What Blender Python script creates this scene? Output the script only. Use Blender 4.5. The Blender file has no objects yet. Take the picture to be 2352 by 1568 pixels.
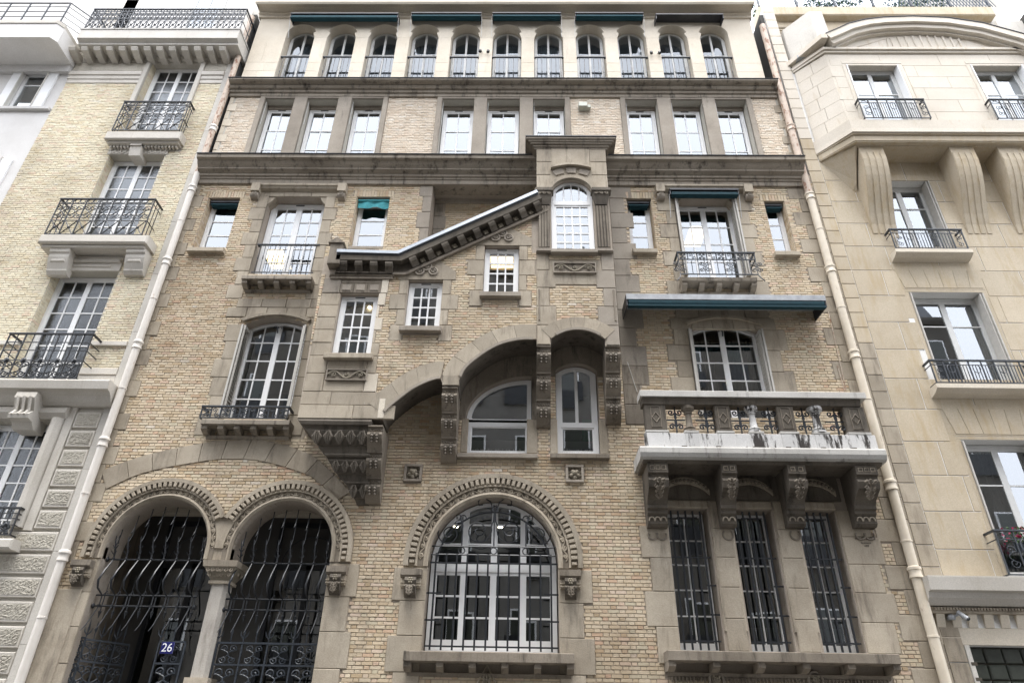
import bpy, math, random
from mathutils import Vector
from mathutils.geometry import delaunay_2d_cdt
random.seed(11)
S = bpy.context.scene
COL = S.collection
rad = math.radians
# ------------------------------------------------------------------ camera
# the facade of the town house is the plane y = 12; the camera stands at (0, 0, 1.6) across the street
F = 12.0
EYE = 1.6
PITCH, ROLL, YAW = rad(31.173), rad(-1.149), rad(1.196)
def _mm(a, b): return [[sum(a[i][k]*b[k][j] for k in range(3)) for j in range(3)] for i in range(3)]
_cp, _sp, _cr, _sr, _cy, _sy = math.cos(PITCH), math.sin(PITCH), math.cos(ROLL), math.sin(ROLL), math.cos(YAW), math.sin(YAW)
RM = _mm([[_cy,-_sy,0],[_sy,_cy,0],[0,0,1]], _mm([[1,0,0],[0,_cp,-_sp],[0,_sp,_cp]], _mm([[1,0,0],[0,0,1],[0,-1,0]], [[_cr,-_sr,0],[_sr,_cr,0],[0,0,1]])))
FOC = 24/36*2352
def W(u, v, y):            # direction of a picture point, followed to the depth y
    c = (u-1176, v-784, FOC)
    d = [sum(RM[i][k]*c[k] for k in range(3)) for i in range(3)]
    t = y/d[1]
    return (d[0]*t, EYE+d[2]*t)
def P(u, v, d=0.0): return W(u, v, F-d)     # point on a plane d metres in front of the facade
def PXx(u, v, d=0.0): return P(u, v, d)[0]
def PZ(u, v, d=0.0): return P(u, v, d)[1]
def proj(x, y, z):
    p = (x, y, z-EYE)
    c = [sum(RM[k][i]*p[k] for k in range(3)) for i in range(3)]
    return (1176+FOC*c[0]/c[2], 784+FOC*c[1]/c[2], c[2])
cd = bpy.data.cameras.new('camera'); cam = bpy.data.objects.new('camera', cd); COL.objects.link(cam)
cd.lens = 24; cd.sensor_width = 36; cd.clip_start = 0.05; cd.clip_end = 3000
from mathutils import Matrix
m = Matrix.Identity(4)
for i in range(3):
    m[i][0] = RM[i][0]; m[i][1] = -RM[i][1]; m[i][2] = -RM[i][2]
m[2][3] = EYE
cam.matrix_world = m
S.camera = cam
# ------------------------------------------------------------------ sky, sun, exposure
SUN_EL, SUN_AZ = rad(76), rad(190)
w = bpy.data.worlds.new('World'); S.world = w; w.use_nodes = True
nt = w.node_tree; nt.nodes.clear()
sky = nt.nodes.new('ShaderNodeTexSky'); sky.sky_type = 'NISHITA'; sky.sun_disc = False
sky.sun_elevation = SUN_EL; sky.sun_rotation = SUN_AZ; sky.air_density = 1.0; sky.dust_density = 4.0; sky.ozone_density = 1.0
hs = nt.nodes.new('ShaderNodeHueSaturation'); hs.inputs['Saturation'].default_value = 0.22
bg = nt.nodes.new('ShaderNodeBackground'); bg.inputs['Strength'].default_value = 0.15
wo = nt.nodes.new('ShaderNodeOutputWorld')
cloud = nt.nodes.new('ShaderNodeMix'); cloud.data_type = 'RGBA'; cloud.inputs[0].default_value = .92; cloud.inputs[7].default_value = (5.9, 6.1, 6.65, 1)   # closed even cloud cover over the sky
nt.links.new(sky.outputs[0], hs.inputs['Color']); nt.links.new(hs.outputs[0], cloud.inputs[6]); nt.links.new(cloud.outputs[2], bg.inputs['Color']); nt.links.new(bg.outputs[0], wo.inputs['Surface'])
sl = bpy.data.lights.new('sun', 'SUN'); sl.energy = 1.2; sl.angle = rad(34); sl.color = (1, .97, .93)
so = bpy.data.objects.new('sun', sl); COL.objects.link(so)
_v = Vector((math.sin(SUN_AZ)*math.cos(SUN_EL), math.cos(SUN_AZ)*math.cos(SUN_EL), math.sin(SUN_EL)))
so.rotation_euler = _v.to_track_quat('Z', 'Y').to_euler(); so.location = (0, -10, 30)
S.view_settings.view_transform = 'Standard'; S.view_settings.look = 'None'
S.view_settings.exposure = 2.08; S.view_settings.gamma = 1.0; S.view_settings.use_curve_mapping = False
# ------------------------------------------------------------------ materials
def newmat(name):
    m = bpy.data.materials.new(name); m.use_nodes = True
    n = m.node_tree; n.nodes.clear()
    o = n.nodes.new('ShaderNodeOutputMaterial'); return m, n, o
def N(n, t, **kw):
    x = n.nodes.new(t)
    for k, v in kw.items(): setattr(x, k, v)
    return x
def ramp(n, stops, interp='LINEAR'):
    r = N(n, 'ShaderNodeValToRGB'); r.color_ramp.interpolation = interp
    e = r.color_ramp.elements
    while len(e) > 1: e.remove(e[-1])
    e[0].position = stops[0][0]; e[0].color = (*stops[0][1], 1)
    for p, c in stops[1:]:
        q = e.new(p); q.color = (*c, 1)
    return r
def noise(n, scale, stretch=(1,1,1), detail=6, rough=.6):
    g = N(n, 'ShaderNodeNewGeometry'); mp = N(n, 'ShaderNodeMapping'); mp.inputs['Scale'].default_value = stretch
    t = N(n, 'ShaderNodeTexNoise'); t.inputs['Scale'].default_value = scale; t.inputs['Detail'].default_value = detail; t.inputs['Roughness'].default_value = rough
    n.links.new(g.outputs['Position'], mp.inputs[0]); n.links.new(mp.outputs[0], t.inputs['Vector'])
    return t
def mix(n, a, b, fac, mode='MIX'):
    x = N(n, 'ShaderNodeMix', data_type='RGBA', blend_type=mode)
    for s, v in ((0, fac), (6, a), (7, b)):
        if hasattr(v, 'default_value') or hasattr(v, 'links'): n.links.new(v, x.inputs[s])
        elif s == 0: x.inputs[0].default_value = v
        else: x.inputs[s].default_value = (*v, 1)
    return x.outputs[2]
def bump(n, h, bs, strength=.4, dist=.01):
    b = N(n, 'ShaderNodeBump'); b.inputs['Strength'].default_value = strength; b.inputs['Distance'].default_value = dist
    n.links.new(h, b.inputs['Height']); n.links.new(b.outputs[0], bs.inputs['Normal'])
def stone(name, c1, c2, soot=(.06,.05,.04), sootamt=(.62,.8), rough=.85, grain=.35, streak=True, pale=None, blotch=1.1, obj_var=.10):
    m, n, o = newmat(name); bs = N(n, 'ShaderNodeBsdfPrincipled'); bs.inputs['Roughness'].default_value = rough
    bs.inputs['Specular IOR Level'].default_value = .25
    n1 = noise(n, blotch, (1,1,1), 8, .65); r1 = ramp(n, [(.32, c1), (.68, c2)]); n.links.new(n1.outputs[0], r1.inputs[0])
    col = r1.outputs[0]
    # fine grain
    n2 = noise(n, 55, (1,1,1), 4, .7); r2 = ramp(n, [(.3, (.78,.78,.78)), (.7, (1.12,1.12,1.12))]); n.links.new(n2.outputs[0], r2.inputs[0])
    col = mix(n, col, r2.outputs[0], .8, 'MULTIPLY')
    # rain streaks and soot with their own outline
    n3 = noise(n, 2.2, (2.6,2.6,.45) if streak else (1,1,1), 9, .7); r3 = ramp(n, [(sootamt[0], (0,0,0)), (sootamt[1], (1,1,1))]); n.links.new(n3.outputs[0], r3.inputs[0])
    col = mix(n, col, soot, r3.outputs[0])
    if pale:
        n4 = noise(n, 3.1, (4,4,.6), 8, .72); r4 = ramp(n, [(.66, (0,0,0)), (.74, (1,1,1))]); n.links.new(n4.outputs[0], r4.inputs[0])
        col = mix(n, col, pale, r4.outputs[0])
    oi = N(n, 'ShaderNodeObjectInfo'); mr = N(n, 'ShaderNodeMapRange'); mr.inputs[3].default_value = 1-obj_var; mr.inputs[4].default_value = 1+obj_var
    n.links.new(oi.outputs['Random'], mr.inputs[0])
    cc = N(n, 'ShaderNodeCombineColor'); [n.links.new(mr.outputs[0], cc.inputs[i]) for i in range(3)]
    col = mix(n, col, cc.outputs[0], 1.0, 'MULTIPLY')
    n.links.new(col, bs.inputs['Base Color']); bump(n, n2.outputs[0], bs, grain, .012)
    n.links.new(bs.outputs[0], o.inputs[0]); return m
def plain(name, c, rough=.5, metal=0, var=.12, scale=9, spec=.4, coat=None):
    m, n, o = newmat(name); bs = N(n, 'ShaderNodeBsdfPrincipled'); bs.inputs['Roughness'].default_value = rough; bs.inputs['Metallic'].default_value = metal
    bs.inputs['Specular IOR Level'].default_value = spec
    n1 = noise(n, scale, (1,1,1), 6, .65); a = tuple(x*(1-var) for x in c); b = tuple(min(1, x*(1+var)) for x in c)
    r1 = ramp(n, [(.3, a), (.7, b)]); n.links.new(n1.outputs[0], r1.inputs[0]); col = r1.outputs[0]
    if coat:
        n3 = noise(n, coat[1], (2,2,.7), 8, .7); r3 = ramp(n, [(coat[2], (0,0,0)), (coat[2]+.07, (1,1,1))]); n.links.new(n3.outputs[0], r3.inputs[0]); col = mix(n, col, coat[0], r3.outputs[0])
    n.links.new(col, bs.inputs['Base Color'])
    n2 = noise(n, 60, (1,1,1), 3, .6); bump(n, n2.outputs[0], bs, .12, .004)
    n.links.new(bs.outputs[0], o.inputs[0]); return m
def brickmat(name, stops, dirt=(.10,.085,.065), dirtpos=(.60,.80), grain=.5):
    m, n, o = newmat(name); bs = N(n, 'ShaderNodeBsdfPrincipled'); bs.inputs['Roughness'].default_value = .88; bs.inputs['Specular IOR Level'].default_value = .2
    at = N(n, 'ShaderNodeAttribute'); at.attribute_name = 'rnd'
    r = ramp(n, stops); n.links.new(at.outputs['Fac'], r.inputs[0]); col = r.outputs[0]
    n1 = noise(n, 14, (1,1,1.6), 6, .7); r1 = ramp(n, [(.3, (.84,.83,.82)), (.7, (1.10,1.10,1.09))]); n.links.new(n1.outputs[0], r1.inputs[0])
    col = mix(n, col, r1.outputs[0], .8, 'MULTIPLY')
    n3 = noise(n, 1.3, (1.6,1.6,.6), 9, .7); r3 = ramp(n, [(dirtpos[0], (0,0,0)), (dirtpos[1], (1,1,1))]); n.links.new(n3.outputs[0], r3.inputs[0])
    col = mix(n, col, dirt, r3.outputs[0])
    n5 = noise(n, 7, (3,3,.35), 7, .75); r5 = ramp(n, [(.70, (0,0,0)), (.76, (.7,.7,.7))]); n.links.new(n5.outputs[0], r5.inputs[0])
    col = mix(n, col, (.52,.50,.45), r5.outputs[0])
    n6 = noise(n, .55, (1,1,.7), 5, .6); r6 = ramp(n, [(.34, (.77,.75,.73)), (.5, (1,1,1)), (.66, (1.07,1.065,1.05))]); n.links.new(n6.outputs[0], r6.inputs[0]); col = mix(n, col, r6.outputs[0], 1.0, 'MULTIPLY')
    n.links.new(col, bs.inputs['Base Color']); n2 = noise(n, 70, (1,1,1), 4, .7); bump(n, n2.outputs[0], bs, grain, .008)
    n.links.new(bs.outputs[0], o.inputs[0]); return m
def glassmat(name, tint=(.75,.8,.8), wob=0.0, boost=1.0, rough=0.0, wscale=18, base=0.05):
    m, n, o = newmat(name)
    fr = N(n, 'ShaderNodeFresnel'); fr.inputs[0].default_value = 1.52
    ma = N(n, 'ShaderNodeMath', operation='MULTIPLY_ADD', use_clamp=True); ma.inputs[1].default_value = 2.0*boost; ma.inputs[2].default_value = base; n.links.new(fr.outputs[0], ma.inputs[0])
    gl = N(n, 'ShaderNodeBsdfGlossy'); gl.inputs['Roughness'].default_value = rough; gl.inputs['Color'].default_value = (.93,.97,1,1)
    tr = N(n, 'ShaderNodeBsdfTransparent'); tr.inputs[0].default_value = (*tint, 1)
    mx = N(n, 'ShaderNodeMixShader'); n.links.new(ma.outputs[0], mx.inputs[0]); n.links.new(tr.outputs[0], mx.inputs[1]); n.links.new(gl.outputs[0], mx.inputs[2])
    if wob:
        nn = noise(n, wscale, (1,1,1), 2, .5); b = N(n, 'ShaderNodeBump'); b.inputs['Strength'].default_value = wob; b.inputs['Distance'].default_value = .01
        n.links.new(nn.outputs[0], b.inputs['Height']); n.links.new(b.outputs[0], gl.inputs['Normal'])
    n.links.new(mx.outputs[0], o.inputs[0]); return m
def emit(name, c, s):
    m, n, o = newmat(name); e = N(n, 'ShaderNodeEmission'); e.inputs[0].default_value = (*c, 1); e.inputs[1].default_value = s
    n.links.new(e.outputs[0], o.inputs[0]); return m
M = {}
M['stone'] = stone('weathered_limestone', (.292,.248,.188), (.435,.380,.298), (.135,.112,.086), (.52,.76), pale=(.46,.44,.385), obj_var=.13)
M['stone_light'] = stone('clean_limestone', (.55,.485,.385), (.645,.585,.485), (.38,.32,.25), (.60,.85), grain=.2, obj_var=.05)
M['stone_grey'] = stone('grey_stone', (.235,.203,.164), (.355,.313,.258), (.105,.088,.070), (.57,.78), pale=(.34,.33,.30))
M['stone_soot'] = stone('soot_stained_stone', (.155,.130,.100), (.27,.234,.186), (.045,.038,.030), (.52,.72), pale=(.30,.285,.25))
M['soot_shade'] = stone('crusted_and_shaded_stone', (.078,.066,.052), (.165,.143,.114), (.030,.026,.021), (.52,.72), pale=(.24,.225,.195))  # soot crust; also carries the shade painted under the oriel
M['cornice'] = stone('cornice_stone', (.215,.184,.144), (.33,.290,.235), (.060,.050,.040), (.52,.68), pale=(.36,.34,.30))
M['marble_stained'] = stone('stained_balcony_stone', (.50,.49,.47), (.62,.61,.59), (.045,.04,.036), (.515,.57), grain=.25)
M['marble'] = stone('white_balcony_stone', (.37,.355,.325), (.50,.485,.45), (.10,.09,.075), (.55,.72), grain=.25, pale=(.30,.31,.20))
M['carved'] = stone('carved_stone', (.22,.192,.145), (.33,.292,.225), (.06,.05,.04), (.56,.8), streak=False)
M['mortar'] = stone('mortar', (.33,.28,.225), (.43,.375,.31), (.10,.08,.06), (.62,.85), grain=.5)
M['mortar_pale'] = stone('pale_mortar', (.46,.43,.37), (.56,.53,.46), (.35,.31,.25), (.62,.85), grain=.4)
M['joint'] = stone('white_joint', (.70,.69,.66), (.80,.79,.76), (.4,.36,.3), (.7,.9), grain=.3)
M['brick'] = brickmat('cream_brick', [(0,(.42,.325,.21)),(.07,(.48,.385,.265)),(.18,(.53,.435,.31)),(.40,(.57,.475,.345)),(.55,(.55,.47,.35)),(.68,(.59,.495,.37)),(.80,(.51,.455,.335)),(.88,(.575,.445,.34)),(.945,(.45,.345,.225)),(.98,(.55,.39,.28)),(1,(.61,.56,.47))], (.22,.18,.135), (.58,.84))
M['brick_top'] = brickmat('pale_brick', [(0,(.53,.44,.34)),(.2,(.62,.535,.43)),(.5,(.65,.575,.475)),(.8,(.59,.49,.385)),(1,(.67,.62,.54))], (.32,.27,.21), (.68,.86))
M['brick_l'] = brickmat('pale_yellow_brick', [(0,(.60,.515,.36)),(.14,(.65,.575,.42)),(.35,(.69,.625,.475)),(.6,(.71,.655,.51)),(.8,(.66,.605,.46)),(.9,(.67,.565,.44)),(.96,(.64,.515,.39)),(1,(.70,.665,.56))], (.40,.34,.24), (.66,.88), .3)
M['lime'] = stone('pale_limestone_trim', (.50,.465,.405), (.60,.565,.505), (.36,.31,.25), (.60,.82), grain=.2)
M['render'] = stone('smooth_white_render', (.58,.56,.53), (.66,.645,.62), (.46,.43,.40), (.62,.85), grain=.12)
M['pier'] = stone('grey_rendered_pier', (.46,.435,.39), (.56,.535,.485), (.33,.30,.26), (.58,.8), grain=.2)
M['verm'] = stone('vermiculated_stone', (.40,.37,.31), (.52,.485,.41), (.22,.19,.15), (.6,.8), grain=1.0)
M['rstone'] = stone('ochre_ashlar', (.43,.36,.26), (.53,.46,.35), (.40,.315,.195), (.50,.72), grain=.15, blotch=.8, obj_var=.06)
M['rstone_top'] = stone('cream_ashlar', (.545,.49,.405), (.625,.575,.495), (.44,.36,.24), (.58,.78), grain=.12, blotch=.7, obj_var=.04)
M['white'] = plain('white_window_paint', (.80,.80,.79), .35, 0, .03)
M['grey_paint'] = plain('grey_window_paint', (.60,.60,.58), .45, 0, .06)
M['cream_paint'] = plain('worn_cream_paint', (.52,.50,.45), .5, 0, .1)
M['iron'] = plain('black_wrought_iron', (.014,.016,.019), .42, 0, .3, 25, .5)
M['iron_blue'] = plain('blue_black_iron', (.026,.032,.040), .45, 0, .25, 25, .5)
M['zinc'] = plain('zinc_sheet', (.36,.39,.42), .38, .55, .12, 4)
M['zinc_dark'] = plain('dark_zinc', (.055,.055,.058), .5, .3, .25, 5)
M['lead'] = plain('aged_lead_cover', (.30,.31,.32), .6, .2, .25, 6)
M['pipe_w'] = plain('white_pipe_paint', (.64,.60,.54), .4, 0, .06, 5, .4, ((.42,.26,.17), 7, .64))
M['pipe_rust'] = plain('rusty_pipe', (.50,.41,.33), .6, 0, .15, 7, .3, ((.25,.135,.085), 6, .52))
M['pipe_c'] = plain('cream_pipe_paint', (.60,.53,.42), .42, 0, .08, 5, .4, ((.44,.36,.27), 5, .60))
M['teal'] = plain('teal_canvas', (.006,.046,.060), .8, 0, .2, 8)
M['teal_pale'] = plain('faded_teal_canvas', (.07,.30,.33), .85, 0, .2, 10, .2, ((.30,.40,.38), 8, .62))
M['blue'] = plain('blue_canvas', (.003,.034,.046), .8, 0, .2, 8)
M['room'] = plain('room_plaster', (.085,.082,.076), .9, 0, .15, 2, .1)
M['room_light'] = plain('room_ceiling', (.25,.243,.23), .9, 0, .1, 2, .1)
M['curtain'] = plain('net_curtain', (.62,.63,.64), .95, 0, .1, 12, .1)
M['shutter'] = plain('shutter_paint', (.46,.44,.40), .6, 0, .1, 9, .3, ((.30,.26,.2), 10, .66))
M['glass'] = glassmat('window_glass', (.58,.62,.62), .014, 1.5, 0, 3, .09)
M['glass_top'] = glassmat('loggia_glass', (.45,.48,.50), .02, .75, 0, 3, .06)
M['column'] = stone('grey_column_stone', (.30,.275,.24), (.42,.39,.345), (.17,.15,.125), (.52,.74), grain=.4)
M['glass_old'] = glassmat('rippled_obscure_glass', (.18,.20,.21), .35, .6, .25, 28, .06)
M['glass_block'] = plain('dark_glass_block', (.05,.055,.045), .15, 0, .2, 6, .6)
M['lamp'] = emit('warm_lamp_glow', (1,.74,.42), 1.2)
M['lamp_hot'] = emit('bulb_glow', (1,.86,.6), 7)
M['plate_blue'] = plain('blue_enamel', (.018,.020,.11), .2, 0, .05)
M['plate_white'] = plain('white_enamel', (.8,.8,.82), .25, 0, .02)
M['cut_shade'] = plain('cut_letter_shadow', (.07,.06,.045), .9, 0, .1)  # painted shade inside cut letters and slots; also the glass block joints
M['asphalt'] = plain('asphalt', (.055,.055,.057), .9, 0, .2, 30)
M['paving'] = plain('paving', (.17,.165,.155), .9, 0, .15, 10)
M['leaf'] = plain('leaf', (.045,.09,.03), .6, 0, .4, 30)
M['petal'] = plain('pink_petal', (.50,.03,.12), .6, 0, .3, 30)
M['terracotta'] = plain('terracotta', (.30,.10,.05), .8)
M['camgrey'] = plain('pale_grey_casing', (.30,.31,.32), .4, .1)
M['boxgreen'] = plain('grey_green_casing', (.42,.43,.37), .5)
M['net'] = plain('dark_blue_netting', (.03,.05,.08), .8)
M['slate'] = plain('roof_slate', (.10,.105,.115), .6)
M['far'] = stone('far_facade', (.11,.10,.085), (.17,.155,.135), (.08,.07,.06), (.6,.85))
M['far2'] = stone('far_facade_pale', (.15,.142,.128), (.22,.21,.19), (.2,.18,.15), (.6,.85))
M['red'] = plain('red_poster', (.25,.03,.03), .6)
M['green'] = plain('green_poster', (.02,.14,.07), .6)
# ------------------------------------------------------------------ mesh helpers
class MB:
    def __init__(s): s.v = []; s.f = []; s.sm = False
    def add(s, vs, fs):
        b = len(s.v); s.v += vs; s.f += [tuple(b+i for i in f) for f in fs]; return s
    def box(s, x0, x1, y0, y1, z0, z1):
        return s.add([(x0,y0,z0),(x1,y0,z0),(x1,y1,z0),(x0,y1,z0),(x0,y0,z1),(x1,y0,z1),(x1,y1,z1),(x0,y1,z1)],
                     [(0,1,5,4),(1,2,6,5),(2,3,7,6),(3,0,4,7),(4,5,6,7),(3,2,1,0)])
    def cbox(s, x0, x1, y0, y1, z0, z1, c=.008):   # front edges chamfered, y0 is the front
        c = min(c, (x1-x0)*.3, (z1-z0)*.3, abs(y1-y0)*.8)
        return s.add([(x0+c,y0,z0+c),(x1-c,y0,z0+c),(x1-c,y0,z1-c),(x0+c,y0,z1-c),(x0,y0+c,z0),(x1,y0+c,z0),(x1,y0+c,z1),(x0,y0+c,z1),(x0,y1,z0),(x1,y1,z0),(x1,y1,z1),(x0,y1,z1)],
                     [(0,1,2,3),(4,5,1,0),(5,6,2,1),(6,7,3,2),(7,4,0,3),(8,9,5,4),(9,10,6,5),(10,11,7,6),(11,8,4,7)])
    def py(s, poly, y0, y1, back=True):            # polygon in x,z pushed from y0 (front) to y1
        n = len(poly); a = sum(poly[i][0]*poly[(i+1)%n][1]-poly[(i+1)%n][0]*poly[i][1] for i in range(n))
        if a < 0: poly = poly[::-1]
        vs = [(x,y0,z) for x,z in poly]+[(x,y1,z) for x,z in poly]
        fs = [tuple(range(n))]+[(i, i+n, (i+1)%n+n, (i+1)%n) for i in range(n)]
        if back: fs.append(tuple(range(2*n-1, n-1, -1)))
        return s.add(vs, fs)
    def px(s, poly, x0, x1):                       # polygon in y,z pushed along x
        n = len(poly); vs = [(x0,y,z) for y,z in poly]+[(x1,y,z) for y,z in poly]
        return s.add(vs, [tuple(range(n-1,-1,-1)), tuple(range(n, 2*n))]+[(i, (i+1)%n, (i+1)%n+n, i+n) for i in range(n)])
    def pz(s, poly, z0, z1):                       # plan polygon in x,y pushed along z
        n = len(poly); vs = [(x,y,z0) for x,y in poly]+[(x,y,z1) for x,y in poly]
        return s.add(vs, [tuple(range(n-1,-1,-1)), tuple(range(n, 2*n))]+[(i, (i+1)%n, (i+1)%n+n, i+n) for i in range(n)])
    def tube(s, pts, r, n=6, closed=False, taper=None, cap=True):
        pts = [Vector(p) for p in pts]; m = len(pts); b = len(s.v); pu = None
        for i, p in enumerate(pts):
            if closed: t = pts[(i+1)%m]-pts[i-1]
            else: t = pts[min(i+1,m-1)]-pts[max(i-1,0)]
            if t.length < 1e-9: t = Vector((0,0,1))
            t.normalize()
            if pu is None: pu = t.orthogonal().normalized()
            u = pu-t*pu.dot(t)
            u = u.normalized() if u.length > 1e-6 else t.orthogonal().normalized()
            pu = u; q = t.cross(u); rr = r*(taper[i] if taper else 1)
            for k in range(n):
                a = 2*math.pi*k/n; s.v.append(tuple(p+u*(rr*math.cos(a))+q*(rr*math.sin(a))))
        for i in range(m if closed else m-1):
            for k in range(n):
                s.f.append((b+i*n+k, b+i*n+(k+1)%n, b+((i+1)%m)*n+(k+1)%n, b+((i+1)%m)*n+k))
        if cap and not closed: s.f.append(tuple(b+k for k in range(n-1,-1,-1))); s.f.append(tuple(b+(m-1)*n+k for k in range(n)))
        s.sm = True; return s
    def lathe(s, cx, cy, prof, n=14):
        b = len(s.v)
        for r, z in prof:
            for k in range(n): a = 2*math.pi*k/n; s.v.append((cx+r*math.cos(a), cy+r*math.sin(a), z))
        for i in range(len(prof)-1):
            for k in range(n): s.f.append((b+i*n+k, b+i*n+(k+1)%n, b+(i+1)*n+(k+1)%n, b+(i+1)*n+k))
        s.f.append(tuple(b+k for k in range(n-1,-1,-1))); s.f.append(tuple(b+(len(prof)-1)*n+k for k in range(n)))
        s.sm = True; return s
    def ball(s, c, r, n=8, sz=(1,1,1)):
        pr = [(math.sin(math.pi*i/6)*r, -math.cos(math.pi*i/6)*r) for i in range(7)]; b = len(s.v)
        for rr, z in pr:
            for k in range(n): a = 2*math.pi*k/n; s.v.append((c[0]+rr*math.cos(a)*sz[0], c[1]+rr*math.sin(a)*sz[1], c[2]+z*sz[2]))
        for i in range(6):
            for k in range(n): s.f.append((b+i*n+k, b+i*n+(k+1)%n, b+(i+1)*n+(k+1)%n, b+(i+1)*n+k))
        s.sm = True; return s
    def mesh(s, name, mat, rnd=None):
        me = bpy.data.meshes.new(name); me.from_pydata(s.v, [], s.f)
        if mat: me.materials.append(M[mat] if isinstance(mat, str) else mat)
        if s.sm: me.polygons.foreach_set('use_smooth', [True]*len(me.polygons))
        if s.sm and hasattr(me, 'set_sharp_from_angle'): me.set_sharp_from_angle(angle=rad(50))
        if rnd is not None:
            at = me.attributes.new('rnd', 'FLOAT', 'FACE'); at.data.foreach_set('value', rnd if isinstance(rnd, list) else [rnd]*len(me.polygons))
        me.update(); return me
    def build(s, name, mat, parent=None, kind=None):
        o = bpy.data.objects.new(name, s.mesh(name, mat)); COL.objects.link(o)
        if parent: o.parent = parent
        if kind: o['kind'] = kind
        return o
def inst(name, me, parent, loc=(0,0,0), rot=(0,0,0), sc=(1,1,1)):
    o = bpy.data.objects.new(name, me); COL.objects.link(o); o.parent = parent; o.location = loc; o.rotation_euler = rot; o.scale = sc; return o
def thing(name, label, cat, group=None, obj=None):
    o = obj or bpy.data.objects.new(name, None)
    if not obj: COL.objects.link(o); o.empty_display_size = .2
    o['label'] = label; o['category'] = cat
    if group: o['group'] = group
    return o
def box(name, mat, parent, x0, x1, y0, y1, z0, z1, c=.008): return MB().cbox(min(x0,x1), max(x0,x1), y0, y1, min(z0,z1), max(z0,z1), c).build(name, mat, parent)
def rect(x0, x1, z0, z1): return [(x0,z0),(x1,z0),(x1,z1),(x0,z1)]
def arcp(cx, cz, r, a0, a1, n=24, rz=None): return [(cx+r*math.cos(rad(a0+(a1-a0)*i/n)), cz+(rz or r)*math.sin(rad(a0+(a1-a0)*i/n))) for i in range(n+1)]
def outline(x0, x1, z0, z1, rise=0, n=18):     # rectangle with a round (rise = half width) or segmental head, z1 is the crown
    if rise <= 0: return rect(x0, x1, z0, z1)
    h = (x1-x0)/2; R = (h*h+rise*rise)/(2*rise); cz = z1-R; a = math.degrees(math.asin(min(1, h/R)))
    if rise > h*.99: a = 90; R = h; cz = z1-h
    return [(x0,z0),(x1,z0)]+arcp((x0+x1)/2, cz, R, 90-a, 90+a, n)
def clip(poly, con):                            # convex clip, both counterclockwise
    out = poly
    for i in range(len(con)):
        a, b = con[i], con[(i+1)%len(con)]
        if abs(a[0]-b[0])+abs(a[1]-b[1]) < 1e-9: continue
        inp = out; out = []
        if not inp: return []
        side = lambda p: (b[0]-a[0])*(p[1]-a[1])-(b[1]-a[1])*(p[0]-a[0])
        for j in range(len(inp)):
            p, q = inp[j], inp[(j+1)%len(inp)]; sp, sq = side(p), side(q)
            if sp >= 0: out.append(p)
            if (sp >= 0) != (sq >= 0): t = sp/(sp-sq); out.append((p[0]+(q[0]-p[0])*t, p[1]+(q[1]-p[1])*t))
    o2 = []
    for p in out:
        if not o2 or abs(p[0]-o2[-1][0])+abs(p[1]-o2[-1][1]) > 1e-6: o2.append(p)
    return o2 if len(o2) > 2 else []
def inside(p, poly):
    c = False; n = len(poly)
    for i in range(n):
        (x1,z1),(x2,z2) = poly[i], poly[(i+1)%n]
        if (z1 > p[1]) != (z2 > p[1]) and p[0] < (x2-x1)*(p[1]-z1)/(z2-z1)+x1: c = not c
    return c
def sheet(name, mat, parent, outer, holes, y, depth=.3, depths=None):   # wall face with openings and their reveals
    pts = []; edges = []
    for lp in [outer]+holes:
        b = len(pts); pts += [Vector(p) for p in lp]; edges += [(b+i, b+(i+1)%len(lp)) for i in range(len(lp))]
    vo, eo, fo, *_ = delaunay_2d_cdt(pts, edges, [], 0, 1e-5)
    mb = MB(); vs = [(p.x, y, p.y) for p in vo]; fs = []
    for f in fo:
        c = (sum(vo[i].x for i in f)/len(f), sum(vo[i].y for i in f)/len(f))
        if inside(c, outer) and not any(inside(c, h) for h in holes): fs.append(tuple(f))
    mb.add(vs, fs)
    for k, h in enumerate(holes):
        d = depths[k] if depths else depth; n = len(h)
        mb.add([(x,y,z) for x,z in h]+[(x,y+d,z) for x,z in h], [(i, (i+1)%n, (i+1)%n+n, i+n) for i in range(n)])
    return mb.build(name, mat, parent)
def ivals(poly, z):
    xs = []; n = len(poly)
    for i in range(n):
        (x1,z1),(x2,z2) = poly[i], poly[(i+1)%n]
        if (z1 > z) != (z2 > z): xs.append((x2-x1)*(z-z1)/(z2-z1)+x1)
    xs.sort(); return [(xs[i], xs[i+1]) for i in range(0, len(xs)-1, 2)]
def sub(a, b):
    out = []
    for (p, q) in a:
        cur = [(p, q)]
        for (r, t) in b:
            nx = []
            for (c, d) in cur:
                if t <= c or r >= d: nx.append((c, d)); continue
                if r > c: nx.append((c, r))
                if t < d: nx.append((t, d))
            cur = nx
        out += cur
    return out
def fill(outers, excl, z0, h, joint, lens, mn=.03, shift=None):  # courses of bricks or stones inside polygons
    out = []; zmax = max(p[1] for o in outers for p in o); k = 0; z = z0
    while z < zmax:
        zm = z+h/2; iv = []
        for o in outers: iv += ivals(o, zm)
        ex = []
        for e in excl: ex += ivals(e, zm)
        iv = sub(iv, ex)
        if iv:
            xa = min(i[0] for i in iv)-3; xb = max(i[1] for i in iv); per = sum(lens)
            x = math.floor(xa/per)*per + (shift or per/2)*(k % 2); j = 0
            while x < xb:
                L = lens[j % len(lens)]; a, b = x+joint/2, x+L-joint/2
                for (p, q) in iv:
                    c, d = max(a, p+joint/2), min(b, q-joint/2)
                    if d-c > mn: out.append((c, d, z+joint/2, z+h-joint/2))
                x += L; j += 1
        z += h; k += 1
    return out
BRV = {}
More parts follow.
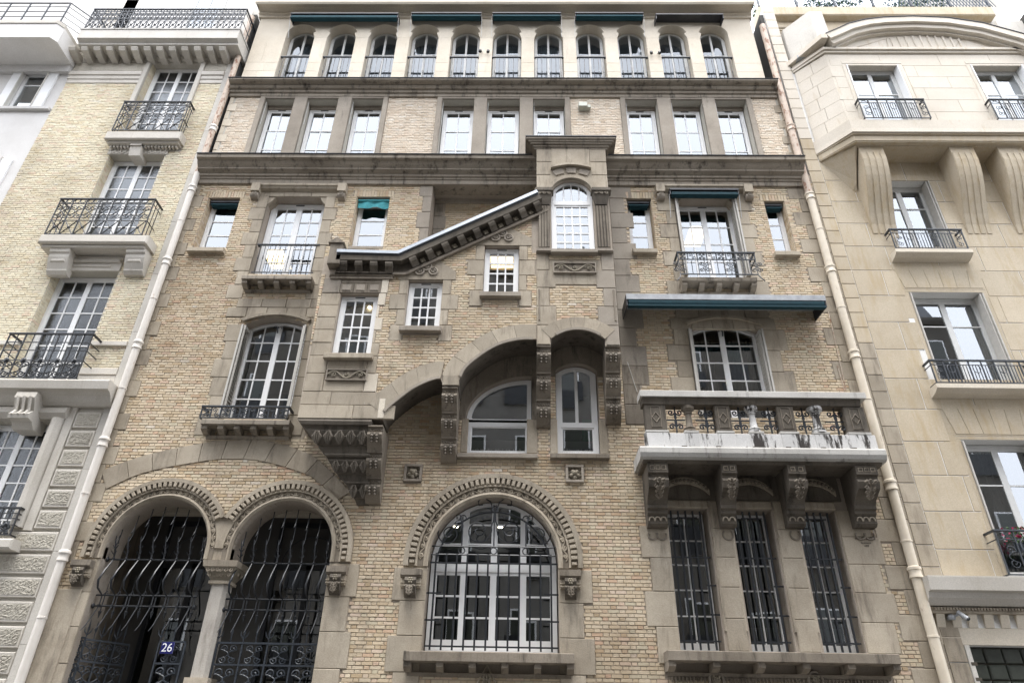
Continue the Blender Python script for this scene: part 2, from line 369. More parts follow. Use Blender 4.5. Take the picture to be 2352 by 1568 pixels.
def bricks(parent, rects, y, mat, proud=.012, top=300, mirror=None):
    if mat not in BRV:
        BRV[mat] = []
        for i in range(30):
            g = random.random(); mb = MB().cbox(-.5, .5, -.5, .5, -.5, .5, 0.0)
            mb = MB(); c1, c2 = .03, .08
            mb.add([(-.5+c1,-.5,-.5+c2),(.5-c1,-.5,-.5+c2),(.5-c1,-.5,.5-c2),(-.5+c1,-.5,.5-c2),(-.5,-.1,-.5),(.5,-.1,-.5),(.5,-.1,.5),(-.5,-.1,.5),(-.5,.5,-.5),(.5,.5,-.5),(.5,.5,.5),(-.5,.5,.5)],
                   [(0,1,2,3),(4,5,1,0),(5,6,2,1),(6,7,3,2),(7,4,0,3),(8,9,5,4),(9,10,6,5),(10,11,7,6),(11,8,4,7)])
            BRV[mat].append(mb.mesh('brick', mat, g))
    sc = []
    for i, (a, b, c, d) in enumerate(rects):
        u, v, zz = proj((a+b)/2, y, (c+d)/2)
        ok = 20 < u < 2330 and 20 < v < 1550
        sc.append(((b-a)*(d-c)/zz**2 if ok else 0, i))
    sc.sort(reverse=True); pick = set(i for s, i in sc[:top])
    mb = MB(); rnd = []
    for i, (a, b, c, d) in enumerate(rects):
        pr = proud+random.uniform(-.004, .004)
        if i in pick:
            inst('brick', random.choice(BRV[mat]), parent, ((a+b)/2, y+.01-pr/2, (c+d)/2), (random.uniform(-.006,.006), 0, random.uniform(-.006,.006)), (b-a, pr+.02, d-c)); continue
        t = random.uniform(-.0025,.0025); t2 = random.uniform(-.0025,.0025); e = .003; j1 = random.uniform(-.002,.002); j2 = random.uniform(-.002,.002)
        f0 = y-pr; a += j1; b += j2; cu = .006
        n0 = len(mb.f)
        mb.add([(a+e,f0+t,c+e),(b-e,f0-t,c+e),(b-e,f0-t+t2,d-e),(a+e,f0+t+t2,d-e),(a,f0+cu,c),(b,f0+cu,c),(b,f0+cu,d),(a,f0+cu,d),(a,y+.004,c),(b,y+.004,c),(b,y+.004,d),(a,y+.004,d)],
               [(0,1,2,3),(4,5,1,0),(5,6,2,1),(6,7,3,2),(7,4,0,3),(8,9,5,4),(9,10,6,5),(10,11,7,6),(11,8,4,7)])
        rnd += [random.random()]*(len(mb.f)-n0)
    if mb.v:
        o = bpy.data.objects.new('brickwork', mb.mesh('brickwork', mat, rnd)); COL.objects.link(o); o.parent = parent; o['kind'] = 'stuff'
# ------------------------------------------------------------------ windows
def window(parent, x0, x1, z0, z1, y, cols=2, rows=3, leaves=2, rise=0, fr=.055, st=.045, bar=.026, mat='white', glass='glass', kick=0, transom=None, name='window', rowz=None, gap=0, vent=False, meet=None):
    ol = outline(x0, x1, z0, z1, rise); k = (x1-x0-2*fr)/(x1-x0); il = outline(x0+fr, x1-fr, z0+fr, z1-fr, rise*k)
    mb = MB(); n = len(ol); yf = y-.03
    vs = [(a,yf,b) for a,b in ol]+[(a,yf,b) for a,b in il]+[(a,y+.05,b) for a,b in il]+[(a,y+.05,b) for a,b in ol]
    fs = []
    for i in range(n):
        j = (i+1)%n; fs += [(i,j,n+j,n+i),(n+i,n+j,2*n+j,2*n+i),(3*n+j,3*n+i,i,j)]
    mb.add(vs, fs); win = mb.build(name, mat, parent)
    bands = [(z0+fr, z1-fr, leaves, cols, rows)]
    if transom:                       # (height of the transom bar, rows above, leaves above)
        tz, ra, la = transom; bands = [(z0+fr, tz-.04, leaves, cols, rows), (tz+.04, z1-fr, la, cols, ra)]
        MB().box(x0+fr, x1-fr, y-.035, y+.04, tz-.04, tz+.04).build('transom', mat, win)
    for bi, (b0, b1, lv, cl, rw) in enumerate(bands):
        lw = (x1-x0-2*fr)/lv
        for l in range(lv):
            a0 = x0+fr+l*lw; a1 = a0+lw; sb = MB()
            kk = kick if bi == 0 else 0
            for q in (rect(a0, a0+st, b0, b1), rect(a1-st, a1, b0, b1), rect(a0+st, a1-st, b0, b0+st+kk)):
                c = clip(q, il)
                if c: sb.py(c, y-.018, y+.03)
            if rise <= 0 or bi < len(bands)-1: sb.box(a0+st, a1-st, y-.018, y+.03, b1-st, b1)
            sb.build('sash', mat, win)
            g0, g1, h0, h1 = a0+st, a1-st, b0+st+kk, b1-(st if (rise <= 0 or bi < len(bands)-1) else 0)
            xs = [g0+(g1-g0)*i/cl for i in range(cl+1)]; zs = [h0+(h1-h0)*i/rw for i in range(rw+1)]
            if rowz: zs = [h0]+[h0+(h1-h0)*t for t in rowz]+[h1]
            for xx in xs[1:-1]:
                c = clip(rect(xx-bar/2, xx+bar/2, h0, h1), il)
                if c: MB().py(c, y-.010, y+.012).build('glazing_bar', mat, win)
            for zz in zs[1:-1]:
                c = clip(rect(g0, g1, zz-bar/2, zz+bar/2), il)
                if c: MB().py(c, y-.0115, y+.0135).build('glazing_bar', mat, win)
            lt = (random.uniform(-.012,.012), random.uniform(-.012,.012))
            for i in range(cl):
                for j in range(len(zs)-1):
                    c = clip(rect(xs[i], xs[i+1], zs[j], zs[j+1]), il)
                    if c:
                        ax, az = lt[0]+random.uniform(-.006,.006), lt[1]+random.uniform(-.006,.006); mx = (xs[i]+xs[i+1])/2; mz = (zs[j]+zs[j+1])/2
                        MB().add([(p, y+.004+(p-mx)*ax+(q-mz)*az, q) for p, q in c], [tuple(range(len(c)))]).build('pane', glass, win)
    if vent: MB().cbox((x0+x1)/2-.10, (x0+x1)/2+.10, yf-.012, yf, z1-fr*.75, z1-fr*.35, .004).build('air_vent', 'zinc_dark', win)
    return win
def spikes(win, x0, x1, y, z, n):       # bird spikes on a sill
    mb = MB()
    for i in range(n):
        x = x0+(x1-x0)*(i+.5)/n; mb.tube([(x,y,z),(x+random.uniform(-.03,.03),y+random.uniform(-.04,.03),z+.10)], .0022, 3)
    o = mb.build('bird_spikes', 'grey_paint', win); o['kind'] = 'stuff'
# ------------------------------------------------------------------ iron work
def spiral(r, turns=1.6, a0=0, n=22, flip=1, r1=.12):
    return [(flip*r*(1-(1-r1)*i/n)*math.cos(a0+turns*2*math.pi*i/n), r*(1-(1-r1)*i/n)*math.sin(a0+turns*2*math.pi*i/n)) for i in range(n+1)]
def cscroll(w, h, th=.008):             # a C with two curled ends, in the x,z plane, centred
    s = MB(); r = h*.22
    a = [(x+w*.10, 0, z+h/2-r) for x, z in spiral(r, 1.4, rad(-10), 20)]
    b = [(x+w*.10, 0, -(z+h/2-r)) for x, z in spiral(r, 1.4, rad(-10), 20)]
    mid = [(w*.10+r-(w*.5+r)*math.sin(math.pi*t/10)*.9, 0, (h/2-r)*(1-2*t/10)) for t in range(11)]
    s.tube(a[::-1]+mid[1:-1]+b, th, 5); return s
def scurl(w, h, th=.008):
    s = MB(); r = min(w, h)*.30
    a = [(x-w/2+r, 0, z+h/2-r) for x, z in spiral(r, 1.3, 0, 18)]
    b = [(-(x-w/2+r), 0, -(z+h/2-r)) for x, z in spiral(r, 1.3, 0, 18)]
    s.tube(a[::-1]+b, th, 5); return s
def railing(parent, x0, x1, z0, z1, y, yw, bays=6, style='scroll', mat='iron', name='railing', th=.014):
    e = bpy.data.objects.new(name, None)
    top = MB().cbox(x0-.02, x1+.02, y-.022, y+.022, z1-.022, z1+.012, .004)
    for x in (x0, x1): top.box(x-.02, x+.02, y+.0225, yw, z1-.021, z1+.011)
    root = top.build(name, mat, parent)
    lo = z0+.03
    def rail(z, r=.010):
        mb = MB().box(x0, x1, y-r, y+r, z-r, z+r)
        if yw-y > .1:
            for x in (x0, x1): mb.box(x-r, x+r, y+r+.001, yw, z-r, z+r)
        mb.build('rail', mat, root)
    rail(lo)
    bw = (x1-x0)/bays; H = z1-z0
    def bars(xs, za, zb, r=.007):
        me = MB().box(-r, r, -r, r, za, zb).mesh('baluster', mat)
        for x in xs: inst('baluster', me, root, (x, y, 0))
    if style == 'bars':
        xs = [x0+bw*(i+.5) for i in range(bays)]; me = MB(); zm = z0+H*.55
        me.lathe(0, 0, [(.008,lo),(.008,zm-.05),(.016,zm-.03),(.009,zm),(.016,zm+.03),(.008,zm+.05),(.008,z1-.02)], 6); ms = me.mesh('baluster', mat)
        for x in xs: inst('baluster', ms, root, (x, y, 0))
        return root
    bars([x0+bw*i for i in range(bays+1)], lo, z1-.02, .011)
    if style == 'scroll':               # curls, a lower lattice and rosettes
        za = z0+H*.40; zb = z1-H*.14; rail(za, .008); rail(zb, .008)
        c1 = cscroll(bw*.42, H*.36, th*.8).mesh('scroll', mat); x_ = MB()
        for sx in (-1, 1): x_.tube([(sx*bw*.45,0,-(za-lo)/2),(0,0,0),(-sx*bw*.45,0,(za-lo)/2)], th*.8, 5)
        x_.ball((0,0,0), th*2.4, 6); xm = x_.mesh('lattice', mat); ring = MB().tube([(a,0,b) for a,b in spiral(H*.055, 1.0, 0, 10, 1, 1)], th*.7, 5).mesh('ring', mat)
        for i in range(bays):
            xc = x0+bw*(i+.5)
            inst('scroll', c1, root, (xc-bw*.16, y, (za+zb)/2), (0,0,math.pi)); inst('scroll', c1, root, (xc+bw*.16, y, (za+zb)/2))
            inst('lattice', xm, root, (xc, y, (lo+za)/2)); inst('ring', ring, root, (xc-bw*.2, y, (zb+z1)/2)); inst('ring', ring, root, (xc+bw*.2, y, (zb+z1)/2))
        for x in (x0, x1):
            if yw-y > .25:
                for k in (1, 2): MB().box(x-.007, x+.007, y+(yw-y)*k/3-.007, y+(yw-y)*k/3+.007, lo, z1-.02).build('baluster', mat, root)
    elif style == 'deco':               # straight bars with a frieze of ovals
        za = z1-H*.20; rail(za, .007); sp = cscroll(bw*.5, H*.5, th*.7).mesh('scroll', mat)
        ov = MB().tube([(bw*.30*math.cos(a*math.pi/8), 0, H*.17*math.sin(a*math.pi/8)) for a in range(16)], th*.7, 5, True).mesh('oval', mat)
        for i in range(bays):
            xc = x0+bw*(i+.5)
            if i in (0, bays-1): inst('scroll', sp, root, (xc, y, z0+H*.42)); 
            else:
                bars([xc-bw*.25, xc, xc+bw*.25], lo, za, .006)
                if i % 2: inst('oval', ov, root, (xc, y-.004, za-H*.16))
            k = MB()
            for sx in (-1, 1): k.tube([(sx*bw*.45,0,-H*.07),(-sx*bw*.45,0,H*.07)], th*.6, 4)
            if i in (0, bays-1): inst('brace', k.mesh('brace', mat), root, (xc, y, z1-H*.10))
    elif style == 'grid':
        rail(z0+H*.62, .008); rail(z0+H*.80, .008); rail(z0+H*.40, .008)
        c1 = cscroll(bw*.55, H*.34, th).mesh('scroll', mat); ro = MB().ball((0,0,0), bw*.16, 8, (1,.5,1)).mesh('rosette', mat)
        bars([x0+bw*(i+.5) for i in range(bays)], z0+H*.40, z1-.02, .007)
        for i in range(bays):
            xc = x0+bw*(i+.5); inst('scroll', c1, root, (xc-bw*.12, y, z0+H*.21), (0,0,math.pi)); inst('scroll', c1, root, (xc+bw*.12, y, z0+H*.21)); inst('rosette', ro, root, (xc, y-.01, z0+H*.40))
    elif style == 'lace':               # one low band of curls between two rails
        c1 = cscroll(bw*.5, H*.62, th*.75).mesh('scroll', mat); c2 = scurl(bw*.8, H*.7, th*.75).mesh('scroll', mat)
        for i in range(bays):
            xc = x0+bw*(i+.5)
            if i % 2: inst('scroll', c2, root, (xc, y, z0+H*.52))
            else: inst('scroll', c1, root, (xc-bw*.12, y, z0+H*.52), (0,0,math.pi)); inst('scroll', c1, root, (xc+bw*.12, y, z0+H*.52))
    return root
# ================================================================== ground and street
g = MB().add([(-400,-400,-.14),(400,-400,-.14),(400,400,-.14),(-400,400,-.14)], [(0,1,2,3)]).build('ground', 'asphalt'); g['kind'] = 'structure'
r_ = MB().box(-60, 60, 1.2, 9.6, -.135, -.1).build('road', 'asphalt'); r_['kind'] = 'structure'
for nm, a, b in (('pavement', 9.6, 15.8), ('pavement', -2.59, 1.2)):
    p_ = MB().box(-60, 60, a, b, -.13, 0).build(nm, 'paving'); p_['kind'] = 'structure'
# ================================================================== the town house
B = thing('town_house', 'cream brick town house with stepped stone oriel and a top row of eleven arches', 'building')
B.location = (0, 0, 0)
XL = PXx(236, 1015); XR = PXx(1977, 815)
def op(uL, uR, vB, vT, d=0): return (PXx(uL, vB, d), PXx(uR, vB, d), PZ((uL+uR)/2, vB, d), PZ((uL+uR)/2, vT, d))
def st(x0, x1, z0, z1, d=.03, mat='stone', name='stone', base=0.0, c=.010):     # dressed stone, proud of the brick
    return box(name, mat, B, x0, x1, F-base-d, F-base+.02, z0, z1, c)
Z_C2B, Z_C2T = PZ(1150, 419, 0), PZ(1150, 353, .45)
Z_C1B, Z_C1T = PZ(1150, 221, 0), PZ(1150, 178, .35)
Z_TOP = PZ(1150, 42, 0)
OD = .65
EX = []          # brick free zones of the wall
holes = []; hd = []
def hole(poly, depth): holes.append(poly); hd.append(depth); EX.append(poly)
# ---- openings of the third floor and below (front edge of the reveal)
C1 = op(443, 519, 568, 455); C2 = op(570, 713, 632, 453); C3 = op(800, 880, 566, 453)
C5 = op(1449, 1508, 571, 457); C6 = op(1572, 1724, 637, 458); C7 = op(1780, 1829, 576, 463)
D1 = op(503, 664, 962, 727); D2 = op(1606, 1790, 960, 735)
U1 = op(1064, 1222, 1040, 862); U2 = op(1279, 1381, 1041, 834)
RC = op(975, 1260, 620, 427)
for o_, d_, ri in ((C1,.28,0),(C2,.30,0),(C3,.28,0),(C5,.28,0),(C6,.30,0),(C7,.28,0),(D1,.28,.22),(D2,.28,.24)):
    hole(outline(*o_, ri), d_)
hole(rect(*RC), .5)
# window under the rampant arch: its head climbs to the right
xa, xb, zb_, zt_ = U1
zs_ = PZ(1064, 962)
U1P = [(xa,zb_),(xb,zb_),(xb,zt_)]+[(xb-(xb-xa)*math.sin(rad(90*i/14)), zs_+(zt_-zs_)*math.cos(rad(90*i/14))) for i in range(1, 15)]
hole(U1P, .25)
hole(outline(*U2, .17), .25)
# ground floor
def circ_arch(uL, uR, vI, vC):       # inner edges at the impost, crown of the opening -> centre x, circle height, radius, impost height
    x0, x1 = PXx(uL, vI), PXx(uR, vI); r = (x1-x0)/2; zc = PZ((uL+uR)/2+12, vC); return ((x0+x1)/2, zc-r, r, PZ((uL+uR)/2, vI))
AE1 = circ_arch(234, 468, 1283, 1143); AE2 = circ_arch(528, 758, 1289, 1150); AG = circ_arch(983, 1282, 1303, 1142)
ROE = 1.225*AE1[2]/.881; ROG = 1.535
hole([(AE1[0]-AE1[2],0.0),(AE2[0]+AE2[2],0.0)]+arcp(AE2[0], AE2[1], AE2[2], 0, 180, 28)+[(AE2[0]-AE2[2],AE1[3]),(AE1[0]+AE1[2],AE1[3])]+arcp(AE1[0], AE1[1], AE1[2], 0, 180, 28), .55)
zGs = PZ(1130, 1496)
hole([(AG[0]-AG[2],zGs),(AG[0]+AG[2],zGs)]+arcp(AG[0], AG[1], AG[2], 0, 180, 28), .34)
T1 = op(1563, 1667, 1494, 1168); T2 = op(1728, 1829, 1494, 1166); T3 = op(1893, 1990, 1494, 1166)
zT0 = min(T1[2], T2[2], T3[2]); zT1 = T1[3]
T1 = (T1[0], T1[1], zT0, zT1); T2 = (T2[0], T2[1], zT0, zT1); T3 = (T3[0], T3[1], zT0, zT1)
for t in (T1, T2, T3): hole(rect(*t), .36)
lower = rect(XL, XR, 0, Z_C2B+.3)
sheet('wall', 'mortar', B, lower, holes, F, .3, hd)
# ---- dressed stone on the lower wall
def chain(xe, sgn, z0, z1, ws, h=.42, d=.022, mat='stone', base=0.0, first=0, ex=None, c=.008):
    n = max(1, round((z1-z0)/h)); hh = (z1-z0)/n
    for i in range(n):
        wd = ws[(i+first) % len(ws)]; a, b = (xe, xe+sgn*wd) if sgn > 0 else (xe-wd, xe)
        st(a, b, z0+i*hh+.004, z0+(i+1)*hh-.004, d+random.uniform(-.004,.004), mat, 'stone', base, c)
        (EX if ex is None else ex).append(rect(a, b, z0+i*hh, z0+(i+1)*hh))
chain(XL+.02, 1, PZ(190, 1290), Z_C2B-.15, (.20, .34), .36)
st(XL-.05, XL+.62, 0, 1.2, .05); st(XL-.05, XL+.55, 1.205, PZ(180, 1350)-.02, .045); EX.append(rect(XL-.1, XL+.62, 0, PZ(180, 1350)))
for i_ in range(3): pass
chain(XR-.01, -1, .9, Z_C2B-.1, (.62, .40), .40, .018)
# third floor bay on the left: jambs, hood, sill
zc2 = C2[2]
chain(C2[0], -1, D1[3]+.45, C2[3]+.02, (.36, .24), .36); chain(C2[1], 1, D1[3]+.45, C2[3]+.02, (.30, .22), .36)
def lintel(x0, x1, z0, z1, n=3, d=.025, mat='stone', base=0.0, ex=None):
    for i in range(n): st(x0+(x1-x0)*i/n+.003, x0+(x1-x0)*(i+1)/n-.003, z0, z1, d+random.uniform(-.003,.003), mat, 'stone', base)
    (EX if ex is None else ex).append(rect(x0, x1, z0, z1))
lintel(C2[0]-.30, C2[1]+.28, C2[3]+.004, Z_C2B-.06, 3)
lintel(C6[0]-.30, C6[1]+.28, C6[3]+.004, Z_C2B-.06, 3)
for o_ in (C2, C6):     # corbelled corners of the head
    for sx, xe in ((1, o_[0]), (-1, o_[1])):
        MB().py([(xe,o_[3]),(xe+sx*.16,o_[3]),(xe+sx*.10,o_[3]-.10),(xe,o_[3]-.22)], F+.001, F+.27).build('corbel', 'stone', B)
def hood(uL, uR, v, d=.16):
    x0, x1 = PXx(uL, v, d), PXx(uR, v, d); z = PZ((uL+uR)/2, v, d); 
    MB().px([(F+.02,z),(F-d,z),(F-d,z-.05),(F-d+.03,z-.07),(F-d+.05,z-.11),(F-.03,z-.16),(F+.02,z-.16)], x0+.02, x1-.02).build('hood_mould', 'stone', B)
    for x in (x0+.10, x1-.10):
        h = MB().px([(F+.02,z+.001),(F-d-.02,z+.001),(F-d-.02,z-.24),(F+.02,z-.24)], x-.10, x+.10)
        o = h.build('hood_end', 'stone', B)
        zz = z-.33; MB().px([(F+.02,zz+.09)]+[(F-.07-.085*math.cos(rad(a)), zz+.085*math.sin(rad(a))) for a in range(90, -91, -30)]+[(F+.02,zz-.085)], x-.085, x+.085).build('hood_scroll', 'stone_grey', B)
        MB().tube([(x+p*.055, F-.165, zz+q*.055+.01) for p, q in spiral(1, 1.5)], .010, 5).build('volute', 'stone_grey', B)
hood(580, 797, 421); hood(1506, 1727, 423)
def modsill(uL, uR, vT, vB, n, d=.30, mat='cornice', big=False):     # sill slab on small modillions
    x0, x1 = PXx(uL, vT, d), PXx(uR, vT, d); zt = PZ((uL+uR)/2, vT, d); H = .10 if not big else .15
    s = MB().px([(F+.02,zt),(F-d+.01,zt),(F-d,zt-.012),(F-d,zt-H+.01),(F-d+.02,zt-H),(F+.02,zt-H)], x0, x1).build('sill', mat, B)
    me = MB().px([(F+.01,zt-H-.001),(F-d+.04,zt-H-.001),(F-d+.04,zt-H-.07),(F-d+.10,zt-H-.10),(F-d+.17,zt-H-.13),(F+.01,zt-H-.13)], -.055, .055).mesh('modillion', M[mat])
    for i in range(n): inst('modillion', me, s, (x0+.06+(x1-x0-.12)*i/(n-1), 0, 0))
    MB().px([(F+.01,zt-H-.131),(F-.07,zt-H-.131),(F-.04,zt-H-.18),(F+.01,zt-H-.2)], x0+.04, x1-.04).build('bed_mould', mat, s)
    return (x0, x1, zt)
modsill(556, 716, 632, 655, 5, .28); sD1 = modsill(463, 666, 963, 985, 6, .30); modsill(1566, 1738, 636, 658, 5, .30)
for o_, uL, uR, v in ((C1,430,514,567),(C5,1453,1510,570),(C7,1780,1838,576)):
    x0, x1 = PXx(uL, v, .14), PXx(uR, v, .14); z = PZ((uL+uR)/2, v, .14); box('sill', 'stone', B, x0, x1, F-.14, F+.1, z-.11, z)
box('sill', 'stone_grey', B, C3[0], C3[1], F-.02, F+.1, C3[2]-.09, C3[2])
for o_ in (C1, C3, C5, C7):      # soldier course over the small windows
    n = max(4, int((o_[1]-o_[0]+.16)/.065)); x0 = o_[0]-.08; wdt = (o_[1]-o_[0]+.16)/n; rr = [(x0+i*wdt+.004, x0+(i+1)*wdt-.004, o_[3]+.006, o_[3]+.20) for i in range(n)]
    bricks(B, rr, F, 'brick', .014, 0); EX.append(rect(x0, x0+n*wdt, o_[3], o_[3]+.205))
# second floor left window
chain(D1[0], -1, PZ(480, 1000), D1[3]-.2, (.40, .27, .33), .42); chain(D1[1], 1, PZ(650, 1000), D1[3]-.2, (.30, .24), .42)
lintel(D1[0]-.42, D1[1]+.34, D1[3]-.02, D1[3]+.22, 5); lintel(D1[0]-.25, D1[1]+.5, D1[3]+.225, D1[3]+.445, 4)
MB().py(outline(D1[0]-.06, D1[1]+.06, D1[3]-.13, D1[3]+.07, .16)[2:]+outline(D1[0], D1[1], D1[3]-.17, D1[3]+.012, .16)[2:][::-1], F-.075, F-.02).build('arch_mould', 'stone', B)
# second floor right window
chain(D2[0], -1, PZ(1600, 905), D2[3]-.25, (.46, .30), .42); chain(D2[1], 1, PZ(1780, 905), D2[3]-.25, (.46, .28), .42)
lintel(D2[0]-.34, D2[1]+.3, D2[3]-.25, D2[3]+.03, 5); lintel(D2[0]-.2, D2[1]+.2, D2[3]+.035, D2[3]+.34, 4)
chain(C6[0], -1, D2[3]+.60, C6[3]+.02, (.40, .22), .38); chain(C6[1], 1, D2[3]+.60, C6[3]+.02, (.34, .24), .38)
MB().py(outline(D2[0]-.03, D2[1]+.03, D2[3]-.13, D2[3]+.08, .17)[2:]+outline(D2[0], D2[1], D2[3]-.17, D2[3]+.012, .17)[2:][::-1], F-.07, F-.02).build('arch_mould', 'stone', B)
# stone strip to the right of the tower and the pier left of the recess
chain(PXx(1424, 792)+.0, 1, PZ(1424, 975), PZ(1424, 840), (.52, .34), .44, .016, 'stone_soot'); chain(PXx(1424, 792)+.0, 1, PZ(1424, 840), Z_C2B-.05, (.52, .34), .44, .016, 'stone_grey')
chain(RC[0], -1, PZ(960, 600), Z_C2B, (.30, .20), .46, .02, 'stone_grey')
chain(PXx(720, 700), 1, PZ(700, 1010), PZ(740, 600), (.34,), .5, .01, 'stone')
# back wall of the recess
xr0, xr1, zr0, zr1 = RC
MB().box(xr0-.05, xr1+.05, F+.5, F+.55, zr0, zr1+.05).build('recess_wall', 'mortar', B)
rexc = [rect(xr0, xr0+.26, zr0, zr1), rect(xr0, xr1, zr1-.12, zr1+.1), rect(xr1-.3, xr1+.1, zr0, zr1)]
for i in range(5): st(xr0+.003, xr0+(.30 if i % 2 else .2), zr1-.12-(i+1)*.4, zr1-.124-i*.4, .02, 'stone_grey', 'stone', -.5)
st(xr0, xr1, zr1-.12, zr1, .05, 'stone_grey', 'stone', -.5)
bricks(B, fill([rect(xr0, xr1, zr0, zr1)], rexc, 0, .0605, .009, [.19, .095]), F+.5, 'brick', .012, 0)
# relieving arch over the entrance
def voussoirs(pts_o, pts_i, n, d=.025, mat='stone', base=0.0, name='voussoir', ex=None, thick=.04):
    def at(pts, t):
        L = [0]
        for a, b in zip(pts, pts[1:]): L.append(L[-1]+math.hypot(b[0]-a[0], b[1]-a[1]))
        s = t*L[-1]
        for i in range(len(pts)-1):
            if s <= L[i+1]+1e-9: q = (s-L[i])/max(1e-9, L[i+1]-L[i]); return (pts[i][0]+(pts[i+1][0]-pts[i][0])*q, pts[i][1]+(pts[i+1][1]-pts[i][1])*q)
        return pts[-1]
    for k in range(n):
        t0, t1 = k/n+.0012, (k+1)/n-.0012; m = 5
        poly = [at(pts_o, t0+(t1-t0)*i/m) for i in range(m+1)]+[at(pts_i, t1+(t0-t1)*i/m) for i in range(m+1)]
        MB().py(poly, F-base-d-random.uniform(0,.004), F-base+thick).build(name, mat, B)
    (EX if ex is None else ex).append(pts_o+pts_i[::-1])
def smooth(px, d, n=30):               # picture points -> a smooth curve on the plane
    q = [P(u, v, d) for u, v in px]; out = []
    for i in range(len(q)-1):
        p0, p1, p2, p3 = q[max(i-1,0)], q[i], q[i+1], q[min(i+2,len(q)-1)]
        for k in range(6):
            t = k/6; out.append(tuple(.5*((2*p1[j])+(-p0[j]+p2[j])*t+(2*p0[j]-5*p1[j]+4*p2[j]-p3[j])*t*t+(-p0[j]+3*p1[j]-3*p2[j]+p3[j])*t**3) for j in (0,1)))
    return out+[q[-1]]
voussoirs(smooth([(234,1082),(331,1047),(469,1018),(565,1011),(618,1015),(700,1038),(750,1073),(805,1130)], 0), smooth([(245,1123),(334,1085),(469,1059),(535,1054),(603,1059),(685,1082),(726,1102),(775,1150)], 0), 11)
arch2 = smooth([(1054,874),(1069,845),(1101,818),(1135,797),(1165,786),(1200,780),(1232,780)], OD)
archT = outline(PXx(1266,780,OD), PXx(1390,780,OD), 0, PZ(1326,757,OD), .22)[2:][::-1]
# flat dark stone made to read as the oriel's vault soffits above the window heads
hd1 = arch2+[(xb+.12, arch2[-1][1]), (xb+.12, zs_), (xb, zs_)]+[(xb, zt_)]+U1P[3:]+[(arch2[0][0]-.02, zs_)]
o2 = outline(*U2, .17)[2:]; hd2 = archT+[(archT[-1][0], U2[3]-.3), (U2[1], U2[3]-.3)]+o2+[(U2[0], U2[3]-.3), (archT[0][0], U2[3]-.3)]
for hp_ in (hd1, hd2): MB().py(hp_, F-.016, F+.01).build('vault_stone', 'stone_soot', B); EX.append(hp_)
# archivolts of the round arches
def archivolt(A, R, mat='stone', nd=30, a0=0, a1=180, legs=(True, True), name='arch'):
    cx, cz, r, zi = A; t = R-r
    def path(rr, full=False):
        pts = []
        if legs[0] or full: pts.append((cx+rr, zi))
        pts += arcp(cx, cz, rr, 0 if full else a0, 180 if full else a1, 40)
        if legs[1] or full: pts.append((cx-rr, zi))
        return pts
    root = None
    for (f0, f1, d, nm) in ((.80,1.0,.10,'outer_ring'),(.52,.80,.045,'cavetto'),(.44,.52,.075,'fillet'),(.20,.44,.03,'carved_band'),(.0,.20,.055,'roll_mould')):
        full = f1 <= .45; mb = MB(); o, i_ = path(r+t*f1, full), path(r+t*f0, full); n = len(o); f = F-d; bk = F+.02
        if nm == 'roll_mould':
            mb.add([(x,bk,z) for x,z in o]+[(x,f+.01,z) for x,z in o]+[(x,f-.01,z) for x,z in path(r+t*.10, full)]+[(x,f+.02,z) for x,z in i_]+[(x,F+.1,z) for x,z in i_], [(k*n+j, k*n+j+1, (k+1)*n+j+1, (k+1)*n+j) for k in range(4) for j in range(n-1)]); mb.sm = True
        else:
            mb.add([(x,bk,z) for x,z in o]+[(x,f,z) for x,z in o]+[(x,f,z) for x,z in i_]+[(x,bk,z) for x,z in i_], [(k*n+j, k*n+j+1, (k+1)*n+j+1, (k+1)*n+j) for k in range(3) for j in range(n-1)])
        if nm == 'outer_ring': mb.add([(x,f,z) for x,z in (o[0],i_[0],o[-1],i_[-1])]+[(x,bk,z) for x,z in (o[0],i_[0],o[-1],i_[-1])], [(0,1,5,4),(2,3,7,6)])
        ob = mb.build(nm if root else name, 'stone_soot' if nm == 'carved_band' else mat, root or B)  # carved ground darker than the vine, so the scroll reads
        if root is None: root = ob
    dm = MB().cbox(-.5, .5, -.5, .5, -.5, .5, .12).mesh('dentil', M[mat]); rm = r+t*.66
    arcL = rm*rad(a1-a0); leg = cz-zi; n = nd; step = arcL/n
    for i in range(n):
        a = rad(a0+(a1-a0)*(i+.5)/n)
        inst('dentil', dm, root, (cx+rm*math.cos(a), F-.055, cz+rm*math.sin(a)), (0, math.pi/2-a, 0), (step*.64, .10, t*.27))
    for sd, lg in ((1, legs[0]), (-1, legs[1])):
        if lg and leg > step*.8:
            for k in range(int(leg/step)): inst('dentil', dm, root, (cx+sd*rm, F-.045, cz-(k+.5)*step), (0, math.pi/2, 0), (step*.56, .09, t*.22))
    # running scroll carved in the band
    a0, a1 = 0, 180; mb = MB(); rb = r+t*.32; nn = int(rb*math.pi/(t*.34)); amp = t*.075
    for i in range(nn):
        a = rad(a0+(a1-a0)*(i+.5)/nn); s_ = 1 if i % 2 else -1; c = (cx+(rb+s_*amp*.2)*math.cos(a), cz+(rb+s_*amp*.2)*math.sin(a)); 
        mb.tube([(c[0]+p*t*.09, F-.036, c[1]+q*t*.09) for p, q in spiral(1, 1.5, a+(math.pi if s_ > 0 else 0), 12, s_, .15)], t*.036, 4)
    mb.tube([(cx+(rb+amp*1.2*math.sin(j*nn*math.pi/160))*math.cos(rad(a0+(a1-a0)*j/160)), F-.034, cz+(rb+amp*1.2*math.sin(j*nn*math.pi/160))*math.sin(rad(a0+(a1-a0)*j/160))) for j in range(161)], t*.03, 4)
    mb.build('vine_scroll', 'stone', root)
    EX.append([(cx+R,zi),]+arcp(cx, cz, R, 0, 180, 30)+[(cx-R,zi)])
    return root
vx = (AE1[0]+AE2[0])/2
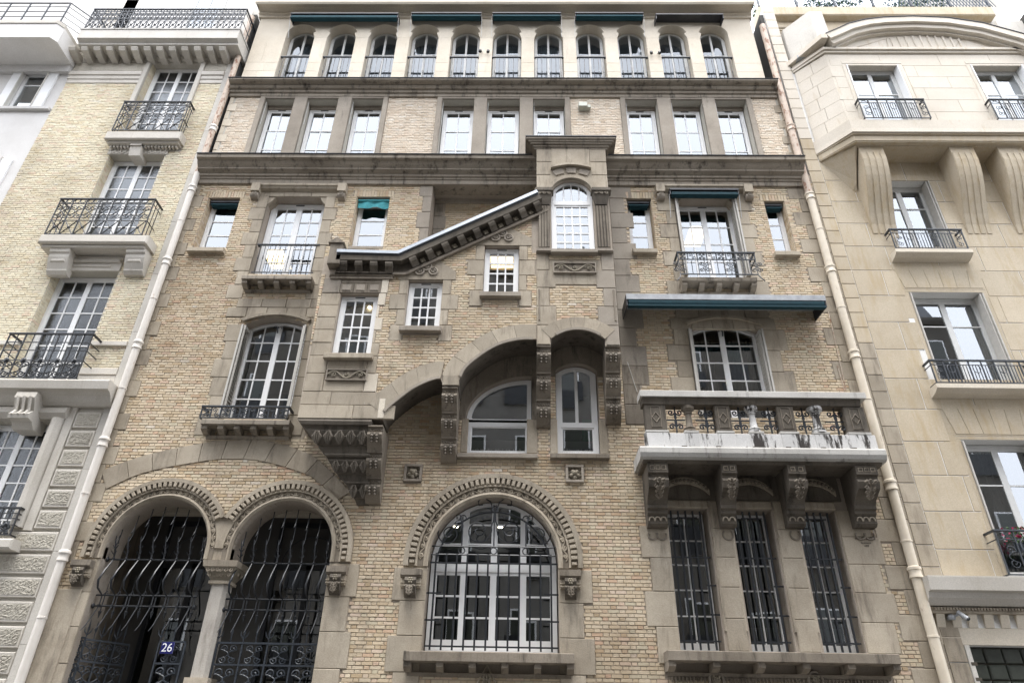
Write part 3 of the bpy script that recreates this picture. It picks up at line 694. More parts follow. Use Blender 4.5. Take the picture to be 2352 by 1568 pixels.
aL = math.degrees(math.acos(min(1, (vx-AE1[0])/ROE)))
aR = 180-math.degrees(math.acos(min(1, (AE2[0]-vx)/ROE)))
archivolt(AE1, ROE, 'stone', 32, aL, 180, (False, True)); archivolt(AE2, ROE, 'stone', 32, 0, aR, (True, False)); archivolt(AG, ROG, 'stone', 46)
# filling between the two entrance arches above the column
zi = AE1[3]; rm = AE1[2]
MB().py([(AE1[0]+rm, zi)]+[p for p in arcp(AE1[0], AE1[1], rm, 0, aL, 10)]+[p for p in arcp(AE2[0], AE2[1], AE2[2], aR, 180, 10)]+[(AE2[0]-AE2[2], zi)], F-.022, F+.02).build('spandrel', 'stone', B)
tE = ROE-AE1[2]; zap = AE1[1]+ROE*math.sin(rad(aL))
MB().py(arcp(AE1[0], AE1[1], AE1[2]+tE*.46, 0, aL+6, 12)+[(vx, zap+.01)]+arcp(AE2[0], AE2[1], AE2[2]+tE*.46, aR-6, 180, 12), F-.05, F).build('valley_stone', 'stone', B)
def leafy(cx, cz, w, h, y, parent, mat='carved', th=.016):        # acanthus: central rib with curling lobes
    mb = MB(); mb.tube([(cx,y,cz+h*.5),(cx,y-.03,cz),(cx,y-.005,cz-h*.5)], th, 5)
    for k in range(3):
        zz = cz+h*(.28-.3*k); ww = w*(.5-.07*k)
        for sx in (-1, 1): mb.tube([(cx,y,zz-h*.12),(cx+sx*ww*.5,y-.028,zz),(cx+sx*ww,y-.012,zz+h*.10),(cx+sx*ww*.8,y-.03,zz+h*.17),(cx+sx*ww*.55,y-.02,zz+h*.12)], th, 5)
    return mb.build('leaf_carving', mat, parent)
def impost(u0, u1, vT, vB):
    x0, x1 = PXx(u0, vT, .16), PXx(u1, vT, .16); zt = PZ((u0+u1)/2, vT, .16); zb = PZ((u0+u1)/2, vB, .05); xm = (x0+x1)/2; w_ = x1-x0; H = zt-zb
    root = MB().px([(F+.03,zt),(F-.17,zt),(F-.17,zt-H*.22),(F-.13,zt-H*.30),(F+.03,zt-H*.30)], x0, x1).build('impost', 'stone_soot', B)
    MB().cbox(x0+w_*.03, x1-w_*.03, F-.11, F+.03, zt-H*.66, zt-H*.30-.001, .012).build('impost_block', 'stone', root)
    for i in range(2): MB().box(x0+w_*.01, x1-w_*.01, F-.13, F+.02, zt-H*(.50+.10*i), zt-H*(.46+.10*i)).build('band', 'stone', root)
    MB().px([(F+.02,zt-H*.30),(F-.17,zt-H*.30),(F-.19,zt-H*.42),(F-.16,zt-H*.56),(F-.20,zt-H*.64),(F-.16,zt-H*.84),(F-.05,zt-H),(F+.02,zt-H)], xm-w_*.27, xm+w_*.27).build('bracket', 'soot_shade', root)
    fl = MB()
    for a in range(6): fl.ball((xm+w_*.10*math.cos(a*math.pi/3), F-.175, zt-H*.42+w_*.10*math.sin(a*math.pi/3)), w_*.055, 6)
    fl.ball((xm, F-.185, zt-H*.42), w_*.05, 6); fl.build('flower', 'carved', root)
    leafy(xm, zt-H*.78, w_*.42, H*.36, F-.185, root, 'stone_soot', .015)
impost(165, 211, 1284, 1346); impost(751, 797, 1298, 1366); impost(921, 969, 1305, 1372); impost(1286, 1334, 1307, 1376)
# entrance column
cx0 = (PXx(472, 1345)+PXx(525, 1345))/2; cw = .145; zcap0, zcap1 = PZ(495, 1338), PZ(495, 1288)
yc = F+.20
col = MB().pz([(cx0-cw, yc-cw*.6),(cx0-cw*.6, yc-cw),(cx0+cw*.6, yc-cw),(cx0+cw, yc-cw*.6),(cx0+cw, yc+cw*.6),(cx0+cw*.6, yc+cw),(cx0-cw*.6, yc+cw),(cx0-cw, yc+cw*.6)], PZ(480, 1555), zcap0).build('column', 'column', B)
def frus(z0, z1, a0, a1, nm, mat='stone', par=None): return MB().add([(cx0-a0,yc-a0,z0),(cx0+a0,yc-a0,z0),(cx0+a0,yc+a0,z0),(cx0-a0,yc+a0,z0),(cx0-a1,yc-a1,z1),(cx0+a1,yc-a1,z1),(cx0+a1,yc+a1,z1),(cx0-a1,yc+a1,z1)], [(0,1,5,4),(1,2,6,5),(2,3,7,6),(3,0,4,7),(4,5,6,7),(3,2,1,0)]).build(nm, mat, par or col)
hc = zcap1-zcap0
frus(zcap0, zcap0+.05, cw*1.22, cw*1.22, 'astragal'); frus(zcap0+.05, zcap0+hc*.72, cw*1.05, .27, 'capital', 'carved'); frus(zcap0+hc*.72, zcap1, .285, .30, 'abacus'); frus(0, PZ(480, 1555), .22, .19, 'plinth')
for sx in (-1, 1):
    mb = MB()
    for k in range(3): 
        mb.tube([(cx0+sx*(.03+.07*k)+p*.035, yc-.20-.02*(k==2)-.0, zcap0+hc*.36+q*.035) for p, q in spiral(1, 1.4, 0, 12, sx)], .011, 5)
        mb.tube([(cx0+sx*(.03+.085*k)+p*.038, yc-.255, zcap0+hc*.60+q*.038) for p, q in spiral(1, 1.4, math.pi, 12, sx)], .011, 5)
    mb.build('capital_scroll', 'stone', col)
for k in range(3):
    MB().tube([(cx0+.215+.02*k, yc-.12+.12*k+p*.04, zcap0+hc*.5+q*.05) for p, q in spiral(1, 1.4, 0, 12)], .012, 5).build('capital_scroll', 'stone', col)
# jamb stones right of the entrance and round the arched window
chain(AE2[0]+AE2[2]+.005, 1, 0, AE2[3]-.02, (.42, .52), .52, .03)
chain(AG[0]-AG[2]-.005, -1, 0, AG[3]-.02, (.42, .56), .52, .03); chain(AG[0]+AG[2]+.005, 1, 0, AG[3]-.02, (.40, .56), .52, .03)
chain(AE1[0]-AE1[2]-.005, -1, 0, AE1[3]-.02, (.36,), .55, .03)
# rosette squares
for u, v in ((949, 1087), (1320, 1089)):
    x, z = P(u, v); a = .165; r0 = MB(); bx_ = [(x-a,x+a,z+a*.72,z+a),(x-a,x+a,z-a,z-a*.72),(x-a,x-a*.72,z-a*.72,z+a*.72),(x+a*.72,x+a,z-a*.72,z+a*.72)]
    for q in bx_: r0.cbox(q[0], q[1], F-.06, F+.01, q[2], q[3], .006)
    ro = r0.build('rosette_panel', 'stone_grey', B); MB().box(x-a*.72, x+a*.72, F-.014, F+.01, z-a*.72, z+a*.72).build('panel_back', 'stone_soot', ro)
    fl = MB(); fl.ball((x, F-.05, z+.01), .052, 8)
    for k in range(5): fl.ball((x+.06*math.cos(rad(k*72+54)), F-.035, z-.012+.06*math.sin(rad(k*72+54))), .040, 7)
    fl.build('flower', 'carved', ro); sp = MB()
    for k in range(12):
        an = rad(k*30+15); sp.ball((x+.105*max(-1,min(1,1.25*math.cos(an))), F-.02, z+.105*max(-1,min(1,1.25*math.sin(an)))), .014, 5)
    sp.build('bead', 'carved', ro); EX.append(rect(x-a, x+a, z-a, z+a))
# sills of the windows under the arches
for uL, uR, v, mt in ((1050,1235,1040,'stone_grey'),(1264,1400,1041,'stone_soot')):
    x0, x1 = PXx(uL, v, .12), PXx(uR, v, .12); z = PZ((uL+uR)/2, v, .12); box('sill', mt, B, x0, x1, F-.12, F+.2, z-.085, z)
for (x0, x1) in ((U1[0]-.06,U1[0]+.07),(U1[1]-.10,U1[1]+.10),(U2[0]-.12,U2[0]+.02),(U2[1]-.02,U2[1]+.14)):
    st(x0, x1, U1[2], PZ(1150, 962), .012, 'stone', 'jamb'); EX.append(rect(x0, x1, U1[2], PZ(1150, 962)))
# stone field behind the balcony consoles
T_L, T_R = T1[0]-.30, T3[1]+.16
zK = PZ(1700, 1064, 0)
st(T_L, T_R, zT1+.16, zK, .03, 'soot_shade', 'lintel_course'); EX.append(rect(T_L-.05, T_R+.35, zT1, zK))
chain(T1[0], -1, zT0-.2, zT1-.32, (.36, .50), .50, .03, 'stone')
for a, b in ((T1[1], T2[0]), (T2[1], T3[0])):
    for i in range(5):
        h0 = zT0+(zT1+.14-zT0)*i/5; h1 = zT0+(zT1+.14-zT0)*(i+1)/5; st(a+.05, b-.05, h0+.002, h1-.002, .03, 'stone', 'pier_stone')
    for x in (a+.045, b-.045): MB().tube([(x,F-.012,zT0+.3),(x,F-.012,zT1-.5)], .024, 6).build('corner_roll', 'stone', B)
    EX.append(rect(a, b, zT0-.5, zT1+.2))
for i in range(5):
    h0 = zT0+(zT1-zT0)*i/5; h1 = zT0+(zT1-zT0)*(i+1)/5; st(T3[1]+.02, T3[1]+.55+(.12 if i % 2 else 0), h0+.002, h1-.002, .02, 'stone'); EX.append(rect(T3[1], T3[1]+.55+(.12 if i % 2 else 0), h0, h1))
for t in (T1, T2, T3):     # segmental hood with a bead row, small corner brackets
    xm = (t[0]+t[1])/2; hw = (t[1]-t[0])/2+.07; o_ = outline(xm-hw, xm+hw, zT1+.1, zT1+.56, .22)[2:]; i_ = outline(xm-hw, xm+hw, zT1+.1, zT1+.44, .20)[2:]
    MB().py(o_+i_[::-1], F-.07, F-.03).build('hood_arch', 'stone', B); mb = MB()
    for p in outline(xm-hw, xm+hw, zT1+.1, zT1+.50, .21, 14)[3:-1]: mb.ball((p[0], F-.08, p[1]), .030, 7)
    mb.build('bead_row', 'stone_soot', B)
    MB().cbox(t[0]-.02, t[1]+.02, F-.05, F+.05, zT1+.002, zT1+.14, .02).build('lintel', 'stone', B)
# sills of the ground floor
modsill(927, 1319, 1496, 1532, 6, .34, 'stone_soot', True); sT = modsill(1534, 2064, 1496, 1536, 6, .40, 'stone_soot', True)
xs0, xs1, zs1 = sT; mb = MB()
for i in range(60): x = xs0+.1+(xs1-xs0-.2)*i/59; mb.box(x-.009, x+.009, F-.05, F-.02, zs1-.42, zs1-.34)
mb.build('fluted_band', 'stone_soot', B); EX.append(rect(xs0, xs1, zs1-.4, zs1)); EX.append(rect(PXx(927,1496,.34), PXx(1319,1496,.34), zGs-.35, zGs))
for u in (1645, 1872):     # round carved bosses below the sill
    x, z = P(u, 1563); bo = MB(); bo.tube([(x+.11*math.cos(a*math.pi/10), F-.03, z+.13*math.sin(a*math.pi/10)) for a in range(20)], .025, 6, True); bo.build('boss_ring', 'stone_grey', B); leafy(x, z, .12, .16, F-.03, B)
x, z = P(1118, 1558); leafy(x, z, .16, .2, F-.03, B); MB().tube([(x-.17,F-.03,z-.1),(x,F-.03,z+.2),(x+.17,F-.03,z-.1)], .02, 5).build('gable_mould', 'stone', B)
# ---- bricks of the lower wall
orl = [P(u, v, OD) for u, v in ((690,940),(745,640))]
rects = fill([rect(XL, XR, 1.9, Z_C2B-.02)], EX, 0, .0605, .009, [.19, .095])
# those wholly hidden behind the oriel are left out
hid = [P(*p) for p in ((790,900),(820,600),(1235,560),(1235,700),(960,830),(880,900))]
rects = [r for r in rects if not inside(((r[0]+r[1])/2, (r[2]+r[3])/2), hid)]
bricks(B, rects, F, 'brick', .012, 300)
# brick faces of the deep reveals at the small windows
for o_ in (C1, C3, C5, C7):
    for xe, sx in ((o_[0], 1), (o_[1], -1)):
        mb = MB(); rn = []; k = 0; z = math.ceil(o_[2]/.065)*.065
        while z < o_[3]-.06:
            ys = [F+.004, F+.12, F+.26] if k % 2 else [F+.004, F+.205, F+.26]
            for a, b in zip(ys, ys[1:]): n0 = len(mb.f); mb.box(min(xe-sx*.004, xe+sx*.010), max(xe-sx*.004, xe+sx*.010), a+.005, b-.005, z+.005, z+.06); rn += [random.random()]*(len(mb.f)-n0)
            z += .065; k += 1
        o = bpy.data.objects.new('reveal_brickwork', mb.mesh('reveal_brickwork', 'brick', rn)); COL.objects.link(o); o.parent = B; o['kind'] = 'stuff'
# ================================================================== oriel and stair tower
OEX = []
OW1 = op(757, 850, 818, 674, OD); OW2 = op(926, 1008, 756, 643, OD); OW3 = op(1108, 1191, 678, 565, OD); TW = op(1267, 1369, 581, 414, OD)
oh = [rect(*OW1), rect(*OW2), rect(*OW3), outline(*TW, (TW[1]-TW[0])/2)]
arch1 = smooth([(880,950),(897,932),(940,898),(975,879),(1002,870),(1012,870)], OD)
arch2 = smooth([(1054,874),(1069,845),(1101,818),(1135,797),(1165,786),(1200,780),(1232,780)], OD)
archT = outline(PXx(1266,780,OD), PXx(1390,780,OD), 0, PZ(1326,757,OD), .22)[2:][::-1]
pl = lambda *a: [P(u, v, OD) for u, v in a]
outer = pl((683,962),(878,962))+arch1+pl((1018,886),(1052,886))+arch2+pl((1233,792),(1265,792))+archT+pl((1390,793),(1424,793))
xtr, xtl = P(1424,793,OD)[0], P(1233,792,OD)[0]
ztt = PZ(1310, 345, OD)
outer += [(xtr, ztt), (xtl, ztt)]+pl((1234,447),(915,588),(746,588))
outer = [p for i, p in enumerate(outer) if i == 0 or math.hypot(p[0]-outer[i-1][0], p[1]-outer[i-1][1]) > 1e-4]
YO = F-OD
sheet('oriel_wall', 'mortar', B, outer, oh, YO, .16)
mb = MB(); n = len(outer); mb.add([(x,YO,z) for x,z in outer]+[(x,F+.02,z) for x,z in outer], [(i, (i+1)%n, (i+1)%n+n, i+n) for i in range(n)]); mb.build('oriel_side', 'soot_shade', B)  # underside shade put into the colour, darker than the front stones
def so(x0, x1, z0, z1, d=.022, mat='stone', name='stone'): OEX.append(rect(x0, x1, z0, z1)); return st(x0+.003, x1-.003, z0+.003, z1-.003, d+random.uniform(-.003,.004), mat, name, OD)
for h in oh: OEX.append(h)
# left pier of the oriel: large stones
xo = P(683,962,OD)[0]; xp = P(868,818,OD)[0]; z_a = PZ(780, 962, OD); z_b = PZ(780, 900, OD); z_c = OW1[2]; z_d = OW1[3]; z_e = PZ(800, 640, OD)
xw0, xw1 = OW1[0], OW1[1]; ce = .0
so(xo, xo+1.0, z_a, (z_a+z_b)/2); so(xo+1.0, P(905,962,OD)[0], z_a, (z_a+z_b)/2); so(xo, xo+.55, (z_a+z_b)/2, z_b); so(xo+.55, xp+.10, (z_a+z_b)/2, z_b)
hz = (z_c-z_b-.0)/2; 
so(xo, xw0-.02, z_b, z_b+hz); so(xw1-.03, xp+.06, z_b, z_b+hz, .022, 'stone_light'); so(xw0-.02, xw1-.03, z_b, PZ(795,876,OD)); so(xw0-.02, xw1-.03, PZ(795,848,OD), z_c-.10)
so(xo, xw0-.02, z_b+hz, z_c); so(xw1-.03, xp, z_b+hz, z_c)
nst = 5
for i in range(nst):
    a = z_c+(z_d-z_c)*i/nst; b = z_c+(z_d-z_c)*(i+1)/nst; so(xo, xw0, a, b); so(xw1, xp-(.10 if i % 2 else 0), a, b, .022, 'stone_light' if i > 1 else 'stone')
so(xo, xw0-.03, z_d, z_e, .03, 'stone_grey'); so(xw1+.03, xp+.02, z_d, z_e, .03, 'stone_light')
k0 = xw0-.03; k1 = xw1+.03
for i in range(3):     # lintel of three sunk panels
    a, b = k0+(k1-k0)*i/3, k0+(k1-k0)*(i+1)/3; p_ = so(a, b, z_d, z_d+.24, .03, 'stone_soot', 'lintel_stone')
    MB().cbox(a+.05, b-.05, YO-.045, YO-.02, z_d+.05, z_d+.20, .012).build('sunk_panel', 'stone_grey', B)
so(k0, k1, z_d+.24, z_e, .02, 'stone_soot')
def vine_panel(uL, uR, vT, vB, d):
    x0, x1, z0, z1 = op(uL, uR, vB, vT, d); y = F-d; a = MB(); t = .018
    for q in ((x0,x1,z1-t,z1),(x0,x1,z0,z0+t),(x0,x0+t,z0+t,z1-t),(x1-t,x1,z0+t,z1-t)): a.box(q[0], q[1], y-.055, y, q[2], q[3])
    r0 = a.build('vine_panel', 'stone_grey', B); MB().box(x0+t, x1-t, y-.024, y, z0+t, z1-t).build('panel_back', 'stone_soot', r0); mb = MB(); zc = (z0+z1)/2; h = (z1-z0)*.30
    mb.tube([(x0+t+(x1-x0-2*t)*i/40, y-.042, zc+h*1.05*math.sin(i*3*math.pi/40)) for i in range(41)], .013, 5)
    for k in range(3):
        xc = x0+(x1-x0)*(k+.5)/3; s_ = -1 if k % 2 == 0 else 1
        mb.tube([(xc+p*h*.95, y-.04, zc+s_*-.0+q*h*.95) for p, q in spiral(1, 1.4, math.pi*k, 16, s_)], .010, 5)
        for j in range(6): mb.ball((xc+random.uniform(-.4,.4)*h, y-.045, zc+random.uniform(-.4,.4)*h), .013, 6)
    mb.build('vine_carving', 'carved', r0); OEX.append(rect(x0, x1, z0, z1))
vine_panel(748, 842, 850, 875, OD+.02); vine_panel(1271, 1369, 606, 629, OD+.02)
# surrounds of the stair windows with gabled heads
for ow, ug, vg, fl in ((OW2, 974, 587, 1), (OW3, 1146, 520, 1)):
    x0, x1, z0, z1 = ow; zg = PZ(ug, vg, OD); xm = (x0+x1)/2
    MB().py([(x0-.22,z1),(x1+.26,z1),(x1+.26,z1+.20),(xm+.05,zg),(xm-.05,zg),(x0-.22,z1+.20)], YO-.03, YO+.01).build('gable_stone', 'stone', B); OEX.append([(x0-.22,z1),(x1+.26,z1),(x1+.26,z1+.20),(xm,zg),(x0-.22,z1+.20)])
    for sx, xe in ((-1, x0), (1, x1)):
        for i, ww in enumerate((.18, .34, .16, .26)):
            a = z1-(z1-z0+.28)*(i+1)/4; b = z1-(z1-z0+.28)*i/4; so(min(xe, xe+sx*ww), max(xe, xe+sx*ww), a, b)
    tr = MB(); zc = z1+.27
    for dx, dz, r in ((-.14, 0, .085), (.14, 0, .085), (0, .12, .095)):
        tr.tube([(xm+dx+r*math.cos(a*math.pi/9), YO-.045, zc+dz-.08+r*math.sin(a*math.pi/9)) for a in range(18)], .020, 5, True)
        tr.ball((xm+dx, YO-.02, zc+dz-.08), r*.95, 10, (1,.35,1)); tr.tube([(xm+dx+p*r*.6, YO-.055, zc+dz-.08+q*r*.6) for p, q in spiral(1, 1.3, 0, 12, 1 if dx > 0 else -1)], .013, 5)
    tr.build('trefoil_carving', 'stone_grey', B)
for ow, e in ((OW1, .08), (OW2, .06), (OW3, .05)):
    box('sill', 'stone' if ow is OW1 else 'stone_grey', B, ow[0]-e, ow[1]+e, YO-.14, YO+.1, ow[2]-.11, ow[2]); OEX.append(rect(ow[0]-e, ow[1]+e, ow[2]-.11, ow[2]))
# tower piers
xt0, xt1 = xtl, xtr; pw = .26
z_p = PZ(1310, 582, OD)
zq = PZ(1250, 792, OD)
for i in range(5):
    a = zq+(z_p-zq)*i/5; b = zq+(z_p-zq)*(i+1)/5; wv = pw+(.13 if i % 2 else 0)
    so(xt0, xt0+wv, a, b); so(xt1-wv, xt1, a, b, .022, 'stone_grey')
so(xt0+pw, xt1-pw, PZ(1310,655,OD), PZ(1310,598,OD))
for x, sx in ((xt0+.05, 1), (xt1-.05, -1)): MB().tube([(x, YO-.024, zq+.55), (x, YO-.024, zq+1.3)], .02, 6).build('corner_roll', 'stone_soot', B)
# arch stones of the tower and of the rampant arches
def off(pts, t):
    out = []
    for i, p in enumerate(pts):
        a, b = pts[max(i-1,0)], pts[min(i+1,len(pts)-1)]; dx, dz = b[0]-a[0], b[1]-a[1]; l = math.hypot(dx, dz); out.append((p[0]-dz/l*t, p[1]+dx/l*t))
    return out
for pts, t, nv, mt in ((arch1, .36, 3, 'stone'), (arch2, .34, 5, 'stone'), (archT[::1], .28, 5, 'stone')):
    voussoirs(off(pts, t), pts, nv, .024, mt, OD, 'voussoir', OEX, .02)
    mo, mi = off(pts, .035), off(pts, -.02); mid = len(pts)
    MB().py(mo[2:-2]+mi[2:-2][::-1], YO-.05, YO-.012).build('arch_mould', 'stone_grey', B)
    mb = MB(); mb.add([(x,YO,z) for x,z in pts]+[(x,F,z) for x,z in pts], [])
so(P(1018,886,OD)[0]-.02, P(1052,886,OD)[0]+.02, PZ(1035,886,OD), PZ(1035,862,OD), .024); so(P(853,962,OD)[0]+.1, P(882,962,OD)[0], PZ(870,962,OD), PZ(870,915,OD), .03, 'stone_light')
# upper tower: pilasters, arch hood, cap
for uL, uR, in ((1237,1263),(1371,1399)):
    x0, x1 = PXx(uL,520,OD+.08), PXx(uR,520,OD+.08); zb0 = PZ(uL,578,OD+.08); zt0 = PZ(uL,470,OD+.08); zk = PZ(uL,434,OD+.10)
    pi_ = MB().box(x0, x1, YO-.07, YO+.01, zb0+.10, zt0).build('pilaster', 'soot_shade', B)
    for k in range(4): MB().box(x0+(x1-x0)*(k+.2)/4, x0+(x1-x0)*(k+.8)/4, YO-.085, YO-.0695, zb0+.13, zt0-.03).build('reed', 'stone_soot', pi_)
    MB().cbox(x0-.05, x1+.05, YO-.11, YO+.01, zb0, zb0+.06, .015).build('base', 'stone_grey', pi_); MB().cbox(x0-.025, x1+.025, YO-.09, YO+.01, zb0+.061, zb0+.099, .012).build('base_roll', 'stone_grey', pi_)
    MB().add([(x0,YO-.09,zt0),(x1,YO-.09,zt0),(x1,YO+.01,zt0),(x0,YO+.01,zt0),(x0-.06,YO-.16,zk-.12),(x1+.06,YO-.16,zk-.12),(x1+.06,YO+.01,zk-.12),(x0-.06,YO+.01,zk-.12)], [(0,1,5,4),(1,2,6,5),(3,0,4,7),(4,5,6,7)]).build('capital', 'soot_shade', pi_)
    cs = MB()
    for k in (-1, 0, 1): cs.tube([((x0+x1)/2+k*(x1-x0)*.42+p*.045, YO-.16, zk-.17+q*.045) for p, q in spiral(1, 1.4, 0, 12, 1 if k < 0 else -1)], .014, 5)
    cs.build('capital_scroll', 'stone_soot', pi_); MB().cbox(x0-.09, x1+.09, YO-.19, YO+.01, zk-.119, zk-.06, .01).build('abacus', 'soot_shade', pi_); MB().cbox(x0-.07, x1+.07, YO-.17, YO+.01, zk-.059, zk, .01).build('abacus_top', 'soot_shade', pi_)
box('sill', 'stone_grey', B, TW[0]-.02, TW[1]+.02, YO-.15, YO+.1, TW[2]-.09, TW[2]); OEX.append(rect(TW[0]-.1, TW[1]+.1, TW[2]-.1, TW[2]))
zk = PZ(1310, 434, OD)
for i in range(3):
    a = zk+(ztt-zk)*i/3; b = zk+(ztt-zk)*(i+1)/3
    so(xt0, (xt0+xt1)/2-.42, a, b, .03); so((xt0+xt1)/2+.42, xt1, a, b, .03)
xm = (TW[0]+TW[1])/2; rT = (TW[1]-TW[0])/2; zct = TW[3]-rT
MB().py(arcp(xm, zct, rT+.09, 8, 172, 24)+arcp(xm, zct, rT, 172, 8, 24), YO-.085, YO+.0).build('arch_mould', 'stone', B)
hp = [(xm-.46+.92*i/20, zct+rT+.34+.10*math.sin(math.pi*i/20)) for i in range(21)]
MB().py(hp+[(x, z-.06) for x, z in hp[::-1]], YO-.12, YO).build('hood_mould', 'stone', B)
for k in range(3):
    a0, a1 = 62+k*20, 62+k*20+15; MB().py(arcp(xm, zct-.12, rT+.46, a0, a1, 4)+arcp(xm, zct-.12, rT+.30, a1, a0, 4), YO-.055, YO-.0).build('fan_panel', 'stone_grey', B)
MB().py([p for p in arcp(xm, zct, rT+.088, 8, 172, 24)]+[(xm-.44, zct+rT+.32), (xm-.44, ztt), (xm+.44, ztt), (xm+.44, zct+rT+.32)][::1], YO-.03, YO).build('tower_head', 'stone', B)
OEX.append(rect(xt0-.1, xt1+.1, z_p-.02, ztt+1))
ztop = PZ(1310, 311, OD+.17)
steps = [(.05,.03),(.09,.06),(.14,.10),(.19,.13)]
for i, (ex_, dd) in enumerate(steps):
    a = ztt+(ztop-.10-ztt)*i/4; b = ztt+(ztop-.10-ztt)*(i+1)/4
    box('cap_mould', 'cornice', B, xt0-ex_, xt1+ex_, YO-dd, F+.1, a+.001, b, .02)
box('tower_cap', 'cornice', B, xt0-.25, xt1+.25, YO-.16, F+.1, ztop-.10, ztop-.03, .02); box('cap_flashing', 'zinc_dark', B, xt0-.26, xt1+.26, YO-.175, F+.1, ztop-.029, ztop, .004)
# sloping cornice of the oriel
def band(pts, t0, t1, y0, y1, nm, mat, par=None):
    lo = off(pts, -t1); hi = off(pts, -t0); return MB().py(hi+lo[::-1], y0, y1).build(nm, mat, par or B)
cpx = [(775,573),(913,577),(1232,437)]
cl = [P(u, v, OD+.24) for u, v in cpx]
band(cl, 0, .075, YO-.26, F+.3, 'gutter_flashing', 'zinc'); band(cl, .0755, .115, YO-.225, F+.2, 'gutter_edge', 'zinc_dark')
band(cl, .1155, .24, YO-.22, YO+.05, 'cornice_fascia', 'soot_shade'); band(cl, .2405, .46, YO-.05, YO+.05, 'cornice_frieze', 'soot_shade'); band(cl, .4605, .52, YO-.09, YO+.05, 'cornice_bed', 'stone_soot')
mlen = math.hypot(cl[1][0]-cl[0][0], cl[1][1]-cl[0][1]); slen = math.hypot(cl[2][0]-cl[1][0], cl[2][1]-cl[1][1]); ang = math.atan2(cl[2][1]-cl[1][1], cl[2][0]-cl[1][0])
mm = MB().px([(.0,0),(-.16,0),(-.16,-.05),(-.14,-.10),(-.09,-.135),(-.05,-.19),(0,-.20)], -.075, .075).mesh('modillion', M['soot_shade'])
rs = MB()
for k in range(4): rs.ball((.035*math.cos(k*math.pi/2+.78), -.012, .035*math.sin(k*math.pi/2+.78)), .032, 6, (1,.6,1))
rs.ball((0,-.022,0), .018, 6); rsm = rs.mesh('rosette', M['carved'])
for i in range(4): t = (i+.5)/4; inst('modillion', mm, B, (cl[0][0]+(cl[1][0]-cl[0][0])*t, YO-.05, cl[0][1]+(cl[1][1]-cl[0][1])*t-.245))
for i in range(9):
    t = (i+.55)/9; x = cl[1][0]+(cl[2][0]-cl[1][0])*t; z = cl[1][1]+(cl[2][1]-cl[1][1])*t; nx, nz = math.sin(ang), -math.cos(ang)
    inst('modillion', mm, B, (x+nx*.245, YO-.05, z+nz*.245), (0, -ang, 0)); x2 = x+math.cos(ang)*slen/18; z2 = z+math.sin(ang)*slen/18
    if i < 8: inst('rosette', rsm, B, (x2+nx*.35, YO-.055, z2+nz*.35), (0, -ang, 0))
xe0, xe1 = PXx(752, 600, OD+.2), PXx(781, 600, OD+.2); ze0, ze1 = PZ(765, 606, OD+.2), PZ(765, 560, OD+.2)
MB().cbox(xe0, xe1, YO-.22, F+.1, ze0, ze1, .01).build('end_block', 'stone_soot', B); MB().py([(xe0-.04,ze1),(xe1+.04,ze1),((xe0+xe1)/2,ze1+.14)], YO-.26, F+.1).build('block_cap', 'stone_soot', B)
box('string_mould', 'stone_soot', B, xo+.10, xp+.12, YO-.09, YO+.02, z_e+.02, z_e+.12, .03); box('string_fillet', 'stone_soot', B, xo+.13, xp+.10, YO-.06, YO+.02, z_e-.04, z_e+.015, .01)
OEX.append(rect(xo, xp+.02, z_e, z_e+1.5))
# bricks of the oriel
rects = fill([outer], OEX, 0, .0605, .009, [.19, .095])
zline = lambda x: cl[1][1]+(cl[2][1]-cl[1][1])*(x-cl[1][0])/(cl[2][0]-cl[1][0])-.45
rects = [r for r in rects if r[2] < max(zline((r[0]+r[1])/2), cl[1][1]-.45) or r[0] > xt0]
bricks(B, rects, YO, 'brick', .012, 0)
# consoles below the oriel, three scrolls high
def console3(uL, uR, vT, vB, tiers=3, dmax=OD, foot=.10):
    x0, x1 = PXx(uL, vT, OD), PXx(uR, vT, OD); zt = PZ((uL+uR)/2, vT, OD); zb = PZ((uL+uR)/2, vB, foot); H = (zt-zb)/tiers; prof = [(F+.02, zt)]; lv = []
    for i in range(tiers):
        da = dmax-(dmax-foot)*i/tiers; db = dmax-(dmax-foot)*(i+1)/tiers; a = zt-H*i
        lv.append((da, a, db)); prof += [(F-da-.005, a), (F-da-.005, a-H*.06), (F-da+.045, a-H*.09), (F-da+.05, a-H*.28), (F-da-.0, a-H*.32), (F-da-.012, a-H*.42)]
        prof += [(F-da+(da-db)*t**1.5+.02*math.sin(math.pi*t)*0-.012*(1-t), a-H*(.42+.58*t)) for t in (.25, .5, .75, .93)]
    prof += [(F-foot+.01, zb), (F+.02, zb)]
    root = MB().px(prof, x0, x1).build('console', 'stone_soot', B)
    for da, a, db in lv:
        w_ = x1-x0; wv = MB(); wv.tube([(x0+w_*(.06+.88*j/30), F-da+.045, a-H*.185+H*.05*math.sin(j*1.05)) for j in range(31)], .014, 4); wv.build('wave_band', 'stone_soot', root)
        for s_ in (.33, .67):
            xx = x0+w_*s_; MB().px([(F-da-.010, a-H*.36), (F-da-.022, a-H*.36), (F-da-.022, a-H*.46), (F-da-.022, a-H*.5), (F-da+(da-db)*.35-.014, a-H*.72), (F-da+(da-db)*.35+.01, a-H*.72)], xx-.032, xx+.032).build('groove', 'soot_shade', root)
            bd = MB()
            for q in range(3): t = .05+.22*q; bd.ball((xx, F-da+(da-db)*t**1.5-.026, a-H*(.46+.30*t*1.6)), .020, 6)
            bd.build('bead', 'stone_grey', root)
    return root
console3(846, 880, 976, 1156, 3); console3(1016, 1051, 888, 1062, 3, OD, .08); console3(1233, 1265, 793, 980, 3, OD, .10); console3(1390, 1424, 793, 972, 3, OD, .10)
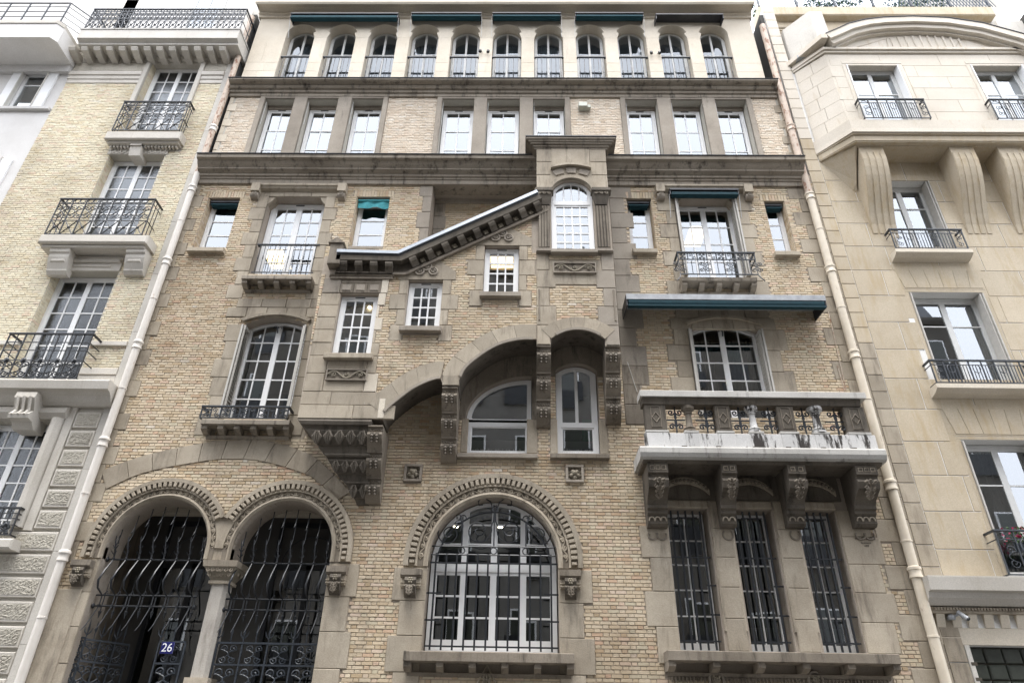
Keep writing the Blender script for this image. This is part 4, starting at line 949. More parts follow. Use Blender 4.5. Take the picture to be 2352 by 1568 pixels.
# stepped corbel at the left foot of the oriel
lev = [(962,683,.66),(966,686,.68),(974,690,.66),(978,696,.60),(984,702,.585),(988,705,.60),(1020,728,.52),(1024,733,.47),(1040,744,.45),(1044,747,.47),(1048,750,.45),(1052,752,.40),(1056,753,.42),(1086,772,.34),(1090,778,.29),(1104,790,.26),(1108,793,.28),(1113,796,.24),(1142,812,.16),(1146,815,.11),(1158,820,.06)]
xr_ = PXx(850, 976, OD); mb = MB()
for i, (v, u, d) in enumerate(lev):
    x = PXx(u, v, d); z = PZ(770, v, d); mb.add([(x,F-d,z),(xr_+.02,F-d,z),(xr_+.02,F+.02,z),(x,F+.02,z)], [])
for i in range(len(lev)-1): b = 4*i; mb.f += [(b,b+4,b+5,b+1),(b+3,b+7,b+4,b),(b+1,b+5,b+6,b+2)]
mb.f += [(0,1,2,3), tuple(4*(len(lev)-1)+k for k in (3,2,1,0))]
cb = mb.build('corbel', 'soot_shade', B)
def lobe(w, h):
    m_ = MB(); m_.tube([(0,-.01,h*.5),(0,-.035,0),(0,-.01,-h*.5)], w*.11, 5)
    for k in range(3):
        for sx in (-1, 1): m_.tube([(sx*w*.06,-.01,-h*.45),(sx*w*(.22+.09*k),-.045,-h*.15+h*.1*k),(sx*w*(.20+.11*k),-.045,h*(.25-.12*k)),(sx*w*(.10+.06*k),-.03,h*(.42-.15*k))], w*.095, 5)
    return m_
for v, d, u0, u1, n, h in ((1004,.565,716,846,5,.25),(1071,.385,762,846,4,.22),(1128,.205,802,846,2,.24)):
    x0, x1 = PXx(u0, v, d), PXx(u1, v, d); z = PZ((u0+u1)/2, v, d); me = lobe((x1-x0)/n, h).mesh('leaf', M['soot_shade'])
    for i in range(n): inst('leaf', me, cb, (x0+(x1-x0)*(i+.5)/n, F-d-.005, z), (rad(12),0,0))
# ================================================================== cornices and the upper floors
def cornice(nm, mat, x0, x1, prof, par=B): return MB().px([(F+.3, prof[0][1])]+[(F-d, z) for d, z in prof]+[(F+.3, prof[-1][1])], x0, x1).build(nm, mat, par)
z0, z1 = Z_C2B, Z_C2T; H = z1-z0
xc0, xc1 = PXx(450, 358, .45), PXx(1851, 364, .45)
for (a, b) in ((xc0, xt0+.03), (xt1-.03, xc1)):
    cornice('cornice', 'cornice', a, b, [(.04,z0-.14),(.07,z0-.13),(.07,z0-.02),(.10,z0),(.10,z0+H*.08),(.14,z0+H*.12),(.14,z0+H*.24),(.19,z0+H*.30),(.24,z0+H*.36),(.24,z0+H*.44),(.30,z0+H*.56),(.34,z0+H*.66),(.34,z0+H*.70),(.42,z0+H*.76),(.43,z0+H*.95)])
    cornice('cornice_flashing', 'zinc_dark', a-.01, b+.01, [(.45,z0+H*.952),(.455,z1-.005),(.40,z1)])
xd0, xd1 = PXx(524, 180, .35), PXx(1789, 186, .35); z0, z1 = Z_C1B, Z_C1T; H = z1-z0
cornice('cornice', 'cornice', xd0, xd1, [(.03,z0-.10),(.06,z0-.09),(.06,z0),(.10,z0+H*.06),(.12,z0+H*.22),(.10,z0+H*.28),(.16,z0+H*.34),(.20,z0+H*.50),(.19,z0+H*.62),(.28,z0+H*.68),(.33,z0+H*.78),(.33,z0+H*.93)])
cornice('cornice_flashing', 'zinc_dark', xd0-.01, xd1+.01, [(.35,z0+H*.932),(.355,z1-.004),(.30,z1)])
# floor of nine windows
xm0, xm1 = PXx(492, 345), PXx(1826, 350)
rb = [op(*q, 349, 222) for q in ((574,646),(677,752),(785,861),(1004,1082),(1113,1192),(1224,1301),(1447,1524),(1557,1633),(1664,1740))]
zb0 = Z_C2T-.02; zb1 = Z_C1B
rb = [(a, b, zb0+.10, zb1-.16) for a, b, c, d in rb]
sheet('wall', 'mortar_pale', B, rect(xm0, xm1, zb0-.3, zb1+.2), [rect(*r) for r in rb], F, .26)
ex2 = []
for gi in range(3):
    grp = rb[gi*3:gi*3+3]; a = grp[0][0]-.13; b = grp[2][1]+.13
    ex2.append(rect(a, b, zb0-.1, zb1))
    edges_ = [(a, grp[0][0]), (grp[0][1], grp[1][0]), (grp[1][1], grp[2][0]), (grp[2][1], b)]
    for p_, q_ in edges_: st(p_, q_, zb0-.05, zb1-.005, .05, 'stone_grey', 'pier')
    st(a, b, zb1-.155, zb1-.004, .045, 'stone_grey', 'lintel')
    for r in grp:
        box('sill', 'stone_grey', B, r[0]+.004, r[1]-.004, F-.07, F+.2, r[2]-.09, r[2], .01)
        wi = window(B, r[0]+.02, r[1]-.02, r[2], r[3]-.13, F+.27, 2, 3, 1, fr=.05, st=.05, vent=True); spikes(wi, r[0]+.08, r[1]-.08, F+.2, r[2]+.01, 16)
        MB().cbox(r[0]+.02, r[1]-.02, F+.20, F+.30, r[3]-.128, r[3]-.002, .01).build('blind_box', 'stone_grey', wi)
        MB().tube([(r[0]+.03, F+.03, r[3]-.05), (r[0]+.03, F+.03, r[3]-.9)], .006, 4).build('blind_rod', 'grey_paint', wi)
rects = fill([rect(xm0+.12, xm1-.14, zb0+.02, zb1-.05)], ex2, zb0, .061, .009, [.19, .095]); bricks(B, rects, F, 'brick_top', .010, 0)
chain(xm0-.03, 1, zb0, zb1-.06, (.10, .24), .30, .02, 'stone_light'); chain(xm1+.03, -1, zb0, zb1-.06, (.12, .26), .30, .02, 'stone')
# loggia of eleven arches
xl0, xl1 = PXx(556, 172), PXx(1757, 178); zl0 = Z_C1T-.03; zl1 = PZ(1150, 2, 0)+.6
la = []
for i in range(11):
    uc = 664.5+99.5*i; a, b, c, d = op(uc-34.5, uc+34.5, 174, 57); la.append((a, b, zl0+.02, PZ(1160, 57)))
lh = [outline(a, b, c, d, (b-a)/2) for a, b, c, d in la]
sheet('loggia_wall', 'stone_light', B, rect(xl0, xl1, zl0-.2, zl1), lh, F, .34)
for i, (a, b, c, d) in enumerate(la):
    window(B, a+.015, b-.015, c-.05, d-.02, F+.31, 1, 2, 2, rise=(b-a)/2-.02, fr=.05, st=.028, mat='grey_paint', glass='glass_top', rowz=[.66])
    railing(B, a+.02, b-.02, c, PZ(1160, 128), F+.05, F+.10, 6, 'bars', 'iron_blue')
    r_ = (b-a)/2; vz = d-r_
zlr = [PZ(1160, v) for v in (172, 150, 128, 108, 92)]
for i in range(12):        # coursed piers between the arches, hair joints
    x0 = xl0 if i == 0 else la[i-1][1]; x1 = xl1 if i == 11 else la[i][0]; hs_ = [zl0, zl0+.33, zl0+.72, zl0+1.08, PZ(1160,88)]
    for k in range(4):
        if x1-x0 > .8: parts_ = [(x0, x0+(x1-x0)*(.45 if k % 2 else .6)), (x0+(x1-x0)*(.45 if k % 2 else .6), x1)]
        else: parts_ = [(x0, x1)]
        for p_, q_ in parts_: st(p_+.002, q_-.002, hs_[k]+.002, hs_[k+1]-.002, .006, 'stone_light', 'pier_stone', 0, .003)
    if 0 < i < 11: MB().py([(x0,hs_[4]),(x1,hs_[4]),(x1+.06,hs_[4]+.22),((x0+x1)/2,hs_[4]+.36),(x0-.06,hs_[4]+.22)], F-.006, F+.01).build('spandrel_stone', 'stone_light', B)
zt0 = PZ(1150, 41); zt1 = PZ(1150, 6, .4)
cornice('cornice', 'stone_light', xl0-.06, xl1+.06, [(.04,zt0-.06),(.05,zt0-.05),(.05,zt0+.02),(.10,zt0+.06),(.10,zt0+.12),(.18,zt0+.17),(.26,zt0+.22),(.27,zt0+.30),(.36,zt0+.34),(.38,zt1-.05),(.42,zt1),(.42,zt1+.08)])
MB().box(xl0, xl1, F+.3, 16, zt1+.08, zt1+.3).build('roof_slab', 'zinc', B)
# ================================================================== windows of the lower floors
def sw(o_, y, *a, **k):
    e = k.pop('e', .015); w_ = window(B, o_[0]+e, o_[1]-e, o_[2]+.0, o_[3]-e, y, *a, **k); return w_
w1 = sw(C1, F+.24, 1, 3, 1, vent=True); spikes(w1, C1[0]+.08, C1[1]-.05, F+.15, C1[2]+.02, 14)
w1 = sw(C3, F+.24, 1, 3, 1, vent=True, e=.02); spikes(w1, C3[0]+.08, C3[1]-.05, F+.15, C3[2]+.02, 16)
sw(C5, F+.24, 1, 3, 1, vent=True); sw(C7, F+.24, 1, 3, 1, vent=True)
sw(C2, F+.27, 2, 5, 2, st=.07, fr=.07, vent=True); sw(C6, F+.27, 2, 4, 2, st=.06, fr=.06, vent=True)
sw(D1, F+.25, 2, 5, 2, rise=.20, st=.055, fr=.05); sw(D2, F+.25, 2, 5, 2, rise=.22, st=.055, fr=.06)
for o_ in (OW1, OW2, OW3):
    w1 = window(B, o_[0]+.01, o_[1]-.01, o_[2], o_[3]-.02, YO+.12, 3, 4, 1, fr=.05, st=.055, bar=.032, vent=True); spikes(w1, o_[0]+.06, o_[1]-.06, YO+.05, o_[2]+.01, 22)
wT = window(B, TW[0]+.01, TW[1]-.01, TW[2], TW[3]-.01, YO+.10, 4, 5, 1, rise=(TW[1]-TW[0])/2-.01, fr=.06, st=.05, bar=.03, transom=(PZ(1318, 463, OD), 1, 1)); spikes(wT, TW[0]+.1, TW[1]-.1, YO+.04, TW[2]+.01, 26)
# window under the rampant arch
zt_r = PZ(1150, 968)
wu = window(B, U1[0]+.02, U1[1]-.02, U1[2], zt_r+.05, F+.18, 1, 1, 1, fr=.09, st=.02); spikes(wu, U1[0]+.1, U1[1]-.1, F+.08, U1[2]+.01, 26)
ins = lambda e: [(xa+e,zs_+.06+e*0),(xb-e,zs_+.06)]+[(xb-e-(xb-xa-2*e)*math.sin(rad(90*i/20)), zs_+.06+(zt_-zs_-.06-e)*math.cos(rad(90*i/20))) for i in range(0, 20)]
oo, ii = ins(.015), ins(.10)
ii[0] = (ii[0][0]+.03, ii[0][1]+.02); ii[1] = (ii[1][0], ii[1][1]+.02)
mb = MB(); n = len(oo); mb.add([(x,F+.16,z) for x,z in oo]+[(x,F+.16,z) for x,z in ii]+[(x,F+.22,z) for x,z in ii], [(i,(i+1)%n,n+(i+1)%n,n+i) for i in range(n)]+[(n+i,n+(i+1)%n,2*n+(i+1)%n,2*n+i) for i in range(n)]); wq = mb.build('arched_window', 'white', B)
MB().add([(x,F+.20,z) for x,z in ii], [tuple(range(n))]).build('pane', 'glass', wq)
wu = window(B, U2[0]+.015, U2[1]-.015, U2[2], U2[3]-.015, F+.18, 1, 1, 1, rise=.155, fr=.085, st=.03, transom=(zt_r, 1, 2)); spikes(wu, U2[0]+.1, U2[1]-.1, F+.08, U2[2]+.01, 20)
# big arched window of the ground floor
x0, x1 = AG[0]-AG[2]+.02, AG[0]+AG[2]-.02; ztr = PZ(1130, 1300)
wg = window(B, x0, x1, zGs, AG[1]+AG[2]-.02, F+.28, 1, 3, 4, rise=AG[2]-.02, fr=.06, st=.055, bar=.03, transom=(ztr, 3, 4), kick=.09)
for t in (T1, T2, T3): window(B, t[0]+.02, t[1]-.02, t[2], t[3]-.01, F+.33, 2, 5, 1, fr=.028, st=.026, bar=.022, kick=.10, mat='white')
# shutters folded back
def shutter(xe, sx, z0, z1, y0=F-.02, y1=F+.20, nm='shutter'):
    r0 = MB(); xs_ = (xe, xe+sx*.035); a, b = min(xs_), max(xs_)
    for q in ((y0,y0+.03,z0,z1),(y1-.03,y1,z0,z1),(y0+.031,y1-.031,z0,z0+.06),(y0+.031,y1-.031,z1-.06,z1)): r0.box(a, b, q[0], q[1], q[2], q[3])
    o = r0.build(nm, 'shutter', B); n = int((z1-z0-.14)/.075); me = MB().add([(a+.004,y0+.03,0),(b-.004,y0+.03,-.035),(b-.004,y1-.03,-.035),(a+.004,y1-.03,0),(a+.004,y0+.03,.008),(b-.004,y0+.03,-.027),(b-.004,y1-.03,-.027),(a+.004,y1-.03,.008)], [(0,1,2,3),(7,6,5,4),(0,4,5,1),(1,5,6,2),(2,6,7,3),(3,7,4,0)]).mesh('slat', M['shutter'])
    for i in range(n): inst('slat', me, o, (0, 0, z0+.10+i*.075))
for o_, r in ((C6, 0), (D1, .22), (D2, .24)):
    shutter(o_[0]+.006, 1, o_[2]+.03, o_[3]-r-.03, F-.10); shutter(o_[0]+.048, 1, o_[2]+.03, o_[3]-r-.03, F-.06); shutter(o_[1]-.006, -1, o_[2]+.03, o_[3]-r-.03, F-.10); shutter(o_[1]-.048, -1, o_[2]+.03, o_[3]-r-.03, F-.06)
# small iron bracket at the head of two windows
for o_ in (D1, D2):
    xm = (o_[0]+o_[1])/2; z = o_[3]-.20; b_ = MB()
    for sx in (-1, 1): b_.tube([(xm+sx*(.07+p*.05), F+.16, z+.03+q*.04) for p, q in spiral(1, 1.2, 0, 12, -1)], .008, 5)
    b_.tube([(xm,F+.16,z+.05),(xm,F+.13,z-.02),(xm,F+.17,z-.10)], .014, 5); b_.build('iron_bracket', 'iron_blue', B)
# railings
railing(B, PXx(594,562,.02), PXx(733,562,.02), C2[2]+.03, PZ(660, 562, .02), F-.02, F+.05, 12, 'bars', 'iron')
railing(B, PXx(466,934,.28), PXx(664,934,.28), sD1[2]+.01, PZ(560, 933, .28), F-.28, F, 9, 'lace', 'iron_blue', th=.012)
x0, x1 = PXx(1556,580,.36), PXx(1731,580,.36); zr0 = PZ(1640,630,.36); zr1 = PZ(1640,580,.36)
rr = railing(B, x0, x1, zr1-.22, zr1, F-.36, F, 8, 'lace', 'iron_blue', th=.010)
MB().box(x0, x1, F-.37, F-.35, zr0-.01, zr0+.012).build('rail', 'iron_blue', rr)
bm = MB().box(-.007,.007,-.007,.007,zr0,zr1-.2).mesh('baluster', M['iron_blue']); sc_ = cscroll(.10, .26, .009).mesh('scroll', M['iron_blue'])
for i in range(13):
    x = x0+(x1-x0)*i/12; inst('baluster', bm, rr, (x, F-.36, 0))
    if i in (0, 4, 8, 12): inst('scroll', sc_, rr, (x+.05, F-.36, zr0+.2)); inst('scroll', sc_, rr, (x-.05, F-.36, zr0+.2), (0,0,math.pi))
for x, s_ in ((x0, -1), (x1, 1)): MB().tube([(x,F-.36,zr0),(x+s_*.02,F-.40,zr0-.10),(x+s_*.10,F-.40,zr0-.2)], .012, 5).build('iron_tail', 'zinc_dark', rr)
# ================================================================== stone balcony
BD = .78
xb0, xb1 = PXx(1470,1028,BD), PXx(2034,1032,BD); zs1 = PZ(1750,1026,BD); zs0 = PZ(1750,1053,BD)
slab = MB().px([(F+.02,zs1),(F-BD+.02,zs1),(F-BD,zs1-.03),(F-BD,zs0+.10),(F-BD+.03,zs0+.03),(F-BD+.08,zs0),(F+.02,zs0)], xb0, xb1).build('balcony', 'marble', B)
MB().px([(F+.02,zs0-.001),(F-BD+.10,zs0-.001),(F-BD+.16,zs0-.05),(F+.02,zs0-.05)], xb0+.06, xb1-.06).build('soffit_mould', 'soot_shade', slab)
yb = F-BD+.08; zp0 = zs1; zp1 = PZ(1750,990,BD-.08); zc0 = PZ(1750,931,BD-.08); zc1 = PZ(1750,899,BD)
xq0, xq1 = PXx(1484,1000,BD-.08), PXx(2010,1000,BD-.08)
MB().cbox(xq0, xq1, yb, yb+.20, zp0+.001, zp1-.05, .01).build('parapet_base', 'marble_stained', slab)
ze = zc1-zc0
MB().px([(yb+.22,zc0),(yb-.02,zc0),(yb-.04,zc0+ze*.30),(yb-.06,zc0+ze*.42),(yb-.06,zc0+ze*.5),(yb+.22,zc0+ze*.5)], xq0-.02, xq1-.12).build('coping_mould', 'soot_shade', slab)
MB().px([(yb+.26,zc0+ze*.501),(yb-.10,zc0+ze*.501),(yb-.10,zc1-.01),(yb-.09,zc1),(yb+.26,zc1)], PXx(1470,905,BD+.02), PXx(1988,905,BD+.02)).build('coping', 'marble', slab)
for uL, uR, nm in ((1484,1532,'p'),(1646,1681,'p'),(1790,1828,'p'),(1944,1992,'p'),(1572,1600,'b'),(1720,1748,'b'),(1866,1898,'b')):
    a, b = PXx(uL,970,BD-.08), PXx(uR,970,BD-.08); xm = (a+b)/2
    MB().cbox(a-.02, b+.02, yb-.012, yb+.20, zp1-.049, zp1, .008).build('pedestal', 'marble', slab); MB().cbox(a-.012, b+.012, yb-.008, yb-.0001, zp0+.02, zp1-.05, .004).build('pedestal_face', 'marble_stained', slab)
    if nm == 'p':
        pr = MB().cbox(a, b, yb, yb+.20, zp1+.001, zc0-.001, .01).build('balcony_pier', 'soot_shade', slab); zm = (zp1+zc0)/2
        MB().tube([(xm,yb-.004,zm+.10),(xm-.07,yb-.004,zm),(xm,yb-.004,zm-.10),(xm+.07,yb-.004,zm)], .014, 4, True).build('lozenge', 'stone_soot', slab)
        MB().tube([(xm-.085,yb-.003,zc0-.05),(xm+.085,yb-.003,zc0-.05),(xm+.085,yb-.003,zp1+.06),(xm-.085,yb-.003,zp1+.06)], .008, 4, True).build('pier_panel', 'stone_soot', slab)
    else:
        h = zc0-zp1; r = (b-a)/2; MB().lathe(xm, yb+.10, [(r*1.05,zp1+.001),(r*1.05,zp1+h*.07),(r*.75,zp1+h*.09),(r*.95,zp1+h*.15),(r*.62,zp1+h*.22),(r*.55,zp1+h*.45),(r*.50,zp1+h*.68),(r*.75,zp1+h*.72),(r*.55,zp1+h*.76),(r*.95,zp1+h*.86),(r*1.1,zp1+h*.88),(r*1.1,zc0-.001)], 14).build('baluster', 'marble_stained' if uL != 1572 else 'stone_soot', slab)
cells = [(1534,1571),(1601,1645),(1682,1719),(1749,1789),(1829,1865),(1899,1943)]
for a, b in cells:         # iron fill: a cross with eight curls
    x0, x1 = PXx(a,970,BD-.18), PXx(b,970,BD-.18); xm = (x0+x1)/2; zm = (zp1+zc0)/2; h = zc0-zp1; ir = MB().box(xm-.012, xm+.012, yb+.09, yb+.11, zp1, zc0); ir.box(x0-.02, x1+.02, yb+.088, yb+.112, zm-.02, zm+.0)
    io = ir.build('iron_fill', 'iron_blue', slab)
    for sx in (-1, 1):
        for sz in (-1, 1): MB().tube([(xm+sx*.012,yb+.1,zm+sz*h*.05)]+[(xm+sx*((x1-x0)*.25+p*.062), yb+.1, zm+sz*(h*.28)+sz*q*.062) for p, q in spiral(1, 1.3, math.pi if True else 0, 16)][0:], .014, 5).build('iron_curl', 'iron_blue', slab)
for u in (1572, 1650, 1735, 1810, 1890, 1960): x, z = P(u, 1024, BD-.08); MB().box(x-.045, x+.045, yb-.02, yb, zp0+.004, zp0+.035).build('drain_slot', 'cut_shade', slab)
# consoles of the balcony
def console_b(uL, uR, wide):
    x0, x1 = PXx(uL,1066,BD-.15), PXx(uR,1066,BD-.15); zt = zs0-.051; zb = PZ((uL+uR)/2, 1210, .14); H = zt-zb; d = BD-.13
    prof = [(F+.01,zt),(F-d,zt),(F-d,zt-H*.17),(F-d+.05,zt-H*.20),(F-d+.06,zt-H*.24),(F-d+.02,zt-H*.30),(F-d+.06,zt-H*.42),(F-.36,zt-H*.56),(F-.30,zt-H*.64),(F-.30,zt-H*.70),(F-.25,zt-H*.73),(F-.25,zt-H*.78),(F-.20,zt-H*.82),(F-.20,zt-H*.95),(F-.15,zt-H),(F+.01,zt-H)]
    r0 = MB().px(prof, x0, x1).build('console', 'soot_shade', B); xm = (x0+x1)/2; w_ = x1-x0; n = 3 if wide else 2
    for i in range(n):
        xc = x0+w_*(i+.5)/n*.86+w_*.07; MB().tube([(xc-.035,F-d-.003,zt-H*.05),(xc+.035,F-d-.003,zt-H*.05),(xc+.035,F-d-.003,zt-H*.12),(xc-.035,F-d-.003,zt-H*.12)], .009, 4, True).build('square_ornament', 'stone', r0)
        ar = MB().tube([(xc+.05*math.cos(rad(a)), F-.21, zt-H*.91+.07*math.sin(rad(a))) for a in range(0, 181, 20)], .014, 4); ar.build('arch_ornament', 'stone', r0)
    l = leafy(0, 0, w_*.5, H*.34, 0, r0, 'stone_soot', .024); l.location = (xm, F-d+.04, zt-H*.42); l.rotation_euler = (rad(38), 0, 0)
    l2 = leafy(0, 0, w_*.36, H*.26, 0, r0, 'stone_soot', .024); l2.location = (xm, F-d+.08, zt-H*.50); l2.rotation_euler = (rad(45), 0, 0)
    z2 = zb-.13; mb = MB()
    if wide:
        for sx in (-1, 1): mb.tube([(xm+sx*(.08)+.08*math.cos(rad(a)), F-.035, z2+.02+.075*math.sin(rad(a))) for a in range(150, 391, 20)] if sx < 0 else [(xm+.08+.08*math.cos(rad(a)), F-.035, z2+.02+.075*math.sin(rad(a))) for a in range(150, 391, 20)], .017, 5)
    else: mb.tube([(xm+.09*math.cos(rad(a)), F-.035, z2+.03+.09*math.sin(rad(a))) for a in range(135, 406, 18)], .018, 5)
    mb.build('hanging_curl', 'stone_soot', r0)
for a, b, wd in ((1487,1533,1),(1655,1690,0),(1806,1847,0),(1961,2010,1)): console_b(a, b, wd)
# cut lettering of the architect, the shade of its cuts painted dark
def text(body, size, loc, mat, parent, name='lettering', ext=.002, rot=(math.pi/2,0,0), align='CENTER'):
    cu = bpy.data.curves.new(name, 'FONT'); cu.body = body; cu.size = size; cu.extrude = ext; cu.align_x = align; cu.align_y = 'CENTER'
    t = bpy.data.objects.new(name, cu); COL.objects.link(t); dg = bpy.context.evaluated_depsgraph_get(); me = bpy.data.meshes.new_from_object(t.evaluated_get(dg)); bpy.data.objects.remove(t)
    me.materials.clear(); me.materials.append(M[mat]); o = inst(name, me, parent, loc, rot); return o
for tx, u, v, s_ in (('M.AD.YVON', 1987, 1237, .064), ('Architecte', 1989, 1246, .040), ('1898', 1990, 1253, .042)):
    x, z = P(u, v, .02); text(tx, s_, (x, F-.030, z), 'cut_shade', B)
# ================================================================== entrance: grilles, gate, porch
YG = F+.14
def leafbar(xc, ztip, z1, z2, z3, zt):     # one bellied bar: tail, belly, leaf collar, spear
    b = MB(); b.tube([(xc,YG-.30,zt),(xc,YG-.20,zt+.10),(xc,YG-.06,z3-.10),(xc,YG,z3),(xc,YG,z2),(xc,YG-.05,z2+.02),(xc,YG-.20,z2+.08),(xc,YG-.25,z2+.20),(xc,YG-.16,z2+(z1-z2)*.62),(xc,YG-.03,z1-.05),(xc,YG,z1)], .012, 6, taper=[.5,.7,.8,.8,.9,1,1.3,1.5,1.4,1.1,1])
    b.tube([(xc,YG,z1),(xc,YG-.01,z1+.12),(xc,YG-.10,z1+.30),(xc,YG-.12,z1+.38)], .012, 6, taper=[1,1.4,.9,.5])
    b.tube([(xc,YG-.12,ztip-.36),(xc,YG-.07,ztip-.33),(xc,YG-.03,ztip-.25),(xc,YG,ztip-.1),(xc,YG,ztip)], .009, 5, taper=[.5,1.2,1,1,1.2])
    b.tube([(xc,YG-.09,z1+.28),(xc,YG-.02,z1+.42),(xc,YG,ztip-.25)], .007, 5)
    for zz in (z1+.10, z1+.2):
        for sx in (-1, 1): b.tube([(xc,YG-.03,zz-.02),(xc+sx*.03,YG-.05,zz+.01),(xc+sx*.045,YG-.06,zz+.035)], .008, 4)
    b.ball((xc,YG,z1+.02), .026, 6); return b
def grille(A, uL, uR, n, z1, z2, z3, nm='grille'):
    x0, x1 = A[0]-A[2]+.02, A[0]+A[2]-.02
    root = MB().tube([(x0,YG,z1),(x1,YG,z1)], .015, 6).build(nm, 'iron', B)
    for z in (z2, z3): MB().tube([(x0,YG,z),(x1,YG,z)], .015, 6).build('rail', 'iron', root)
    for i in range(n):
        xc = x0+.10+(x1-x0-.18)*i/(n-1); dx = (xc-A[0])/A[2]; zt_ = A[1]+A[2]*math.sqrt(max(0, 1-dx*dx))-.10
        leafbar(xc, min(zt_, A[1]+A[2]-.12), z1, z2, z3, PZ(340, 1452)-.0).build('grille_bar', 'iron', root)
        k = MB(); xk = xc+.05; k.tube([(xk-.04,YG,z2),(xk+.02,YG,z2+.07),(xk+.05,YG,z2)], .008, 4); k.tube([(xk,YG,z2+.05),(xk,YG,z3-.08)], .009, 5); k.tube([(xk,YG,z3-.07),(xk,YG,z3-.09),(xk,YG,z3-.2)], .028, 5, taper=[.2,1,.1]); k.tube([(xk,YG+.01,z2),(xk,YG+.01,z2+.35)], .008, 4, taper=[1,.2]); k.build('drop_spear', 'iron', root)
        MB().box(xc-.022, xc+.022, YG-.02, YG+.02, z3-.022, z3+.022).build('stud', 'iron', root)
    for x in (x0, x1): 
        for z in (z1, z3): MB().ball((x, YG, z), .045, 8, (.6,1,1)).build('rosette', 'iron', root)
    return root
z1, z2, z3 = PZ(350, 1281), PZ(350, 1364), PZ(350, 1389)
grille(AE1, 0, 0, 8, z1, z2, z3); grille(AE2, 0, 0, 8, z1-.03, z2-.03, z3-.03)
def gate_panel(x0, x1, z0, z1, y, bays, nm, rot=0, piv=None, spear=True):
    root = MB().box(0, x1-x0, -.018, .018, z1-.03, z1).build(nm, 'iron_blue', B); root.location = (x0, y, 0); root.rotation_euler = (0, 0, rot); w_ = x1-x0; bw = w_/bays
    for z in (z1-.34, z1-1.0, z0+.05): MB().box(0, w_, -.015, .015, z-.014, z+.014).build('rail', 'iron_blue', root)
    for i in range(bays+1): MB().box(bw*i-.014, bw*i+.014, -.014, .014, z0, z1-.031).build('upright', 'iron_blue', root)
    c1 = cscroll(bw*.42, .28, .010).mesh('scroll', M['iron_blue']); c2 = cscroll(bw*.5, .34, .012).mesh('scroll', M['iron_blue']); s2 = scurl(bw*.5, .20, .010).mesh('scroll', M['iron_blue'])
    arm = MB().tube([(bw*.5*(-1+2*i/12), 0, .16*math.cos(math.pi*(i-6)/12)) for i in range(13)], .013, 5).mesh('arched_bar', M['iron_blue'])
    for i in range(bays):
        xc = bw*(i+.5)
        for sx, r in ((-1, math.pi), (1, 0)): inst('scroll', c1, root, (xc+sx*bw*.12, 0, z1-.185), (0,0,r)); inst('scroll', c2, root, (xc+sx*bw*.14, 0, z1-.56), (0,0,r))
        inst('scroll', s2, root, (xc-bw*.2, 0, z1-.88)); inst('scroll', s2, root, (xc+bw*.22, 0, z1-.88), (0,0,math.pi)); inst('arched_bar', arm, root, (xc, 0, z1-.80))
        for q in (.0, .5):
            sp = MB(); xs = bw*(i+q); sp.tube([(xs,0,z1),(xs,0,z1+.10),(xs,0,z1+.14),(xs,0,z1+.30)], .016, 5, taper=[.6,.6,1.3,.1])
            if q == 0:
                for sx in (-1, 1): sp.tube([(xs,0,z1+.05),(xs+sx*.05,0,z1+.10),(xs+sx*.07,0,z1+.17)], .011, 4, taper=[1,1,.4])
            if spear: sp.build('spear', 'iron_blue', root)
    return root
zg1 = PZ(400, 1471, -.14)
gx0, gx1 = AE1[0]-AE1[2]+.04, AE1[0]+AE1[2]-.02
gate_panel(PXx(368,1471,-.14), gx1, .1, zg1, YG, 1, 'gate_side_panel'); gate_panel(AE2[0]-AE2[2]+.04, AE2[0]+AE2[2]-.02, .1, zg1, YG, 4, 'gate_fixed_panel'); gate_panel(gx0+.03, gx0+.80, .1, zg1+.02, YG-.0, 3, 'gate_leaf', rad(58)); gate_panel(gx0-.10, gx0+.03, .1, zg1+.04, YG-.0, 1, 'gate_hinge_post', 0, spear=False)
# porch behind: side walls, ceiling, dark glazed door
px0, px1 = AE1[0]-AE1[2]-.25, AE2[0]+AE2[2]+.1; zpc = AE1[1]+AE1[2]+.25; yp = F+1.5
MB().box(px0-.1, px0, F+.55, yp, 0, zpc).build('porch_side', 'stone_soot', B); MB().box(px1, px1+.1, F+.55, yp, 0, zpc).build('porch_side', 'soot_shade', B); MB().box(px0-.1, px1+.1, F+.55, yp+.1, zpc, zpc+.1).build('porch_ceiling', 'stone_grey', B)
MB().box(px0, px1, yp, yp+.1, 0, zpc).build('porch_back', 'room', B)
MB().px([(yp-.001,zpc),(yp-.12,zpc),(yp-.10,zpc-.10),(yp-.001,zpc-.14)], px0, px1).build('porch_cornice', 'stone_light', B); MB().box(px0, px1, F+.5, F+1.0, .01, .5).build('step', 'stone_light', B)
for A in (AE1, AE2):
    x0, x1 = A[0]-.62, A[0]+.78; z1_ = PZ(400, 1195, -1.4); dr = MB()
    for q in ((x0,x0+.07,0,z1_),(x1-.07,x1,0,z1_),(x0+.071,x1-.071,z1_-.09,z1_),((x0+x1)/2-.05,(x0+x1)/2+.05,0,z1_-.8),(x0+.071,x1-.071,z1_-.9,z1_-.82)): dr.box(q[0], q[1], yp-.06, yp-.001, q[2], q[3])
    do = dr.build('inner_door', 'iron', B)
    for a, b in ((x0+.071,(x0+x1)/2-.051),((x0+x1)/2+.051,x1-.071)): MB().add([(a,yp-.03,.2),(b,yp-.03,.2),(b,yp-.03,z1_-.91),(a,yp-.03,z1_-.91)], [(0,1,2,3)]).build('pane', 'glass', do)
    MB().tube([((x0+x1)/2+.55*math.cos(rad(a)), yp-.05, z1_-.82+.55*math.sin(rad(a))) for a in range(0, 181, 12)], .014, 5).build('fanlight_bar', 'iron', do)
